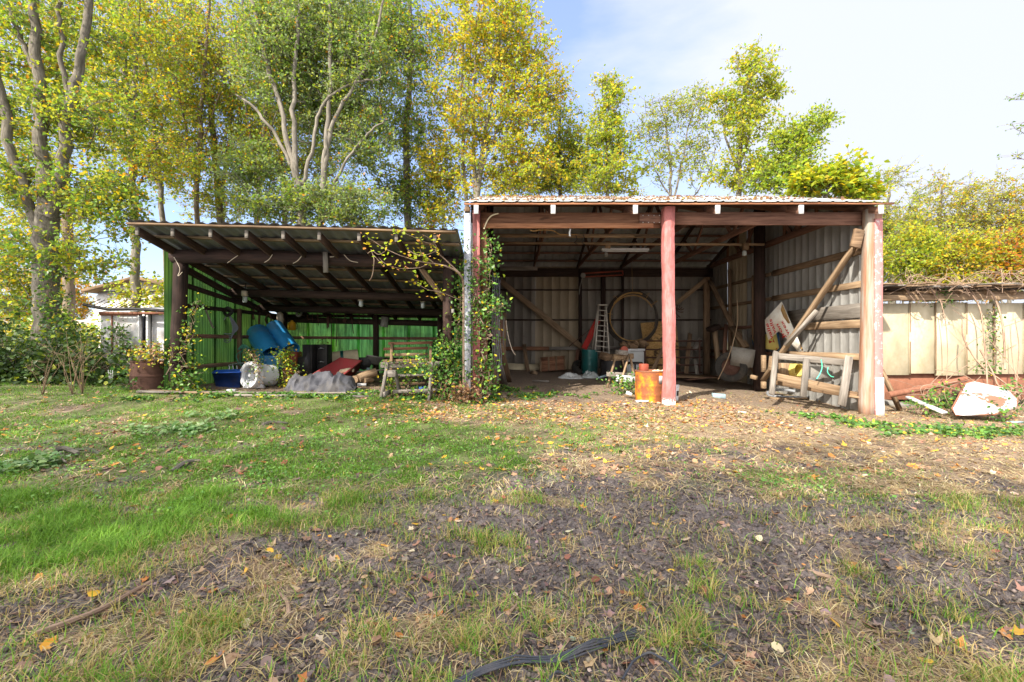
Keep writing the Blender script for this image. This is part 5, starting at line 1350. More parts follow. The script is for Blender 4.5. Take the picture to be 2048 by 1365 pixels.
t = MB(); t.box(W(1491, 494, 10.35), (.11, .1, .16)); t.build('wood_block', M['tan_wood'], lp)
t = MB(); a = W(1489, 503, 10.3); t.lathe([(.04, 0), (.05, -.03), (.05, -.10), (.0, -.115)], 14, Matrix.Translation(a)); t.build('glass_jar', M['glass'], lp, smooth=True)
rd = thing('red_hanger', 'thin red metal frame hanging under the rear header', 'frame', W(1205, 550, 13.9))
for (p, q) in [((1164, 548), (1245, 543)), ((1164, 555), (1246, 551)), ((1164, 548), (1164, 555)), ((1245, 543), (1246, 551))]:
    t = MB(); t.tube([W(*p, 13.85), W(*q, 13.95)], .022, 7); t.build('bar', M['red_tin'], rd)
t = MB(); a = W(1166, 552, 13.7); t.lathe([(0, -.04), (.07, -.04), (.075, .04), (0, .04)], 12, align(a, a + Vector((0, -1, 0)))); t.tube(spline([a, W(1160, 575, 13.7), W(1158, 590, 13.7)], 4), .012, 5); one(t, 'pulley', 'stone', 'grey pulley with a loose end at the left of the red frame', 'pulley', smooth=True)
t = MB(); t.tube(spline([W(1060, 461, 8.1), W(1068, 463, 8.1), W(1080, 461, 8.1), W(1105, 462, 8.2), W(1120, 470, 8.4), W(1135, 470, 8.5), W(1156, 470, 8.7)], 5), .010, 6); one(t, 'tan_cable', 'rope_tan', 'tan cable drooping below the left header plank', 'cable', smooth=True)
t = MB(); t.tube(spline([W(1141, 459, 8.05), W(1139, 467, 8.05), W(1140, 474, 8.05)], 4), .016, 6); one(t, 'tape_strip', 'bag', 'white strip of tape dangling below the left header plank', 'tape')
t = MB(); t.tube(spline([W(968, 459, 7.95), W(975, 442, 7.95), W(984, 432, 7.95), W(997, 428, 7.95)], 5), .012, 6); one(t, 'pale_vine', 'cream', 'pale bowed stem crossing the left end of the header plank', 'stem', smooth=True)
for i, px in enumerate((1151, 1166)):
    t = MB(); t.tube(spline([W(px, 470, 9.6), W(px + 3, 480, 9.6), W(px - 2, 486, 9.6), W(px + 4, 490, 9.6)], 4), .010, 5); one(t, 'twisted_wire', 'black', ('twisted black wire hanging on the lath, left one of two', 'twisted black wire hanging on the lath, right one of two')[i], 'wire', smooth=True)
# mallet-like post with dark block
pm = thing('plank_post', 'upright plank with a dark tilted block on top near the corner post', 'post', W(1438, 752, 13.0))
t = MB(); t.beam(W(1439, 752, 12.8), W(1429, 662, 13.0), .12, .10, (0, 1, 0)); t.build('plank', M['tan_wood'], pm)
t = MB(); t.box(W(1427, 657, 12.9), (.30, .28, .11), Euler((.1, R(-24), .2)).to_quaternion()); t.build('block', M['dark_wood'], pm)
t = MB()
for k in range(14):
    a = W(1352, 620, 13.4); g = rnd.random() * 6.28; t.tube(spline([a, a + Vector((.14 * math.cos(g), rnd.uniform(-.1, .1), .12 * math.sin(g))), a + Vector((.25 * math.cos(g + .5), rnd.uniform(-.1, .1), .2 * math.sin(g + .5) - .05))], 3), .012, 4)
one(t, 'tangled_roots', 'rust', 'dark tangle of wire where the corner brace meets the centre post', 'wire tangle')
# barrow wheel and box
wh = thing('wheel_barrow', 'upended cart wheel with a grey tray and a pole over it', 'wheelbarrow', W(1470, 765, 10.9))
c = W(1462, 735, 10.9); ax = Vector((-.62, -1, .12)).normalized()
t = MB(); tyre(t, align(c - ax * .0, c + ax), .36, .21, .20); t.build('tyre', M['rubber'], wh, smooth=True)
t = MB(); t.lathe([(0, .02), (.05, .03), (.09, .0), (.16, -.03), (.20, .05), (.215, .06), (.2, 0), (.2, -.06)], 26, align(c, c + ax)); t.build('rim', M['rust'], wh, smooth=True)
t = MB(); tray(t, W(1480, 722, 10.7), .46, .40, .20, Euler((R(-62), R(10), R(-33))).to_quaternion()); t.build('tray', M['stone'], wh)
t = MB(); t.tube(spline([W(1436, 760, 10.5), W(1452, 727, 10.5), W(1465, 690, 10.6), W(1475, 645, 10.9), W(1474, 600, 11.2)], 5), .010, 6); one(t, 'bent_pole', 'tan_wood', 'thin bent pole curving up past the cart wheel', 'pole', smooth=True)
# signs
def sign_plane(px, py, d0=10.25, x0=1529.0, d1=9.45, x1=1607.0):
    k = (px - x0) / (x1 - x0); return W(px, py, 1 / ((1 - k) / d0 + k / d1))
def Z1(x, y): return (1490 + x / 10.5, 590 + y / 10.5)
sg = thing('white_sign', 'white sign with red lettering and a cut notch, propped on its corner', 'sign', sign_plane(*Z1(1000, 1100)))
t = MB(); t.prism([sign_plane(*Z1(*q)) for q in [(770, 150), (415, 530), (430, 760), (490, 960), (715, 765), (850, 910), (1120, 1205), (1230, 1190)]], (0.004, .006, 0)); t.build('panel', M['sign_white'], sg)
t = MB(); t.prism([sign_plane(*Z1(*q)) + Vector((0, -.004, 0)) for q in [(775, 190), (745, 330), (800, 470), (900, 610), (945, 600), (880, 430)]], (0, -.002, 0)); t.build('rust_stain', M['rope_tan'], sg)
t = MB(); t.prism([sign_plane(*Z1(*q)) + Vector((0, -.004, 0)) for q in [(1150, 1020), (1165, 1140), (1210, 1185), (1222, 1175)]], (0, -.002, 0)); t.build('rust_stain', M['rope_tan'], sg)
def lettering(word, start, end, size, name, parent, plane, off=-.005, mat='sign_red'):
    cu = bpy.data.curves.new('lettering', 'FONT'); cu.body = word; cu.size = 1.0; cu.offset = 0.018
    ob = bpy.data.objects.new('lettering_source', cu); COL.objects.link(ob)
    dg = bpy.context.evaluated_depsgraph_get(); me = ob.evaluated_get(dg).to_mesh()
    vs = np.array([v.co[:] for v in me.vertices]); fs = [tuple(p.vertices) for p in me.polygons]
    ob.evaluated_get(dg).to_mesh_clear(); bpy.data.objects.remove(ob); bpy.data.curves.remove(cu)
    L = vs[:, 0].max(); s = Vector(start); e = Vector(end); U = (e - s) / L
    n = U.normalized(); Vv = Vector((n.y, -n.x)) * size         # letter tops point left of the reading direction
    b = MB(); P = [plane(*Z1(*(s + U * v[0] + Vv * v[1]))) + Vector((0, off, 0)) for v in vs]
    b.add(P, fs); return b.build(name, M[mat], parent)
for wd, s, e in [('valle', (592, 930), (478, 600)), ('valls', (655, 810), (548, 510)), ('Jron', (850, 890), (690, 610)), ('vrex', (935, 830), (785, 540))]:
    lettering(wd, s, e, 92, 'lettering', sg, sign_plane)
def ysign(px, py): 
    k = (px - 1503) / 59.0; return W(px, py, 1 / ((1 - k) / 11.5 + k / 10.45))
sy = thing('yellow_sign', 'yellow sign with a dark blue border behind the brown pole', 'sign', ysign(1530, 702))
t = MB(); t.prism([ysign(*q) for q in [(1502, 672), (1505, 668), (1556, 662), (1562, 697), (1555, 703), (1507, 698)]], (0, .01, 0)); t.build('border', M['sign_blue'], sy)
t = MB(); t.prism([ysign(*q) + Vector((-.002, -.008, 0)) for q in [(1504.5, 674), (1508, 671.5), (1552, 667), (1558, 697), (1553, 702), (1508, 696)]], (0, .005, 0)); t.build('panel', M['sign_yellow'], sy)
for q in [[(1537, 682), (1545, 684), (1538, 688)], [(1545, 677), (1549, 686), (1546, 685)], [(1512, 684), (1516, 683), (1516, 687)], [(1551, 698), (1554, 697), (1554, 702)]]:
    t = MB(); t.prism([ysign(*w) + Vector((-.003, -.014, 0)) for w in q], (0, -.002, 0)); t.build('red_mark', M['sign_red'], sy)
# pallet-like frame
pf = thing('pallet_rack', 'pale pallet-like wooden frame leaning before the right wall', 'frame', GP(1620, 800))
def fr(px, py, top): return W(px, py, 8.95 if top else 8.55)
for (a, b, w, da, db) in [((1543, 790), (1552, 704), .10, 8.5, 8.85), ((1606, 795), (1613, 718), .11, 8.3, 8.5), ((1683, 812), (1698, 714), .135, 7.95, 8.12)]:
    t = MB(); t.beam(W(a[0], a[1], da), W(b[0], b[1], db), w, .035, (0, 1, 0)); t.build('upright', M['grey_wood'], pf)
t = MB(); t.beam(W(1545, 712, 8.9), W(1700, 727, 8.17), .04, .12); t.build('rail', M['grey_wood'], pf)
t = MB(); t.beam(W(1550, 754, 8.76), W(1690, 783, 8.08), .04, .14); t.build('rail', M['tan_wood'], pf)
plank('wall_board', 'long tan board lying on edge behind the pale wooden frame', W(1580, 708, 9.3), W(1722, 716, 8.05), .05, .09, 'tan_wood')
plank('wall_board', 'dark split board lying low behind the pale wooden frame', W(1545, 764, 9.4), W(1715, 792, 8.1), .05, .12, 'old_wood')
plank('wall_board', 'broken board end lying by the front right post', W(1630, 783, 8.9), W(1722, 796, 8.0), .12, .03, 'tan_wood')
t = MB(); a = W(1574, 741, 9.3); b = W(1600, 742, 9.0); t.lathe([(0, 0), (.12, 0), (.13, .01), (.135, .30), (.14, .31), (.122, .30), (.118, .02), (0, .02)], 24, align(a, b)); t.lathe([(.131, .2), (.136, .2), (.136, .22), (.131, .22)], 24, align(a, b)); one(t, 'yellow_pail', 'sign_yellow', 'dirty yellow pail lying on its side inside the wooden frame', 'pail', smooth=True)
t = MB(); t.tube([W(1568, 753, 9.2), W(1568, 727, 9.2)], .10, 14); one(t, 'wood_block', 'tan_wood', 'pale upright wood block left of the yellow pail', 'block')
t = MB(); t.box(W(1545, 728, 9.5), (.13, .1, .30), Euler((0, .15, .2)).to_quaternion()); one(t, 'wood_block', 'tan_wood', 'split wood block beside the foot of the long brace', 'block')
t = MB(); t.box(W(1527, 728, 9.9), (.08, .08, .36)); one(t, 'wood_stake', 'tan_wood', 'short pale stake standing right behind the brown pole', 'stake')
t = MB(); t.box(W(1527, 771, 9.3), (.08, .08, .14)); one(t, 'wood_stake', 'tan_wood', 'stub of pale wood at the foot of the brown pole', 'stake')
plank('wood_offcut', 'tan timber offcut at floor level left of the brown pole', W(1502, 754, 10.5), W(1514, 757, 10.4), .1, .09, 'tan_wood')
t = MB(); t.box(W(1640, 745, 8.62), (.46, .03, .22)); one(t, 'grey_sheet', 'stone', 'pale grey panel behind the right half of the wooden frame', 'panel')
for i, pts in enumerate([[(1642, 720), (1644, 735), (1640, 748), (1633, 759)], [(1656, 735), (1655, 745), (1661, 753), (1667, 755)]]):
    t = MB(); t.tube(spline([W(x, y, 8.2) for x, y in pts], 5), .008, 6); one(t, 'mint_string', 'mint', ('mint green cord hanging from the top rail of the wooden frame', 'short mint green cord hanging lower in the wooden frame')[i], 'cord', smooth=True)
# rubber loop
t = MB(); c = GP(1575, 795); pts = [c + Vector((.40 * math.cos(g), .30 * math.sin(g), .03 + .10 * max(0, math.sin(g)) )) for g in np.linspace(0, 6.28, 30)[:-1]]; t.tube(pts, .032, 8, closed=True); one(t, 'rubber_loop', 'grey_plastic', 'grey rubber loop lying before the pale wooden frame', 'loop', smooth=True)
plank('bark_slab', 'curled brown bark slab lying under the rubber loop', GP(1545, 800) + Vector((0, 0, .02)), GP(1612, 800) + Vector((0, .1, .03)), .25, .02, 'tan_wood')
plank('slant_stick', 'grey stick slanting from the front right post to the ground', GP(1683, 808) + Vector((0, 0, .02)), W(1722, 780, 7.98), .05, .05, 'grey_wood')

# ---------------- right of the barn
t = MB(); t.tube(spline([W(1775, 791, 8.3), W(1850, 777, 8.5), W(1930, 759, 8.8)], 5), .055, 10); one(t, 'rusty_pipe', 'rust_pipe', 'long rusty pipe propped in the brambles before the panel shed', 'pipe', smooth=True)
ap = thing('appliance_shell', 'crumpled white enamel panel lying in vines before the panel shed', 'panel', GP(1975, 832))
q = [W(1912, 832, 7.6), W(1905, 818, 7.7), W(1932, 768, 8.2), W(1948, 764, 8.2), W(2012, 778, 8.05), W(2036, 800, 7.8), W(2034, 815, 7.65), W(1990, 830, 7.5)]
t = MB(); cc = sum(q, Vector()) / len(q)
def apf(u, v):
    k = u * len(q); i = int(k) % len(q); f = k - int(k); p = q[i].lerp(q[(i + 1) % len(q)], f); r = p.lerp(cc, v)
    return r + Vector((0, -.10 * math.sin(v * math.pi / 2) + .035 * (float(fbm(u * 8 % 8, v * 4, 4, 3)) - .5), 0))
t.sheet(apf, 64, 8); t.build('sheet', M['chipped'], ap, smooth=True)
t = MB(); t.tube([v + Vector((0, .01, 0)) for v in q], .014, 6, closed=True); t.build('rolled_edge', M['rust_pipe'], ap)
t = MB(); t.box(W(1921, 805, 8.15), (.14, .2, .42)); t.build('rusty_side', M['rust'], ap)
plank('white_strip', 'narrow white board slanting down into the vines', W(1815, 795, 8.3), W(1890, 827, 7.7), .10, .04, 'white_paint')
plank('prop_stick', 'grey-brown stick leaning on the panel shed beside the barn corner', GP(1800, 822), W(1762, 740, 8.8), .09, .05, 'old_wood', (1, 0, 0))
t = MB(); a = GP(1790, 813); t.box(a + Vector((.1, .1, .02)), (.5, .4, .09), Euler((R(8), R(6), .3)).to_quaternion()); one(t, 'stone_slab', 'stone', 'grey stone slab at the foot of the peeling corner trim', 'slab')
t = MB(); a = GP(2030, 846); t.box(a + Vector((0, 0, .01)), (.22, .10, .02), Euler((0, 0, .2)).to_quaternion()); one(t, 'plastic_scrap', 'block', 'pale blue plastic scrap in the vines by the crumpled panel', 'plastic scrap')

# ---------------- foreground: cables and sticks on the mud
def lay(pts, lift=0.012, n=6):
    out = []
    for p in spline([GP(px, py) for px, py in pts], n):
        out.append(Vector((p.x, p.y, float(ground_z(p.x, p.y)) + lift)))
    # relax so a stiff cable does not follow every bump
    for _ in range(12):
        for i in range(1, len(out) - 1): out[i].z = max(out[i].z, (out[i-1].z + out[i+1].z) / 2)
    return out
cb = thing('ribbon_cable', 'flat bundle of black cables lying across the muddy grass', 'cable', GP(1100, 1325))
main = [(900, 1380), (960, 1352), (1030, 1338), (1100, 1330), (1150, 1319), (1195, 1304), (1235, 1280), (1272, 1268)]
for k in range(5):
    t = MB(); pts = lay([(x + .8 * k, y + 2.1 * k - 2) for x, y in main], .024 - .002 * k); t.tube(pts, .0040, 7); t.build('strand', M['cable'], cb, smooth=True)
def cable(pts, label, r=.006):
    t = MB(); t.tube(lay(pts, .02), r * .85, 7); one(t, 'loose_cable', 'cable', label, 'cable', smooth=True)
cable([(1152, 1378), (1140, 1340), (1133, 1320), (1138, 1312), (1148, 1318), (1165, 1318)], 'thin black cable hooking up over the flat cable bundle', .0055)
cable([(1245, 1372), (1262, 1345), (1278, 1325), (1302, 1322), (1330, 1338), (1362, 1353)], 'thin black cable arching in the mud right of the flat bundle', .0055)
cable([(1395, 1280), (1425, 1296), (1448, 1315), (1452, 1328), (1432, 1342), (1412, 1356)], 'thin black cable curling in the mud, rightmost of the loose cables', .005)
cable([(1090, 1378), (1110, 1363), (1130, 1362), (1150, 1372)], 'short arc of black cable at the lower edge under the bundle', .0055)
def stick(pts, r0, r1, label, mat='dead_stem', name='stick', lift=.012):
    P = lay(pts, lift); t = MB(); n = len(P); t.tube(P, [r0 + (r1 - r0) * i / (n - 1) for i in range(n)], 7)
    one(t, name, mat, label, 'stick', smooth=True)
stick([(75, 1268), (160, 1235), (230, 1206), (305, 1165)], .017, .008, 'long straight grey-brown stick across the mud at lower left')
stick([(560, 1195), (575, 1215), (578, 1245)], .006, .012, 'short forked grey twig on the mud left of the cables')
stick([(112, 910), (130, 908), (156, 915)], .03, .02, 'knobbly grey root end lying in the bright grass', 'bark_grey', 'root', .05)
stick([(120, 912), (124, 925), (132, 933)], .012, .007, 'thin root spur under the knobbly grey root', 'bark_grey', 'root', .04)
stick([(345, 946), (378, 932), (400, 927)], .022, .012, 'pale bark strip lying in the grass left of centre', 'bark_pale')
stick([(525, 852), (545, 846), (575, 848)], .03, .015, 'weathered branch stub lying in the grass before the tarp', 'bark_grey')
stick([(1595, 1132), (1640, 1146), (1700, 1165)], .012, .009, 'dark stick half sunk in the tyre track at right', 'dead_stem')
stick([(1020, 1230), (1031, 1215), (1034, 1200)], .006, .004, 'tiny upright twig in the central mud', 'dead_stem')
stick([(1755, 990), (1800, 994), (1850, 996)], .006, .004, 'thin pale straw stalk on the sunny dirt at right', 'tan_wood')
# ------------------------------------------------------------------ foliage
def unit(v): return v / np.maximum(np.linalg.norm(v, axis=-1, keepdims=True), 1e-9)

def leaf_quads(P, size, C, rg, up=0.35, wid=0.55, droop=0.0):
    """diamond leaves, folded along the midrib: returns V, F, colours"""
    n = len(P); sz = size * rg.uniform(0.65, 1.3, (n, 1))
    N = unit(rg.normal(size=(n, 3)) + np.array([0, 0, up]) * 2)
    T = unit(np.cross(N, rg.normal(size=(n, 3)))); T[:, 2] -= droop; T = unit(T)
    B = np.cross(N, T); 
    fold = rg.uniform(-0.05, 0.22, (n, 1))
    a = P; c = P + T * sz; m = P + T * sz * 0.45
    b = m + B * sz * wid * 0.5 + N * sz * fold; d = m - B * sz * wid * 0.5 + N * sz * fold
    V = np.stack([a, b, c, d], 1).reshape(-1, 3)
    i = np.arange(n)[:, None] * 4
    F = np.concatenate([i + np.array([[0, 1, 2]]), i + np.array([[0, 2, 3]])])
    return V, F, np.repeat(C, 4, 0)

def leaf_oval(P, size, C, rg, up=0.6, wid=0.7):
    """rounder six-point leaves for plants seen close"""
    n = len(P); sz = size * rg.uniform(0.6, 1.3, (n, 1))
    N = unit(rg.normal(size=(n, 3)) + np.array([0, -0.35, up]) * 1.6)
    T = unit(np.cross(N, rg.normal(size=(n, 3)))); B = np.cross(N, T)
    f = rg.uniform(0.0, 0.2, (n, 1)); k = wid * 0.5
    pts = [P, P + T*sz*.28 + B*sz*k*.95 + N*sz*f, P + T*sz*.66 + B*sz*k*.8 + N*sz*f, P + T*sz - N*sz*f*.5, P + T*sz*.66 - B*sz*k*.8 + N*sz*f, P + T*sz*.28 - B*sz*k*.95 + N*sz*f]
    V = np.stack(pts, 1).reshape(-1, 3); i = np.arange(n)[:, None] * 6
    F = np.concatenate([i + np.array([[0, 1, 2, 3]]), i + np.array([[0, 3, 4, 5]])])
    return V, F, np.repeat(C, 6, 0)

def colours(pal, n, rg, jit=0.18, mixw=None):
    cs = np.array([c for c, w in pal]); ws = np.array([w for c, w in pal], float)
    if mixw is not None: ws = ws * mixw
    k = rg.choice(len(cs), n, p=ws / ws.sum())
    c = cs[k] * rg.uniform(1 - jit, 1 + jit * 1.1, (n, 1)) * rg.uniform(1 - jit * .4, 1 + jit * .4, (n, 3))
    return np.clip(c, 0.004, 0.9)

YEL = (0.54, 0.42, 0.030); YG = (0.36, 0.40, 0.035); OLV = (0.29, 0.33, 0.045); GRN = (0.18, 0.29, 0.05)
DGR = (0.12, 0.20, 0.055); GGR = (0.24, 0.31, 0.15); ORG = (0.58, 0.27, 0.025); RST = (0.36, 0.12, 0.03); LIM = (0.30, 0.42, 0.035)
P_YELLOW = [(YEL, 5), (YG, 6), (LIM, 2.2), (ORG, .8), (OLV, 1.4)]
P_GREEN = [(GRN, 4), (OLV, 3), (YG, 2.2), (DGR, 1.5), (YEL, 0.7), (ORG, 0.25)]
P_OLIVE = [(OLV, 5), (YG, 4), (YEL, 1.5), (GRN, 3), (ORG, 0.8)]
P_GREY = [(GGR, 5), (DGR, 1.6), (GRN, 2), (OLV, 1.2), (YG, .5), (ORG, 0.12)]
P_DARK = [(DGR, 3), (GRN, 4), (OLV, 1.5), (YG, .8), (ORG, .25)]
P_RIGHT = [(YG, 6), (LIM, 1.6), (GRN, 1.6), (OLV, 3), (YEL, 2)]
P_ORANGE = [(YEL, 2.6), (YG, 4), (ORG, 1.0), (OLV, 4), (RST, .2)]
P_BUSH = [((0.05, 0.095, 0.024), 5), ((0.085, 0.14, 0.03), 3), ((0.03, 0.06, 0.018), 3), (OLV, .5), (YG, .3)]
P_IVY = [((0.075, 0.17, 0.035), 5), ((0.13, 0.25, 0.045), 4), ((0.045, 0.10, 0.028), 3), (YEL, .45), (LIM, .7)]
P_WEED = [((0.11, 0.22, 0.045), 4), (LIM, 2), (YEL, 1.4), ((0.05, 0.11, 0.03), 3)]

LS = 1.06                      # leaf scale
NS = 1.55                       # cluster count scale
def tree(name, label, d, stems, blobs, pal, leaf, nclus, per, seed, bk='bark_grey', group=None, clr=0.34, twig=0.006, base=None, spread=None, cat='tree', leafup=0.35, zmin=0.5):
    """stems: polylines of (px, py, radius[, depth shift]); blobs: (px, py, rx, ry[, depth radius, depth shift]) in photo pixels at depth d."""
    rg = np.random.default_rng(seed); rr = random.Random(seed)
    nodes = []; par = []; fix = []; chains = []
    first = None
    for si, st in enumerate(stems):
        P = []
        for q in st:
            p = W(q[0], q[1], d) if len(q) < 4 else W(q[0], q[1], d + q[3])
            P.append((p, q[2]))
        if si == 0 and base is not False:
            p0 = P[0][0]; p0.z = gz(p0.x, p0.y) - 0.12
        pts = spline([p for p, r in P], 6); rs = []
        for i in range(len(P) - 1):
            for k in range(6): rs.append(P[i][1] * (1 - k / 6) + P[i+1][1] * k / 6)
        rs.append(P[-1][1])
        pts = [p + Vector((rr.gauss(0, .02), rr.gauss(0, .03), 0)) if 0 < i else p for i, p in enumerate(pts)]
        if first is None: first = pts[0]
        chains.append((pts, rs))
        prev = -1
        if si > 0:
            dd = [(pts[0] - Vector(nodes[j])).length for j in range(len(nodes))]; prev = int(np.argmin(dd))
        for i, (p, r) in enumerate(zip(pts, rs)):
            nodes.append(tuple(p)); par.append(prev if i == 0 else len(nodes) - 2); fix.append(r)
    # leaf clusters
    wts = []; bl = []
    for b in blobs:
        c = W(b[0], b[1], d + (b[5] if len(b) > 5 else 0)); s = d / FPX
        r3 = (b[2] * s, (b[4] if len(b) > 4 and b[4] else 0.75 * 0.5 * (b[2] + b[3]) * s), b[3] * s)
        bl.append((np.array(c), np.array(r3))); wts.append(b[2] * b[3])
    wts = np.array(wts, float) / sum(wts); C = []
    for (c, r3), w in zip(bl, wts):
        n = max(3, int(round(nclus * NS * w))); v = unit(rg.normal(size=(n, 3))) * (rg.uniform(0, 1, (n, 1)) ** 0.42)
        C.append(c + v * r3)
    C = np.concatenate(C); C = C[C[:, 2] > zmin]
    NA = np.array(nodes); j = np.linalg.norm(C[:, None, :] - NA[None, ::3, :], axis=2).min(1); C = C[np.argsort(j)]
    NL = list(map(np.array, nodes)); ends = []
    arr = np.zeros((len(nodes) + len(C) * 5, 3)); arr[:len(nodes)] = NA; cnt = len(nodes)
    for c in C:
        D = arr[:cnt] - c; dist = np.linalg.norm(D, axis=1) + 1.3 * np.maximum(D[:, 2] + 0.1, 0)
        k = int(np.argmin(dist)); a = arr[k]; L = np.linalg.norm(c - a); m = min(4, max(1, int(L / 0.35)))
        for q in range(1, m + 1):
            t = q / m; p = a + (c - a) * t + np.array([0, 0, -0.10 * L * math.sin(t * math.pi)]) + (rg.normal(size=3) * 0.05 * L if q < m else 0)
            par.append(k); fix.append(None); arr[cnt] = p; k = cnt; cnt += 1
        ends.append(k)
    w = np.zeros(cnt); ch = [[] for _ in range(cnt)]
    for i in range(cnt):
        if par[i] >= 0: ch[par[i]].append(i)
    rad = np.zeros(cnt)
    for i in range(cnt - 1, -1, -1):
        if rad[i] == 0: rad[i] = twig
        if par[i] >= 0: rad[par[i]] = (rad[par[i]] ** 2.5 + rad[i] ** 2.5) ** 0.4
    for i in range(cnt):
        if fix[i] is not None: rad[i] = fix[i]
        elif par[i] >= 0: rad[i] = min(rad[i], rad[par[i]] * 0.85)
    root = thing(name, label, cat, first, group)
    mb = MB()
    for pts, rs in chains: mb.tube(pts, rs, 10, True)
    done = set()
    for i in range(len(nodes), cnt):
        if i in done: continue
        # start of a branch: parent is a stem node or an already used node
        seq = [par[i], i]; done.add(i); k = i
        while True:
            nx = [c for c in ch[k] if c not in done]
            if not nx: break
            k = max(nx, key=lambda c: rad[c]); done.add(k); seq.append(k)
        pts = [Vector(arr[s]) for s in seq]; rs = [min(rad[seq[1]], rad[seq[0]])] + [rad[s] for s in seq[1:]]
        mb.tube(pts, rs, 5 if rs[0] > .012 else 4, False)
    tk = mb.build('trunk', M[bk], root, smooth=True)
    # leaves
    E = arr[ends]; n = len(E); cm = rg.dirichlet(np.ones(len(pal)) * 1.6, n) * len(pal)
    Ps = []; Cs = []; TWA = []; TWB = []
    for i in range(n):
        m = rg.poisson(per * 1.02); nt = max(3, m // 7); dv = unit(rg.normal(size=(nt, 3)) * np.array([1, 1, .6]) + np.array([0, 0, .12])) * rg.uniform(.7, 2.5, (nt, 1)) * clr
        q = dv[rg.integers(0, nt, m)] * rg.uniform(.15, 1, (m, 1)) + rg.normal(size=(m, 3)) * leaf * .45
        TWA.append(np.repeat(E[i][None], nt, 0)); TWB.append(E[i] + dv)
        Ps.append(E[i] + q); Cs.append(colours(pal, m, rg, mixw=cm[i]))
    Ps = np.concatenate(Ps); Cs = np.concatenate(Cs)
    k = Ps[:, 2] > gbase(Ps[:, 0], Ps[:, 1]) + .15; Ps = Ps[k]; Cs = Cs[k]
    V, F, CC = leaf_quads(Ps, leaf * LS, Cs, rg, leafup, .62)
    np_mesh('crown', V, F, M['leaf'], root, col=CC)
    A = np.concatenate(TWA); Bq = np.concatenate(TWB); D = unit(Bq - A); S1 = unit(np.cross(D, np.array([.3, .2, 1.0]))); S2 = np.cross(D, S1); tr = .0045 * max(1, d / 12)
    ring = [S1, -.5 * S1 + .87 * S2, -.5 * S1 - .87 * S2]
    TV = np.stack([A + r * tr for r in ring] + [Bq + r * tr * .4 for r in ring], 1).reshape(-1, 3); i = np.arange(len(A))[:, None] * 6
    np_mesh('twigs', TV, np.concatenate([i + np.array([[k, (k + 1) % 3, 3 + (k + 1) % 3, 3 + k]]) for k in range(3)]), M[bk], tk, lc=TV)
    return root

LG = 'trees behind and left of the sheds'
tree('broadleaf_tree', 'thick grey multi-stemmed tree nearest at far left with ivy round its base', 10.0,
     [[(92, 745, .27), (90, 640, .235), (92, 520, .22), (95, 430, .20)],
      [(93, 440, .17), (86, 330, .13), (80, 200, .11), (72, 60, .09), (60, -130, .07)],
      [(98, 440, .15), (124, 320, .115), (146, 190, .095), (168, 70, .08), (194, -110, .06)],
      [(84, 480, .11), (32, 330, .085), (5, 200, .10), (-25, 60, .07)],
      [(140, 240, .07), (128, 150, .05), (122, 40, .04), (112, -60, .03)],
      [(72, 150, .06), (45, 90, .05), (15, 10, .04), (-5, -60, .03)]],
     [(70, 370, 140, 70, 0, .3), (180, 400, 110, 60), (40, 520, 90, 70, 0, .6), (170, 510, 100, 55), (40, 610, 70, 45, 0, .8), (20, 200, 90, 110, 1.0, .55), (210, 250, 80, 60, .9, .3), (130, 70, 150, 110, 1.2, .6), (110, 230, 70, 80, .5, .2), (250, 420, 60, 60)],
     P_GREEN, .085, 370, 40, 101, 'bark_grey', None, .26)
tree('slender_tree', 'slender pale-trunked tree standing alone left of the lean-to', 13.5,
     [[(274, 700, .14), (272, 560, .12), (267, 420, .11), (262, 260, .095), (250, 120, .08), (236, -80, .06)],
      [(266, 260, .07), (270, 150, .06), (276, 40, .05), (284, -80, .035)],
      [(270, 400, .03), (300, 320, .025), (330, 270, .02)]],
     [(300, 60, 90, 100), (210, 170, 70, 80), (330, 330, 80, 60), (240, 330, 60, 60), (300, 200, 70, 60)],
     P_OLIVE, .09, 210, 36, 102, 'bark_pale', None, .30)
tree('background_tree', 'yellow-green tree filling the upper left corner behind the thick trunk', 18.0,
     [[(140, 700, .2), (135, 450, .17), (120, 200, .13), (110, -60, .08)]],
     [(120, 70, 190, 130), (40, 260, 120, 110), (200, 230, 110, 90), (60, 430, 130, 90)], [(YEL, 2.2), (YG, 5), (OLV, 5), (GRN, 4), (ORG, .7)], .11, 300, 42, 103, 'bark_brown', LG, .45)
for i, (px, lean, lab) in enumerate([(335, -30, 'slim bare-stemmed tree right of the pale slender trunk'), (505, 25, 'slim grey tree just left of the forked tree'), (388, 14, 'slim dark-stemmed tree between the gold tree and the slender trunk')]):
    tree('slim_tree', lab, 15.0 + i * .5, [[(px, 700, .10), (px + lean * .3, 450, .085), (px + lean, 230, .065), (px + lean * 2, 50, .045), (px + lean * 2.6, -70, .03)], [(px + lean * .5, 380, .05), (px + lean - 35, 240, .035), (px + lean - 55, 100, .02), (px - 60, -40, .012)], [(px + lean * .8, 300, .04), (px + lean + 40, 180, .025), (px + lean + 60, 70, .012)]],
         [(px + lean, 120, 70, 120), (px + lean * .8, 300, 60, 70)], P_OLIVE, .085, 110, 30, 170 + i, ('bark_pale', 'bark_grey', 'bark_brown')[i], LG, .36)
tree('background_tree', 'gold and olive tree between the pale slender trunk and the grey forked tree', 17.0,
     [[(445, 700, .16), (440, 450, .13), (425, 250, .10), (395, 90, .07), (370, -60, .05)], [(440, 420, .08), (462, 250, .06), (480, 80, .04), (490, -50, .03)]],
     [(400, 100, 120, 120), (470, 260, 90, 110), (350, 250, 80, 110), (440, 400, 90, 50)], P_OLIVE, .10, 330, 44, 104, 'bark_grey', LG, .40)
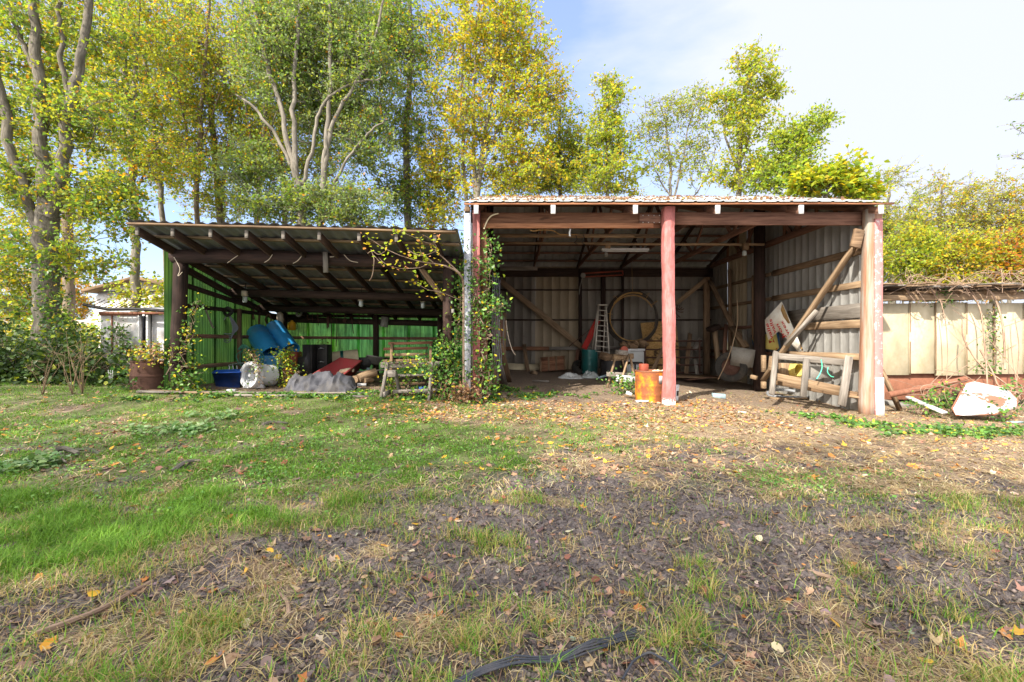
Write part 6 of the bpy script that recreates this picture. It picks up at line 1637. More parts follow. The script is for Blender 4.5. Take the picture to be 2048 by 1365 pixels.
tree('forked_tree', 'grey-leafed tree with many pale forking stems behind the lean-to roof', 13.2,
     [[(612, 700, .15), (608, 520, .135), (600, 400, .11), (584, 320, .08), (562, 220, .065), (530, 110, .07), (495, -60, .05)],
      [(598, 400, .09), (590, 300, .075), (588, 180, .06), (598, 20, .05), (604, -80, .04)],
      [(626, 690, .11), (636, 520, .10), (645, 390, .08), (654, 290, .065), (688, 205, .05), (738, 120, .04), (772, -30, .03)],
      [(643, 400, .08), (655, 260, .065), (660, 120, .055), (655, -70, .04)],
      [(602, 380, .06), (625, 290, .05), (645, 215, .045), (700, 170, .035), (760, 160, .02)],
      [(590, 350, .06), (545, 260, .045), (500, 210, .035), (470, 190, .02)],
      [(640, 430, .05), (690, 330, .04), (735, 270, .03), (775, 240, .02)]],
     [(640, 50, 150, 90, 0, .5), (560, 130, 90, 120, 0, .6), (720, 150, 80, 110, 0, .5), (730, 290, 60, 60, 0, .5), (560, 405, 110, 45), (680, 405, 110, 40), (645, 230, 90, 100, 0, 1.2), (500, 330, 60, 60), (700, 440, 90, 25)],
     P_GREY, .088, 760, 46, 105, 'bark_pale', None, .29)
tree('background_tree', 'grey-green tree standing right behind the pale forked tree', 18.5,
     [[(575, 700, .12), (570, 450, .10), (560, 250, .07), (540, 60, .05), (535, -60, .03)], [(572, 430, .07), (640, 240, .05), (690, 60, .03), (700, -60, .02)]],
     [(580, 60, 130, 110), (660, 200, 110, 120), (540, 260, 80, 100), (620, 350, 110, 60), (740, 60, 70, 90)], [(GGR, 4), (OLV, 4), (YG, 2.5), (GRN, 3), (YEL, 1), (ORG, .4)], .10, 380, 44, 114, 'bark_grey', LG, .42)
tree('background_tree', 'dark green tree between the grey forked tree and the tall yellow tree', 16.0,
     [[(825, 700, .16), (818, 470, .13), (812, 280, .11), (822, 120, .08), (815, -60, .05)]],
     [(810, 90, 80, 110), (820, 260, 70, 90), (800, 390, 70, 70), (860, 410, 50, 50), (770, 60, 60, 80)], P_DARK, .09, 270, 46, 106, 'bark_grey', LG, .36)
tree('yellow_tree', 'tall bright yellow tree with several thin stems at the corner of the barn', 15.4,
     [[(946, 700, .13), (950, 480, .115), (955, 380, .10), (975, 240, .07), (995, 110, .05), (1010, -70, .03)],
      [(938, 480, .08), (928, 330, .06), (922, 180, .045), (930, 30, .035), (935, -70, .025)],
      [(950, 400, .07), (946, 270, .055), (950, 120, .04), (962, -60, .03)],
      [(960, 350, .05), (1000, 250, .035), (1060, 150, .025), (1085, 70, .015)]],
     [(950, 60, 110, 100), (1020, 100, 80, 110), (930, 220, 90, 80), (1030, 250, 90, 80), (1080, 190, 50, 70), (950, 350, 110, 60), (1060, 340, 80, 45), (880, 330, 60, 50), (1110, 180, 30, 30), (880, 430, 50, 40)],
     P_YELLOW, .10, 470, 46, 107, 'bark_pale', None, .32)
tree('background_tree', 'low yellow-green tree filling the gap right of the tall yellow tree', 17.5,
     [[(1115, 700, .12), (1118, 430, .09), (1120, 240, .04)]],
     [(1105, 340, 75, 55), (1130, 270, 45, 60), (1150, 340, 50, 50), (1060, 370, 60, 30)], [(YG, 5), (GRN, 3), (OLV, 3), (YEL, 2)], .10, 150, 44, 108, 'bark_grey', LG, .36)
tree('young_tree', 'bushy young tree with a thin leafy top above the left half of the barn roof', 15.6,
     [[(1216, 700, .09), (1214, 450, .07), (1213, 300, .05), (1214, 190, .02), (1213, 150, .008)], [(1214, 300, .03), (1232, 220, .015), (1240, 160, .007)], [(1214, 320, .03), (1194, 230, .015), (1188, 180, .007)]],
     [(1215, 350, 82, 50), (1215, 280, 58, 50), (1222, 215, 34, 42), (1225, 170, 26, 22)], P_RIGHT, .10, 120, 44, 109, 'bark_grey', None, .27)
tree('sparse_tree', 'thin sparse tree showing its bare twigs above the middle of the barn roof', 16.0,
     [[(1345, 700, .08), (1343, 470, .06), (1340, 350, .045), (1335, 270, .03), (1318, 200, .01)], [(1343, 420, .04), (1362, 330, .03), (1378, 250, .02), (1400, 190, .008)], [(1343, 400, .03), (1310, 340, .02), (1290, 290, .008)], [(1345, 440, .03), (1405, 370, .02), (1430, 300, .008)]],
     [(1330, 230, 50, 45), (1385, 210, 45, 45), (1300, 270, 40, 35), (1400, 280, 40, 50), (1350, 330, 70, 50)], [(OLV, 5), (YG, 4), (GRN, 2), (YEL, 1)], .075, 200, 17, 110, 'bark_grey', None, .24)
tree('round_tree', 'tallest yellow-green tree above the right half of the barn roof', 15.2,
     [[(1480, 700, .11), (1479, 450, .09), (1478, 320, .07), (1488, 200, .04), (1505, 110, .012)], [(1479, 330, .05), (1515, 230, .03), (1535, 150, .01)], [(1478, 350, .05), (1450, 260, .03), (1455, 180, .01)], [(1490, 190, .03), (1475, 130, .015), (1472, 100, .006)]],
     [(1500, 180, 52, 45), (1490, 255, 66, 50), (1490, 345, 78, 45), (1540, 180, 28, 40), (1445, 210, 25, 30), (1500, 125, 50, 22)], P_RIGHT, .10, 125, 44, 111, 'bark_grey', None, .27)
tree('leaning_tree', 'loose low tree with a drooping right side beside the tallest roofline tree', 14.4,
     [[(1575, 700, .08), (1577, 450, .06), (1582, 340, .045), (1600, 270, .02), (1630, 230, .008)], [(1580, 360, .03), (1560, 290, .02), (1558, 235, .008)]],
     [(1580, 320, 50, 50), (1615, 270, 34, 35), (1560, 270, 22, 30), (1550, 360, 50, 30), (1640, 240, 18, 22)], [(YG, 4), (GRN, 4), (OLV, 3), (LIM, 2)], .095, 120, 36, 112, 'bark_grey', None, .24)
tree('maple_tree', 'large-leafed green tree just over the right end of the barn roof', 13.0,
     [[(1650, 700, .08), (1652, 470, .06), (1655, 380, .04), (1690, 330, .01)], [(1653, 400, .03), (1625, 350, .015)]],
     [(1640, 362, 50, 30), (1690, 350, 35, 28), (1610, 375, 40, 20), (1720, 385, 40, 30)], [(LIM, 2), (YG, 5), (GRN, 2), (YEL, 2), (OLV, 2)], .16, 90, 22, 113, 'bark_grey', None, .25, leafup=.8)
RG = 'autumn trees beyond the panel shed'
for i, (px, ry, lab, pal, sd, dd) in enumerate([(1780, 90, 'olive autumn tree beyond the barn corner, leftmost behind the panel shed', [(YG, 4), (OLV, 5), (YEL, 2), (GRN, 2)], 120, 23),
                                                (1885, 80, 'orange-tinged autumn tree behind the panel shed, second from the barn', P_ORANGE, 121, 24),
                                                (1985, 85, 'yellow-brown autumn tree behind the panel shed, third from the barn', P_ORANGE, 122, 22),
                                                (2080, 80, 'rusty autumn tree at the right picture edge behind the panel shed', [(ORG, 2.4), (RST, .6), (YEL, 3), (OLV, 3), (YG, 2)], 123, 21)]):
    tree('autumn_tree', lab, dd, [[(px, 700, .2), (px + 4, 550, .16), (px - 6, 430, .09), (px + 2, 370, .03)]],
         [(px, 430, 62, ry), (px - 40, 480, 50, 60), (px + 40, 490, 50, 70), (px, 560, 80, 50)], [((.33, .32, .085), 6)] + pal, .105, 170, 44, sd, 'bark_grey', RG, .46)
for i, (px, py, lab, pal, sd) in enumerate([(1815, 520, 'sunlit thicket tree right beside the peeling corner trim', P_RIGHT, 130), (1905, 535, 'low thicket tree over the middle of the panel shed roof', P_ORANGE, 131), (2010, 530, 'low brownish thicket tree over the right end of the panel shed roof', [(ORG, 2), (YG, 3), (OLV, 3), (RST, 1.5)], 132)]):
    tree('thicket_tree', lab, 15.0, [[(px, 700, .06), (px + 8, 560, .05), (px + 22, 470, .02)], [(px + 2, 640, .03), (px - 20, 540, .025), (px - 5, 460, .01)]],
         [(px, py, 60, 42), (px + 25, py - 35, 40, 35)], pal, .10, 110, 40, sd, 'bark_pale', 'thicket over the panel shed', .30)
tree('edge_tree', 'dark-leafed tree reaching in at the right picture edge', 9.0,
     [[(2330, 790, .15), (2300, 500, .12), (2240, 300, .07), (2150, 230, .03), (2060, 200, .006)], [(2240, 330, .04), (2150, 290, .02), (2040, 262, .004)], [(2245, 350, .04), (2150, 340, .02), (2030, 316, .004)]],
     [(2045, 190, 14, 14), (2043, 255, 12, 10), (2035, 314, 10, 6), (2160, 250, 70, 70), (2250, 200, 80, 80)], P_DARK, .05, 60, 9, 140, 'bark_brown', None, .13)
# far left background
FL = 'far autumn trees beyond the white outbuilding'
for i, (px, py, rx, ry, d, lab, pal, sd) in enumerate([(-40, 560, 130, 90, 30, 'yellow far tree at the left picture edge beyond the outbuilding', P_ORANGE, 150), (110, 600, 70, 60, 33, 'orange-gold far tree seen between the thick trunk and the white house', [(ORG, 3), (YEL, 5), (YG, 2)], 151), (350, 610, 60, 40, 28, 'green-gold far tree behind the white house roof', P_OLIVE, 152)]):
    tree('far_tree', lab, d, [[(px, 700, .25), (px + 3, 620, .2), (px - 4, py, .1)]], [(px, py, rx, ry), (px, py + 60, rx * .8, 40)], pal, .16, 150, 44, sd, 'bark_brown', FL, .55)
# trees standing behind the photographer: they throw the shade over the near yard
def shade_tree(lab, x, y, h, r, n, per, sd):
    per = int(per * .62)
    rg = np.random.default_rng(sd)
    t = thing('yard_tree', lab, 'tree', (x, y, gz(x, y)), 'yard trees behind the camera')
    mb = MB(); mb.tube(spline([(x, y, -.2), (x + .1, y, h * .4), (x - .1, y + .1, h)], 5), [.3] * 6 + [.16] * 5, 10)
    C = np.array([x, y, h]) + unit(rg.normal(size=(n, 3))) * (rg.uniform(0, 1, (n, 1)) ** .4) * np.array([r, r, r * .75])
    for c in C[:60]: mb.tube([Vector((x, y, h * .55)), Vector(c) * .5 + Vector((x, y, h * .6)) * .5, Vector(c)], [.06, .04, .015], 5, False)
    mb.build('trunk', M['bark_brown'], t)
    Ps = np.repeat(C, per, 0) + rg.normal(size=(n * per, 3)) * .4; V, F, CC = leaf_quads(Ps, .20, colours(P_GREEN, len(Ps), rg), rg)
    np_mesh('crown', V, F, M['leaf'], t, col=CC)
shade_tree('broad green yard tree behind the photographer to the left', -9.8, -2.6, 8.2, 4.6, 190, 42, 160)
shade_tree('second green yard tree straight behind the photographer', -4.3, -5.7, 8.5, 2.9, 110, 46, 161)
shade_tree('fourth green yard tree behind the photographer, between the broad one and the middle one', -7.4, -6.2, 8.4, 3.6, 150, 46, 163)
shade_tree('third green yard tree far behind the photographer to the left', -15.0, 2.0, 9.0, 4.0, 130, 40, 162)

# ------------------------------------------------------------------ climbers, weeds and bushes
def climber(name, label, paths, nleaf, size, pal, seed, cat='vine', stem_r=.008, sig=.10, mat='twig', oval=True, group=None, lift=0.0):
    """paths: world polylines with (point, spread); leaves gather round them"""
    rg = np.random.default_rng(seed); allp = []; mb = MB(); wl = []
    for pts in paths:
        P = spline([q[0] for q in pts], 8); S = []
        for i in range(len(pts) - 1):
            for k in range(8): S.append(pts[i][1] * (1 - k / 8) + pts[i+1][1] * k / 8)
        S.append(pts[-1][1]); n = len(P)
        for _ in range(2 if stem_r else 0):
            mb.tube([p + Vector(rg.normal(size=3) * min(s * .45, .10)) for p, s in zip(P, S)], [stem_r * (1 - .6 * i / n) for i in range(n)], 5)
        allp += list(zip(P, S))
    P = np.array([p[:] for p, s in allp]); S = np.array([s for p, s in allp])
    k = rg.choice(len(P), nleaf, p=S / S.sum()); C0 = P[k] + rg.normal(size=(nleaf, 3)) * S[k][:, None] * np.array([1, .8, .8])
    # gather leaves in sprays
    ns = max(8, nleaf // 14); cen = C0[:ns]; j = rg.integers(0, ns, nleaf); Q = cen[j] + rg.normal(size=(nleaf, 3)) * size * 1.5
    for c in cen[:min(ns, 160)]:
        i = int(np.argmin(np.linalg.norm(P - c, axis=1)))
        if stem_r: mb.tube([Vector(P[i]), (Vector(P[i]) + Vector(c)) / 2 + Vector((0, 0, .02)), Vector(c)], [stem_r * .5, stem_r * .4, .002], 4, False)
    Q[:, 2] = np.maximum(Q[:, 2], gbase(Q[:, 0], Q[:, 1]) + .02)
    root = thing(name, label, cat, Vector(allp[0][0]), group)
    if stem_r: mb.build('stem', M[mat], root, smooth=True)
    V, F, CC = (leaf_oval if oval else leaf_quads)(Q, size, colours(pal, nleaf, rg), rg)
    np_mesh('foliage', V, F, M['ivy'], root, col=CC)
    return root

w = lambda px, py, d, s: (W(px, py, d), s)
climber('ivy_vine', 'green ivy climbing the pink post at the left corner of the barn',
        [[w(962, 805, 7.85, .12), w(964, 740, 7.85, .12), w(970, 660, 7.85, .13), w(968, 610, 7.85, .12), w(974, 560, 7.85, .09), w(980, 500, 7.85, .07), w(978, 478, 7.9, .03)],
         [w(955, 640, 7.8, .12), w(948, 560, 7.8, .05), w(945, 500, 7.85, .04)], [w(970, 625, 7.8, .08), w(992, 618, 7.7, .05), w(1006, 613, 7.7, .03)],
         [w(975, 790, 7.85, .06), w(980, 745, 7.9, .05), w(984, 720, 7.9, .03)]], 1300, .062, P_IVY, 201, stem_r=.013)
climber('bramble_bush', 'green bramble bush piled up between the lean-to pole and the barn corner trim',
        [[w(910, 790, 8.0, .14), w(910, 730, 8.0, .16), w(913, 670, 8.0, .11), w(918, 620, 8.0, .07), w(922, 560, 8.0, .05)], [w(890, 780, 8.0, .12), w(895, 720, 8.0, .12), w(890, 690, 8.0, .06)], [w(925, 650, 7.95, .10), w(930, 540, 7.95, .05), w(926, 480, 7.95, .04)]], 1700, .058, P_IVY, 202, 'bush', .010)
climber('dry_bramble', 'heap of dry brown stems at the foot of the grey corner trim', [[w(905, 800, 7.9, .14), w(925, 785, 7.9, .10), w(940, 795, 7.8, .08)]], 420, .06, [((.25, .13, .07), 3), ((.38, .24, .13), 3), ((.16, .09, .05), 2)], 203, 'bush', .006)
climber('ivy_vine', 'ivy thick round the base of the multi-stemmed tree at far left', [[w(100, 740, 9.5, .28), w(105, 690, 9.5, .30), w(110, 650, 9.5, .22), w(100, 600, 9.55, .13), w(96, 540, 9.6, .10)], [w(170, 720, 9.6, .25), w(150, 670, 9.6, .18)]], 1900, .07, [(LIM, 2), ((.10, .2, .03), 4), (YEL, .8), ((.05, .1, .03), 4)], 204)
climber('ivy_vine', 'yellowing vine hanging over the front wall of the white box shed', [[w(232, 650, 10.0, .06), w(238, 690, 9.95, .10), w(243, 740, 9.9, .09)], [w(240, 665, 10, .07), w(252, 690, 9.9, .05), w(262, 700, 9.9, .03)]], 330, .06, P_IVY, 205)
climber('weed_plant', 'yellow and brown weeds sprouting from the rusty half drum', [[w(283, 722, 8.0, .09), w(300, 705, 8.0, .10), w(318, 712, 8.0, .10)], [w(310, 720, 8, .08), w(322, 690, 8.0, .08)]], 420, .055, [(YEL, 3), (LIM, 2), ((.3, .17, .08), 3), ((.1, .18, .04), 2)], 206, 'weed')
climber('ivy_vine', 'thin vine with yellow leaves twining up the lean-to left pole', [[w(385, 800, 7.95, .10), w(372, 760, 7.95, .12), w(365, 710, 7.95, .10), w(382, 660, 7.9, .07), w(388, 620, 7.9, .05), w(398, 602, 7.9, .03)], [w(340, 740, 7.9, .10), w(345, 690, 7.9, .06)]], 520, .055, P_WEED, 207)
climber('creeper_bush', 'creeper crowded at the foot of the lean-to left pole', [[w(350, 790, 7.9, .12), w(370, 775, 8, .15), w(385, 770, 8.1, .12)], [w(260, 780, 8.0, .12), w(262, 740, 8.0, .10)]], 620, .06, P_IVY, 208, 'bush')
climber('weed_plant', 'yellow-leafed weed growing up in front of the black cabinet', [[w(573, 772, 9.2, .06), w(570, 735, 9.2, .10), w(556, 712, 9.2, .07)], [w(578, 770, 9.1, .08), w(594, 745, 9.1, .09)], [w(565, 720, 9.2, .07), w(575, 700, 9.2, .05)]], 520, .05, [(LIM, 3), (YEL, 2), ((.1, .2, .04), 4)], 209, 'weed')
climber('vine_tangle', 'brown vine tangle with small leaves draped over the white drum fan', [[w(500, 708, 9.0, .05), w(515, 725, 8.7, .06), w(520, 755, 8.6, .06), w(522, 780, 8.6, .04)], [w(505, 712, 9.0, .04), w(530, 735, 9.0, .06), w(545, 760, 9.0, .05)]], 260, .045, [((.12, .2, .05), 3), ((.28, .18, .1), 3), (OLV, 2)], 210)
climber('weed_plant', 'leafy weed tangled through the legs of the big sawhorse', [[w(862, 790, 7.9, .07), w(866, 750, 7.9, .06), w(858, 728, 7.9, .05), w(852, 718, 7.9, .03)], [w(815, 790, 8.1, .09), w(820, 760, 8.2, .08), w(822, 735, 8.2, .03)], [w(780, 775, 8.4, .07), w(790, 765, 8.4, .07)], [w(786, 728, 7.95, .03), w(820, 727, 7.95, .04), w(845, 722, 7.95, .03)]], 640, .05, P_WEED, 211, 'weed')
climber('weed_plant', 'dark little weed against the green rear wall behind the black cabinet', [[w(640, 760, 11.4, .10), w(640, 720, 11.5, .12), w(642, 690, 11.6, .05)], [w(652, 745, 11.2, .15)] * 2], 260, .06, P_DARK, 212, 'weed')
climber('weed_plant', 'low green weed at the feet of the small pale sawhorse', [[w(1215, 772, 9.4, .09), w(1250, 775, 9.2, .10), w(1268, 778, 9.0, .09)]], 300, .06, P_IVY, 213, 'weed', .004)
climber('ivy_vine', 'string of ivy leaves down the pale panel seam of the low shed', [[w(1989, 620, 9.45, .03), w(1990, 680, 9.45, .05), w(1995, 730, 9.4, .05)], [w(1884, 590, 9.4, .04), w(1886, 640, 9.45, .03)]], 230, .05, P_IVY, 214)
climber('creeper_bush', 'low creeper around the crumpled white panel', [[w(1830, 820, 7.9, .10), w(1880, 800, 8.1, .14), w(1905, 790, 8.2, .10)], [w(1980, 835, 7.5, .08), w(2035, 800, 7.8, .10), w(2060, 770, 8.2, .14)], [w(1960, 745, 8.9, .10), w(1990, 730, 9, .06)]], 700, .055, P_IVY, 215, 'bush', .005)
# bushes at the left edge
BG = 'dark bushes along the left edge'
for i, (px, py, sp, d, lab, pal, n, sd) in enumerate([(20, 755, .55, 8.8, 'dark green low bush at the left picture edge', P_BUSH, 1700, 220), (120, 760, .52, 8.9, 'dark green low bush in front of the ivy-wrapped tree', P_BUSH, 1700, 221), (205, 762, .40, 8.8, 'dark green low bush in front of the white box shed', P_BUSH, 700, 222), (-70, 740, .6, 9.4, 'tall dark bush just past the left picture edge', P_BUSH, 1300, 223), (70, 700, .45, 10.6, 'lighter bush behind the dark ones beside the tree base', [(YG, 3), (GRN, 4), (DGR, 3), (YEL, 1)], 1300, 224)]):
    climber('bush', lab, [[w(px - 40, py + 20, d, sp * .6), w(px, py - 25, d, sp * .85), w(px + 45, py + 20, d, sp * .6)]], int(n * 1.8), .088, pal, sd, 'bush', .012, oval=True, group=BG)
climber('bush', 'sunlit yellow-green bush between the tree and the white box shed', [[w(150, 700, 13, .35), w(172, 670, 13, .3), w(190, 700, 13, .25)]], 900, .09, [(LIM, 3), (YG, 4), (YEL, 2), (GRN, 2)], 225, 'bush', .012)
climber('bush', 'golden sunlit bush far left before the outbuilding', [[w(-30, 690, 15, .6), w(40, 690, 15, .7), w(80, 670, 15, .4)]], 1500, .10, P_OLIVE, 226, 'bush', .012)
climber('bush', 'bright vine heap on the roof of the white house behind the box shed', [[w(250, 600, 13.5, .16), w(275, 592, 13.5, .28), w(325, 600, 13.5, .32)], [w(335, 640, 13, .3), w(340, 600, 13, .25)]], 1200, .10, [(LIM, 2), (YG, 4), (YEL, 2), (OLV, 2)], 227, 'bush', .012)
# tan weed stalks in the bushes
rs = random.Random(5)
for i, (px, py, hgt, lab) in enumerate([(145, 790, 1.05, 'bare tan weed stalk standing tall before the dark bushes, left one'), (165, 788, .95, 'bare tan weed stalks fanned out before the white box shed'), (85, 792, .8, 'bare tan weed stalk low in the dark bush')]):
    b = GP(px, py); t = MB()
    for k in range(7 if i else 4):
        g = rs.uniform(-.5, .5); L = hgt * rs.uniform(.6, 1)
        P = [b, b + Vector((g * .25 * L, rs.uniform(-.1, .1), L * .5)), b + Vector((g * .8 * L, rs.uniform(-.2, .2), L))]
        t.tube(spline(P, 4), [.006] * 3 + [.004] * 3 + [.002] * 3, 5)
        for m in range(3):
            q = P[1].lerp(P[2], rs.random()); t.tube([q, q + Vector((rs.uniform(-.25, .25), rs.uniform(-.1, .1), rs.uniform(.0, .18)))], .0025, 4)
    one(t, 'weed_stalk', 'tan_wood', lab, 'weed')
# sapling whose bough hangs across the front of the lean-to
sp = thing('overhanging_sapling', 'thin sapling by the barn corner with a yellow-leafed bough over the lean-to front', 'sapling', GP(928, 805))
t = MB(); yy = 7.5
def bough(pts, r0, r1, n=6):
    P = spline([W(px, py, d) for px, py, d in pts], n); t.tube(P, [r0 + (r1 - r0) * i / (len(P) - 1) for i in range(len(P))], 6); return P
q = GP(928, 806); B = []
bough([(928, 806, q.y), (927, 700, 7.7), (927, 580, 7.6), (924, 555, 7.5)], .022, .018)
B.append(bough([(924, 556, 7.5), (912, 543, 7.4), (890, 533, 7.3), (860, 527, 7.2), (845, 525, 7.1), (825, 520, 7.0), (800, 512, 6.9)], .018, .004))
B.append(bough([(866, 526, 7.2), (850, 514, 7.1), (832, 510, 7.0), (815, 500, 7.0)], .010, .003))
B.append(bough([(857, 528, 7.2), (840, 536, 7.1), (815, 538, 7.0), (795, 537, 7.0), (770, 528, 6.9), (757, 515, 6.9)], .009, .002))
B.append(bough([(920, 548, 7.45), (890, 520, 7.3), (872, 503, 7.2), (872, 492, 7.2), (862, 480, 7.1), (845, 470, 7.0)], .012, .003))
B.append(bough([(872, 503, 7.2), (858, 509, 7.1), (846, 512, 7.1), (840, 500, 7.1)], .006, .002))
B.append(bough([(928, 604, 7.6), (905, 595, 7.4), (880, 585, 7.3), (855, 580, 7.2), (830, 565, 7.2)], .008, .002))
B.append(bough([(800, 512, 6.9), (770, 498, 6.9), (750, 485, 6.9), (735, 475, 6.9)], .005, .002))
B.append(bough([(872, 492, 7.2), (850, 485, 7.1), (815, 470, 7.0), (790, 462, 7.0)], .005, .002))
bough([(742, 500, 6.9), (748, 520, 6.9), (745, 550, 6.9), (739, 562, 6.9)], .008, .004); bough([(748, 512, 6.9), (757, 522, 6.9), (764, 532, 6.9)], .005, .003); bough([(735, 508, 6.9), (745, 503, 6.9), (757, 510, 6.9), (770, 504, 6.9)], .005, .003)
t.build('trunk', M['twig'], sp, smooth=True)
rg = np.random.default_rng(77); PP = np.array([p[:] for b in B for p in b[len(b) // 3:]]); k = rg.integers(0, len(PP), 210); Q = PP[k] + rg.normal(size=(210, 3)) * np.array([.10, .10, .06]) + np.array([-.02, 0, .02])
V, F, CC = leaf_oval(Q, .062, colours([(YG, 4), (LIM, 4), (YEL, 2), ((.62, .3, .15), 1.5)], 210, rg), rg, up=1.2, wid=.8); np_mesh('crown', V, F, M['leaf'], sp, col=CC)
# dead vines over the panel shed
t = MB(); rs = random.Random(9)
for i in range(150):
    x = rs.uniform(1800, 2120); y = rs.uniform(555, 600) - max(0, (x - 1900)) * .14 * rs.random(); d = rs.uniform(9.0, 10.8)
    a = W(x, y, d); L = rs.uniform(.3, 1.1); g = rs.uniform(0, 6.28)
    p2 = a + Vector((L * .5 * math.cos(g), rs.uniform(-.2, .2), rs.uniform(.0, .25))); p3 = a + Vector((L * math.cos(g), rs.uniform(-.3, .3), rs.uniform(-.3, .12)))
    t.tube(spline([a, p2, p3], 4), rs.choice([.003, .004, .004, .006]), 4, False)
o = t.build('dead_vines', M['dead_stem']); tag(o, 'mat of dry leafless vines over the panel shed roof', None, None, 'stuff')
t = MB()
for pts, r in [([(1850, 560), (1862, 580), (1876, 600), (1890, 606)], .012), ([(1915, 565), (1935, 580), (1960, 620), (1970, 700), (1975, 780)], .014), ([(1950, 566), (1985, 590), (2005, 650), (2010, 740)], .018), ([(1925, 640), (1928, 680), (1960, 730), (2000, 760), (2040, 790)], .014), ([(1880, 600), (1890, 640), (1895, 700), (1893, 760)], .008),
               ([(1840, 790), (1900, 730), (1950, 680), (2048, 640)], .007), ([(1850, 800), (1920, 740), (2000, 700)], .005), ([(2030, 640), (2038, 700), (2030, 790)], .010), ([(2020, 650), (2025, 720), (2040, 800)], .008), ([(1905, 620), (1960, 660), (2010, 720), (2040, 760)], .006), ([(1870, 740), (1930, 752), (1980, 790)], .006), ([(1800, 560), (1815, 585), (1830, 603), (1842, 606)], .010), ([(1960, 700), (1985, 745), (2000, 775), (2048, 790)], .016)]:
    t.tube(spline([W(x, y, 9.3 - .9 * max(0, (y - 600)) / 220) for x, y in pts], 6), r, 5)
for i in range(46):
    x = rs.uniform(1840, 2060); b = W(x, rs.uniform(785, 815), rs.uniform(7.9, 8.8)); b.z = gz(b.x, b.y)
    t.tube(spline([b, b + Vector((rs.uniform(-.3, .3), rs.uniform(-.1, .1), rs.uniform(.2, .5))), b + Vector((rs.uniform(-.8, .8), 0, rs.uniform(.1, .7)))], 5), rs.choice([.003, .004, .006]), 4, False)
one(t, 'bare_bramble', 'dead_stem', 'leafless bramble canes arching over the pale panels and crumpled sheet', 'bramble', smooth=True)

# ------------------------------------------------------------------ ground cover, grass, straw, fallen leaves
def scatter(n, y0, y1, rg, power=1.0, k=1.5, x0=None, x1=None):
    """points spread so that nearer ground gets more of them"""
    u = rg.uniform(0, 1, n); y = y0 * (y1 / y0) ** (u ** power)
    x = rg.uniform(-1, 1, n) * (y * k + 0.3) if x0 is None else rg.uniform(x0, x1, n)
    return x, y

def cover(name, label, pts, n, size, pal, seed, hgt=.05):
    rg = np.random.default_rng(seed); Q = []
    for (px, py, sx, sy, w) in pts:
        p = GP(px, py); m = int(n * w); nc = max(3, m // 16); cx = p.x + rg.normal(size=nc) * sx; cy = p.y + rg.normal(size=nc) * sy
        j = rg.integers(0, nc, m); x = cx[j] + rg.normal(size=m) * .06; y = cy[j] + rg.normal(size=m) * .06
        Q.append(np.stack([x, y, ground_z(x, y) + rg.uniform(.005, hgt, m)], 1))
    Q = np.concatenate(Q); V, F, CC = leaf_oval(Q, size, colours(pal, len(Q), rg), rg, up=1.6, wid=.75)
    o = np_mesh(name, V, F, M['ivy'], None, col=CC); tag(o, label, None, None, 'stuff')
cover('ground_cover', 'patches of small green creeper leaves on the ground before the sheds',
      [(560, 795, .5, .16, .10), (640, 797, .5, .12, .10), (720, 790, .3, .15, .06), (850, 800, .35, .15, .12), (960, 800, .25, .15, .10), (1000, 780, .3, .3, .10), (1050, 795, .4, .25, .08), (1130, 795, .4, .2, .05), (790, 785, .25, .2, .05), (1300, 790, .1, .1, .02),
       (1720, 850, .4, .25, .07), (1800, 862, .5, .25, .09), (1920, 868, .6, .25, .12), (2020, 866, .6, .28, .12), (1650, 835, .3, .1, .05), (1900, 815, .4, .15, .08), (430, 795, .4, .12, .06), (300, 800, .5, .12, .05)], 4200, .055, P_IVY, 301)
cover('cut_branch_leaves', 'pale green leaves of cut branches lying on the lawn', [(345, 865, .18, .10, .5), (390, 858, .15, .08, .3), (450, 835, .2, .06, .2), (40, 935, .12, .08, .5), (90, 930, .10, .05, .3)], 500, .06, [((.22, .33, .13), 3), ((.12, .24, .07), 3), ((.32, .42, .22), 1)], 302, .07)

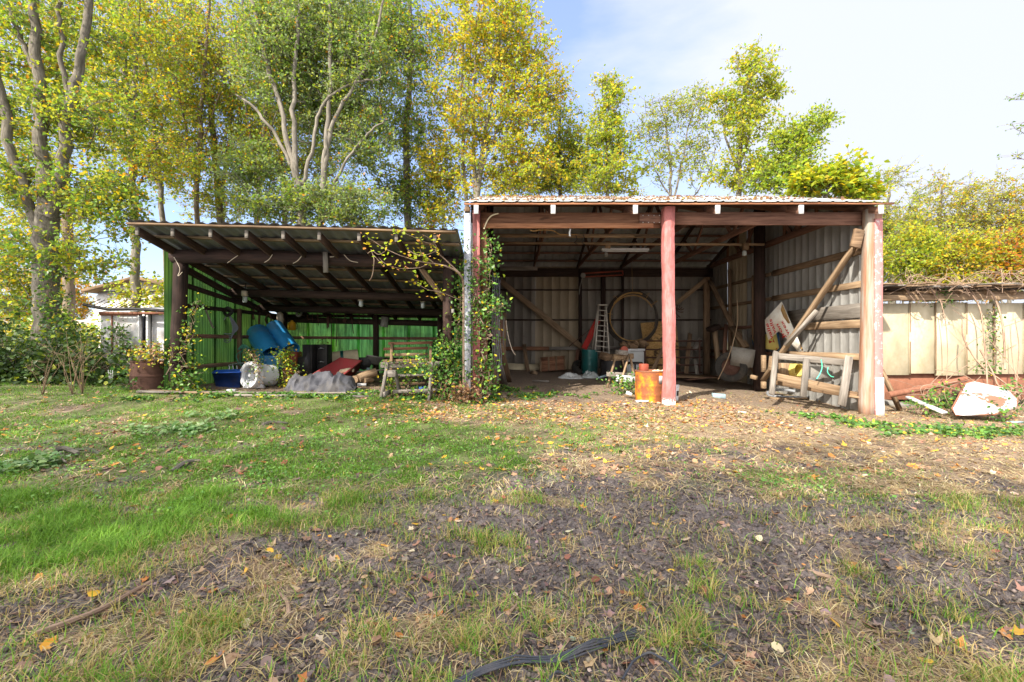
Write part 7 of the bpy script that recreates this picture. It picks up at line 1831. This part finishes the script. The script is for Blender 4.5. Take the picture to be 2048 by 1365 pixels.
cover('clover', 'low clover and broad weeds through the lawn', [(150, 900, 1.2, .5, .25), (400, 960, 1.2, .5, .25), (750, 900, 1.0, .5, .25), (250, 850, 1.5, .5, .25), (900, 870, .8, .4, .15), (1550, 960, .6, .3, .1)], 5200, .024, [((.12, .26, .05), 4), ((.2, .36, .07), 2), ((.07, .15, .03), 2)], 303, .06)
def blades(n, y0, y1, seed, hmin, hmax, wid, dens):
    rg = np.random.default_rng(seed); x, y = scatter(n, y0, y1, rg)
    g, mud, st = masks(x, y); tuft = fbm(x * 6, y * 6, 401, 2)
    pr = dens(g, mud, tuft, x, y); k = rg.uniform(0, 1, n) < pr; x, y, g, mud, tuft = x[k], y[k], g[k], mud[k], tuft[k]; n = len(x)
    h = rg.uniform(hmin, hmax, n) * (0.85 + 0.15 * np.clip(g, 0, 1)) * (0.6 + .8 * tuft)
    z = ground_z(x, y) - .004; a = rg.uniform(0, 6.283, n); lean = rg.uniform(.25, 1.0, n) + 1.3 * rg.uniform(0, 1, n) ** 2
    w = wid * rg.uniform(.6, 1.3, n); dx, dy = np.cos(a), np.sin(a); sx, sy = -dy, dx
    def P(t, ww):
        hz = h * (t - .35 * lean / 1.5 * t * t); ho = h * lean * t * t * .8
        return np.stack([x + dx * ho + sx * ww, y + dy * ho + sy * ww, z + hz], 1)
    V = np.stack([P(0, -w * .5), P(0, w * .5), P(.55, w * .4), P(.55, -w * .4), P(1.0, 0 * w)], 1).reshape(-1, 3)
    i = np.arange(n)[:, None] * 5
    lush = np.clip(g * 1.3, 0, 1)[:, None]; r = rg.uniform(0, 1, (n, 1))
    gc = np.array([.095, .235, .025]) * (1 - r) + np.array([.21, .37, .045]) * r; yc = np.array([.42, .36, .10]) * (1 - r) + np.array([.46, .35, .19]) * r
    dry = (rg.uniform(0, 1, (n, 1)) < (.55 - .52 * lush)); C = np.where(dry, yc, gc) * rg.uniform(.7, 1.2, (n, 1))
    return V, [i + np.array([[0, 1, 2, 3]]), i + np.array([[3, 2, 4]])], np.repeat(C, 5, 0)
def join(parts):
    V = []; F4 = []; F3 = []; C = []; b = 0
    for v, (f4, f3), c in parts: V.append(v); F4.append(f4 + b); F3.append(f3 + b); C.append(c); b += len(v)
    return np.concatenate(V), [np.concatenate(F4), np.concatenate(F3)], np.concatenate(C)
V, F, C = join([blades(345000, 1.45, 3.6, 411, .03, .115, .0040, lambda g, m, t, x, y: np.clip((g * 1.1 + .07) * (.2 + t) + .40 * sstep(.62, .74, fbm(x * 3.0, y * 3.6, 491, 3)) , 0, 1) * (1 - .85 * m * sstep(.66, .52, t))),
                blades(380000, 3.4, 11.5, 412, .02, .05, .0075, lambda g, m, t, x, y: np.clip((g * 1.0 + .03) * (.25 + t) * (.25 + 1.1 * (fbm(x * 3.2, y * 3.2, 471, 3) > .44)), 0, 1) * (1 - .6 * m))])
tag(np_mesh('grass', V, F, M['blade'], None, col=C), 'short green and yellowing grass over the yard', None, None, 'stuff')

def straw(n, y0, y1, seed, lmin, lmax, wid):
    rg = np.random.default_rng(seed); x, y = scatter(n, y0, y1, rg)
    g, mud, st = masks(x, y); cl = fbm(x * 4, y * 4, 431, 3)
    k = rg.uniform(0, 1, n) < np.clip(st * (.35 + 1.1 * (cl > .48)) * .75 + .10, 0, 1) * (1 - .45 * mud) * (1 - .85 * g); x, y = x[k], y[k]; n = len(x)
    L = rg.uniform(lmin, lmax, n); a = rg.uniform(0, 6.283, n); w = wid * rg.uniform(.6, 1.3, n); dx, dy = np.cos(a), np.sin(a)
    x2, y2 = x + dx * L, y + dy * L; z1 = ground_z(x, y) + rg.uniform(.002, .012, n); z2 = ground_z(x2, y2) + rg.uniform(.002, .03, n); zm = np.maximum((z1 + z2) / 2, ground_z((x + x2) / 2, (y + y2) / 2) + .004) + .006
    o = np.stack([-dy * w, dx * w, 0 * w], 1) / 2; A = np.stack([x, y, z1], 1); B = np.stack([x2, y2, z2], 1); Mm = np.stack([(x + x2) / 2, (y + y2) / 2, zm], 1)
    V = np.stack([A - o, A + o, Mm + o, Mm - o, B], 1).reshape(-1, 3); i = np.arange(n)[:, None] * 5
    C = colours([((.44, .34, .19), 4), ((.32, .23, .12), 3), ((.20, .13, .08), 2), ((.55, .46, .28), 1.5)], n, rg)
    return V, [i + np.array([[0, 1, 2, 3]]), i + np.array([[3, 2, 4]])], np.repeat(C, 5, 0)
V, F, C = join([straw(104000, 1.45, 4.0, 421, .03, .12, .0030), straw(104000, 3.6, 10.5, 422, .05, .16, .006)])
tag(np_mesh('dry_grass', V, F, M['litter'], None, col=C), 'flattened straw and dead grass on the dirt', None, None, 'stuff')

LPAL = [((.46, .20, .06), 2.4), ((.40, .27, .17), 4), ((.30, .18, .13), 5), ((.13, .085, .08), 4), ((.62, .36, .05), 1.0), ((.26, .11, .07), 2), ((.55, .44, .32), 1.6), ((.24, .18, .17), 2)]
def fallen(n, y0, y1, seed, size, dens, lift=.006, zf=None, x0=None, x1=None):
    rg = np.random.default_rng(seed); x, y = scatter(n, y0, y1, rg, x0=x0, x1=x1)
    k = rg.uniform(0, 1, n) < dens(x, y); x, y = x[k], y[k]; n = len(x)
    s = size * rg.uniform(.5, 1.35, n); a = rg.uniform(0, 6.283, n); curl = rg.uniform(-.5, 1.1, n); tilt = rg.normal(size=(n, 2)) * .28
    lob = np.array([1.0, .52, .92, .50, .70, .30, .70, .50, .92, .52]); ov = np.array([1.0, .82, .62, .55, .62, .78, .62, .55, .62, .82]); kind = rg.uniform(0, 1, n) < .5
    z0 = (ground_z(x, y) if zf is None else zf(x, y)) + lift
    pts = [np.stack([x, y, z0 + .002], 1)]
    for q in range(10):
        g = a + 2 * math.pi * q / 10; r = s * .5 * np.where(kind, lob[q], ov[q]) * rg.uniform(.85, 1.12, n)
        px, py = r * np.cos(g), r * np.sin(g); ca = np.cos(2 * (2 * math.pi * q / 10)) * .5 + .5
        zz = curl * (r ** 2) / (s * .5) * (.35 + .65 * (1 - ca)) * .8 + px * tilt[:, 0] + py * tilt[:, 1]
        pts.append(np.stack([x + px, y + py, z0 + np.maximum(zz, -.004) + .001], 1))
    V = np.stack(pts, 1).reshape(-1, 3); i = np.arange(n)[:, None] * 11
    F = np.concatenate([i + np.array([[0, 1 + q, 1 + (q + 1) % 10]]) for q in range(10)])
    C = np.repeat(colours(LPAL, n, rg, .22), 11, 0); return V, F, C
def ldens(x, y):
    g, mud, st = masks(x, y); cl = fbm(x * 1.7, y * 1.7, 441, 3)
    strip = sstep(5.7, 6.9, y + .3 * (cl - .5)) * sstep(8.9, 8.3, y) * sstep(-2.9, -1.8, x) * sstep(4.6, 3.2, x)
    side = .05 * sstep(2.5, 4, x) * sstep(4, 6, y)
    return np.clip(.12 + .16 * (cl > .52) + .95 * strip + side - .10 * g * (1 - strip), .02, 1) * (1 - .8 * in_shed(x, y))
LBR = LPAL
parts = [fallen(5200, 1.45, 4.2, 451, .058, lambda x, y: np.clip(ldens(x, y) * 1.15, 0, 1)), None]
LPAL = [((.54, .24, .06), 3.2), ((.46, .30, .17), 4), ((.40, .22, .15), 4), ((.14, .085, .075), 2.5), ((.70, .42, .05), 1.6), ((.30, .12, .06), 2), ((.55, .44, .32), 1.2)]
parts[1] = fallen(32000, 4.0, 9.6, 452, .068, ldens)
LPAL = [((.20, .13, .10), 4), ((.32, .22, .16), 4), ((.12, .08, .075), 3), ((.28, .20, .19), 2), ((.42, .24, .09), 1.2), ((.26, .30, .22), .5)]
parts.append(fallen(12000, 1.4, 6.0, 455, .032, lambda x, y: .35 + .4 * (fbm(x * 2.2, y * 2.2, 481, 3) > .5), .004))
LPAL = LBR; off = 0; Fs = []
for p in parts: Fs.append(p[1] + off); off += len(p[0])
V = np.concatenate([p[0] for p in parts]); F = np.concatenate(Fs); C = np.concatenate([p[2] for p in parts])
tag(np_mesh('fallen_leaves', V, F, M['litter'], None, col=C), 'brown, orange and tan fallen leaves strewn over the yard', None, None, 'stuff')
V, F, C = fallen(2600, EAVE_Y + .02, RID_Y, 453, .07, lambda x, y: np.clip((fbm(x * 1.5, y * 2.5, 461, 3) - .40) * 3.2 + .15 - .06 * np.clip(x - 2, 0, 9), 0, 1), .022, lambda x, y: RID_Z - SL * np.abs(y - RID_Y), BX0, BX1)
tag(np_mesh('roof_leaves', V, F, M['litter'], None, col=C), 'brown leaf litter lying on the tin roof of the barn', None, None, 'stuff')
V, F, C = fallen(2600, 8.2, 13.5, 454, .06, lambda x, y: .5 * in_shed(x, y) * sstep(11.5, 8.5, y), .006)
tag(np_mesh('floor_debris', V, F, M['litter'], None, col=C), 'dry leaf scraps on the dirt floor inside the sheds', None, None, 'stuff')

def crumbs(n, seed):
    """loose crumbs of soil thrown up in the mud"""
    rg = np.random.default_rng(seed); x, y = scatter(n, 1.4, 5.2, rg); g, mud, st = masks(x, y)
    k = rg.uniform(0, 1, n) < np.clip(mud * 1.2 + .10, 0, 1); x, y = x[k], y[k]; n = len(x)
    s = .0035 + .012 * rg.uniform(0, 1, n) ** 3; c = np.stack([x, y, ground_z(x, y) + s * .3], 1)
    dirs = np.array([[1, 0, 0], [0, 1, 0], [-1, 0, 0], [0, -1, 0], [0, 0, .8], [0, 0, -.8]]) ; a = rg.uniform(0, 6.28, n)
    ca, sa = np.cos(a), np.sin(a); P = []
    for d in dirs:
        v = np.stack([d[0] * ca - d[1] * sa, d[0] * sa + d[1] * ca, np.full(n, d[2])], 1) * rg.uniform(.6, 1.4, (n, 1)); P.append(c + v * s[:, None])
    V = np.stack(P, 1).reshape(-1, 3); i = np.arange(n)[:, None] * 6
    F = np.concatenate([i + np.array([f]) for f in ([0, 1, 4], [1, 2, 4], [2, 3, 4], [3, 0, 4], [1, 0, 5], [2, 1, 5], [3, 2, 5], [0, 3, 5])])
    return V, F, np.repeat(colours([((.10, .078, .070), 4), ((.17, .135, .12), 4), ((.05, .04, .038), 2), ((.26, .205, .16), 1.3)], n, rg), 6, 0)
V, F, C = crumbs(60000, 501)
tag(np_mesh('soil_crumbs', V, F, M['litter'], None, col=C), 'loose crumbs of dark soil scattered over the churned mud', None, None, 'stuff')
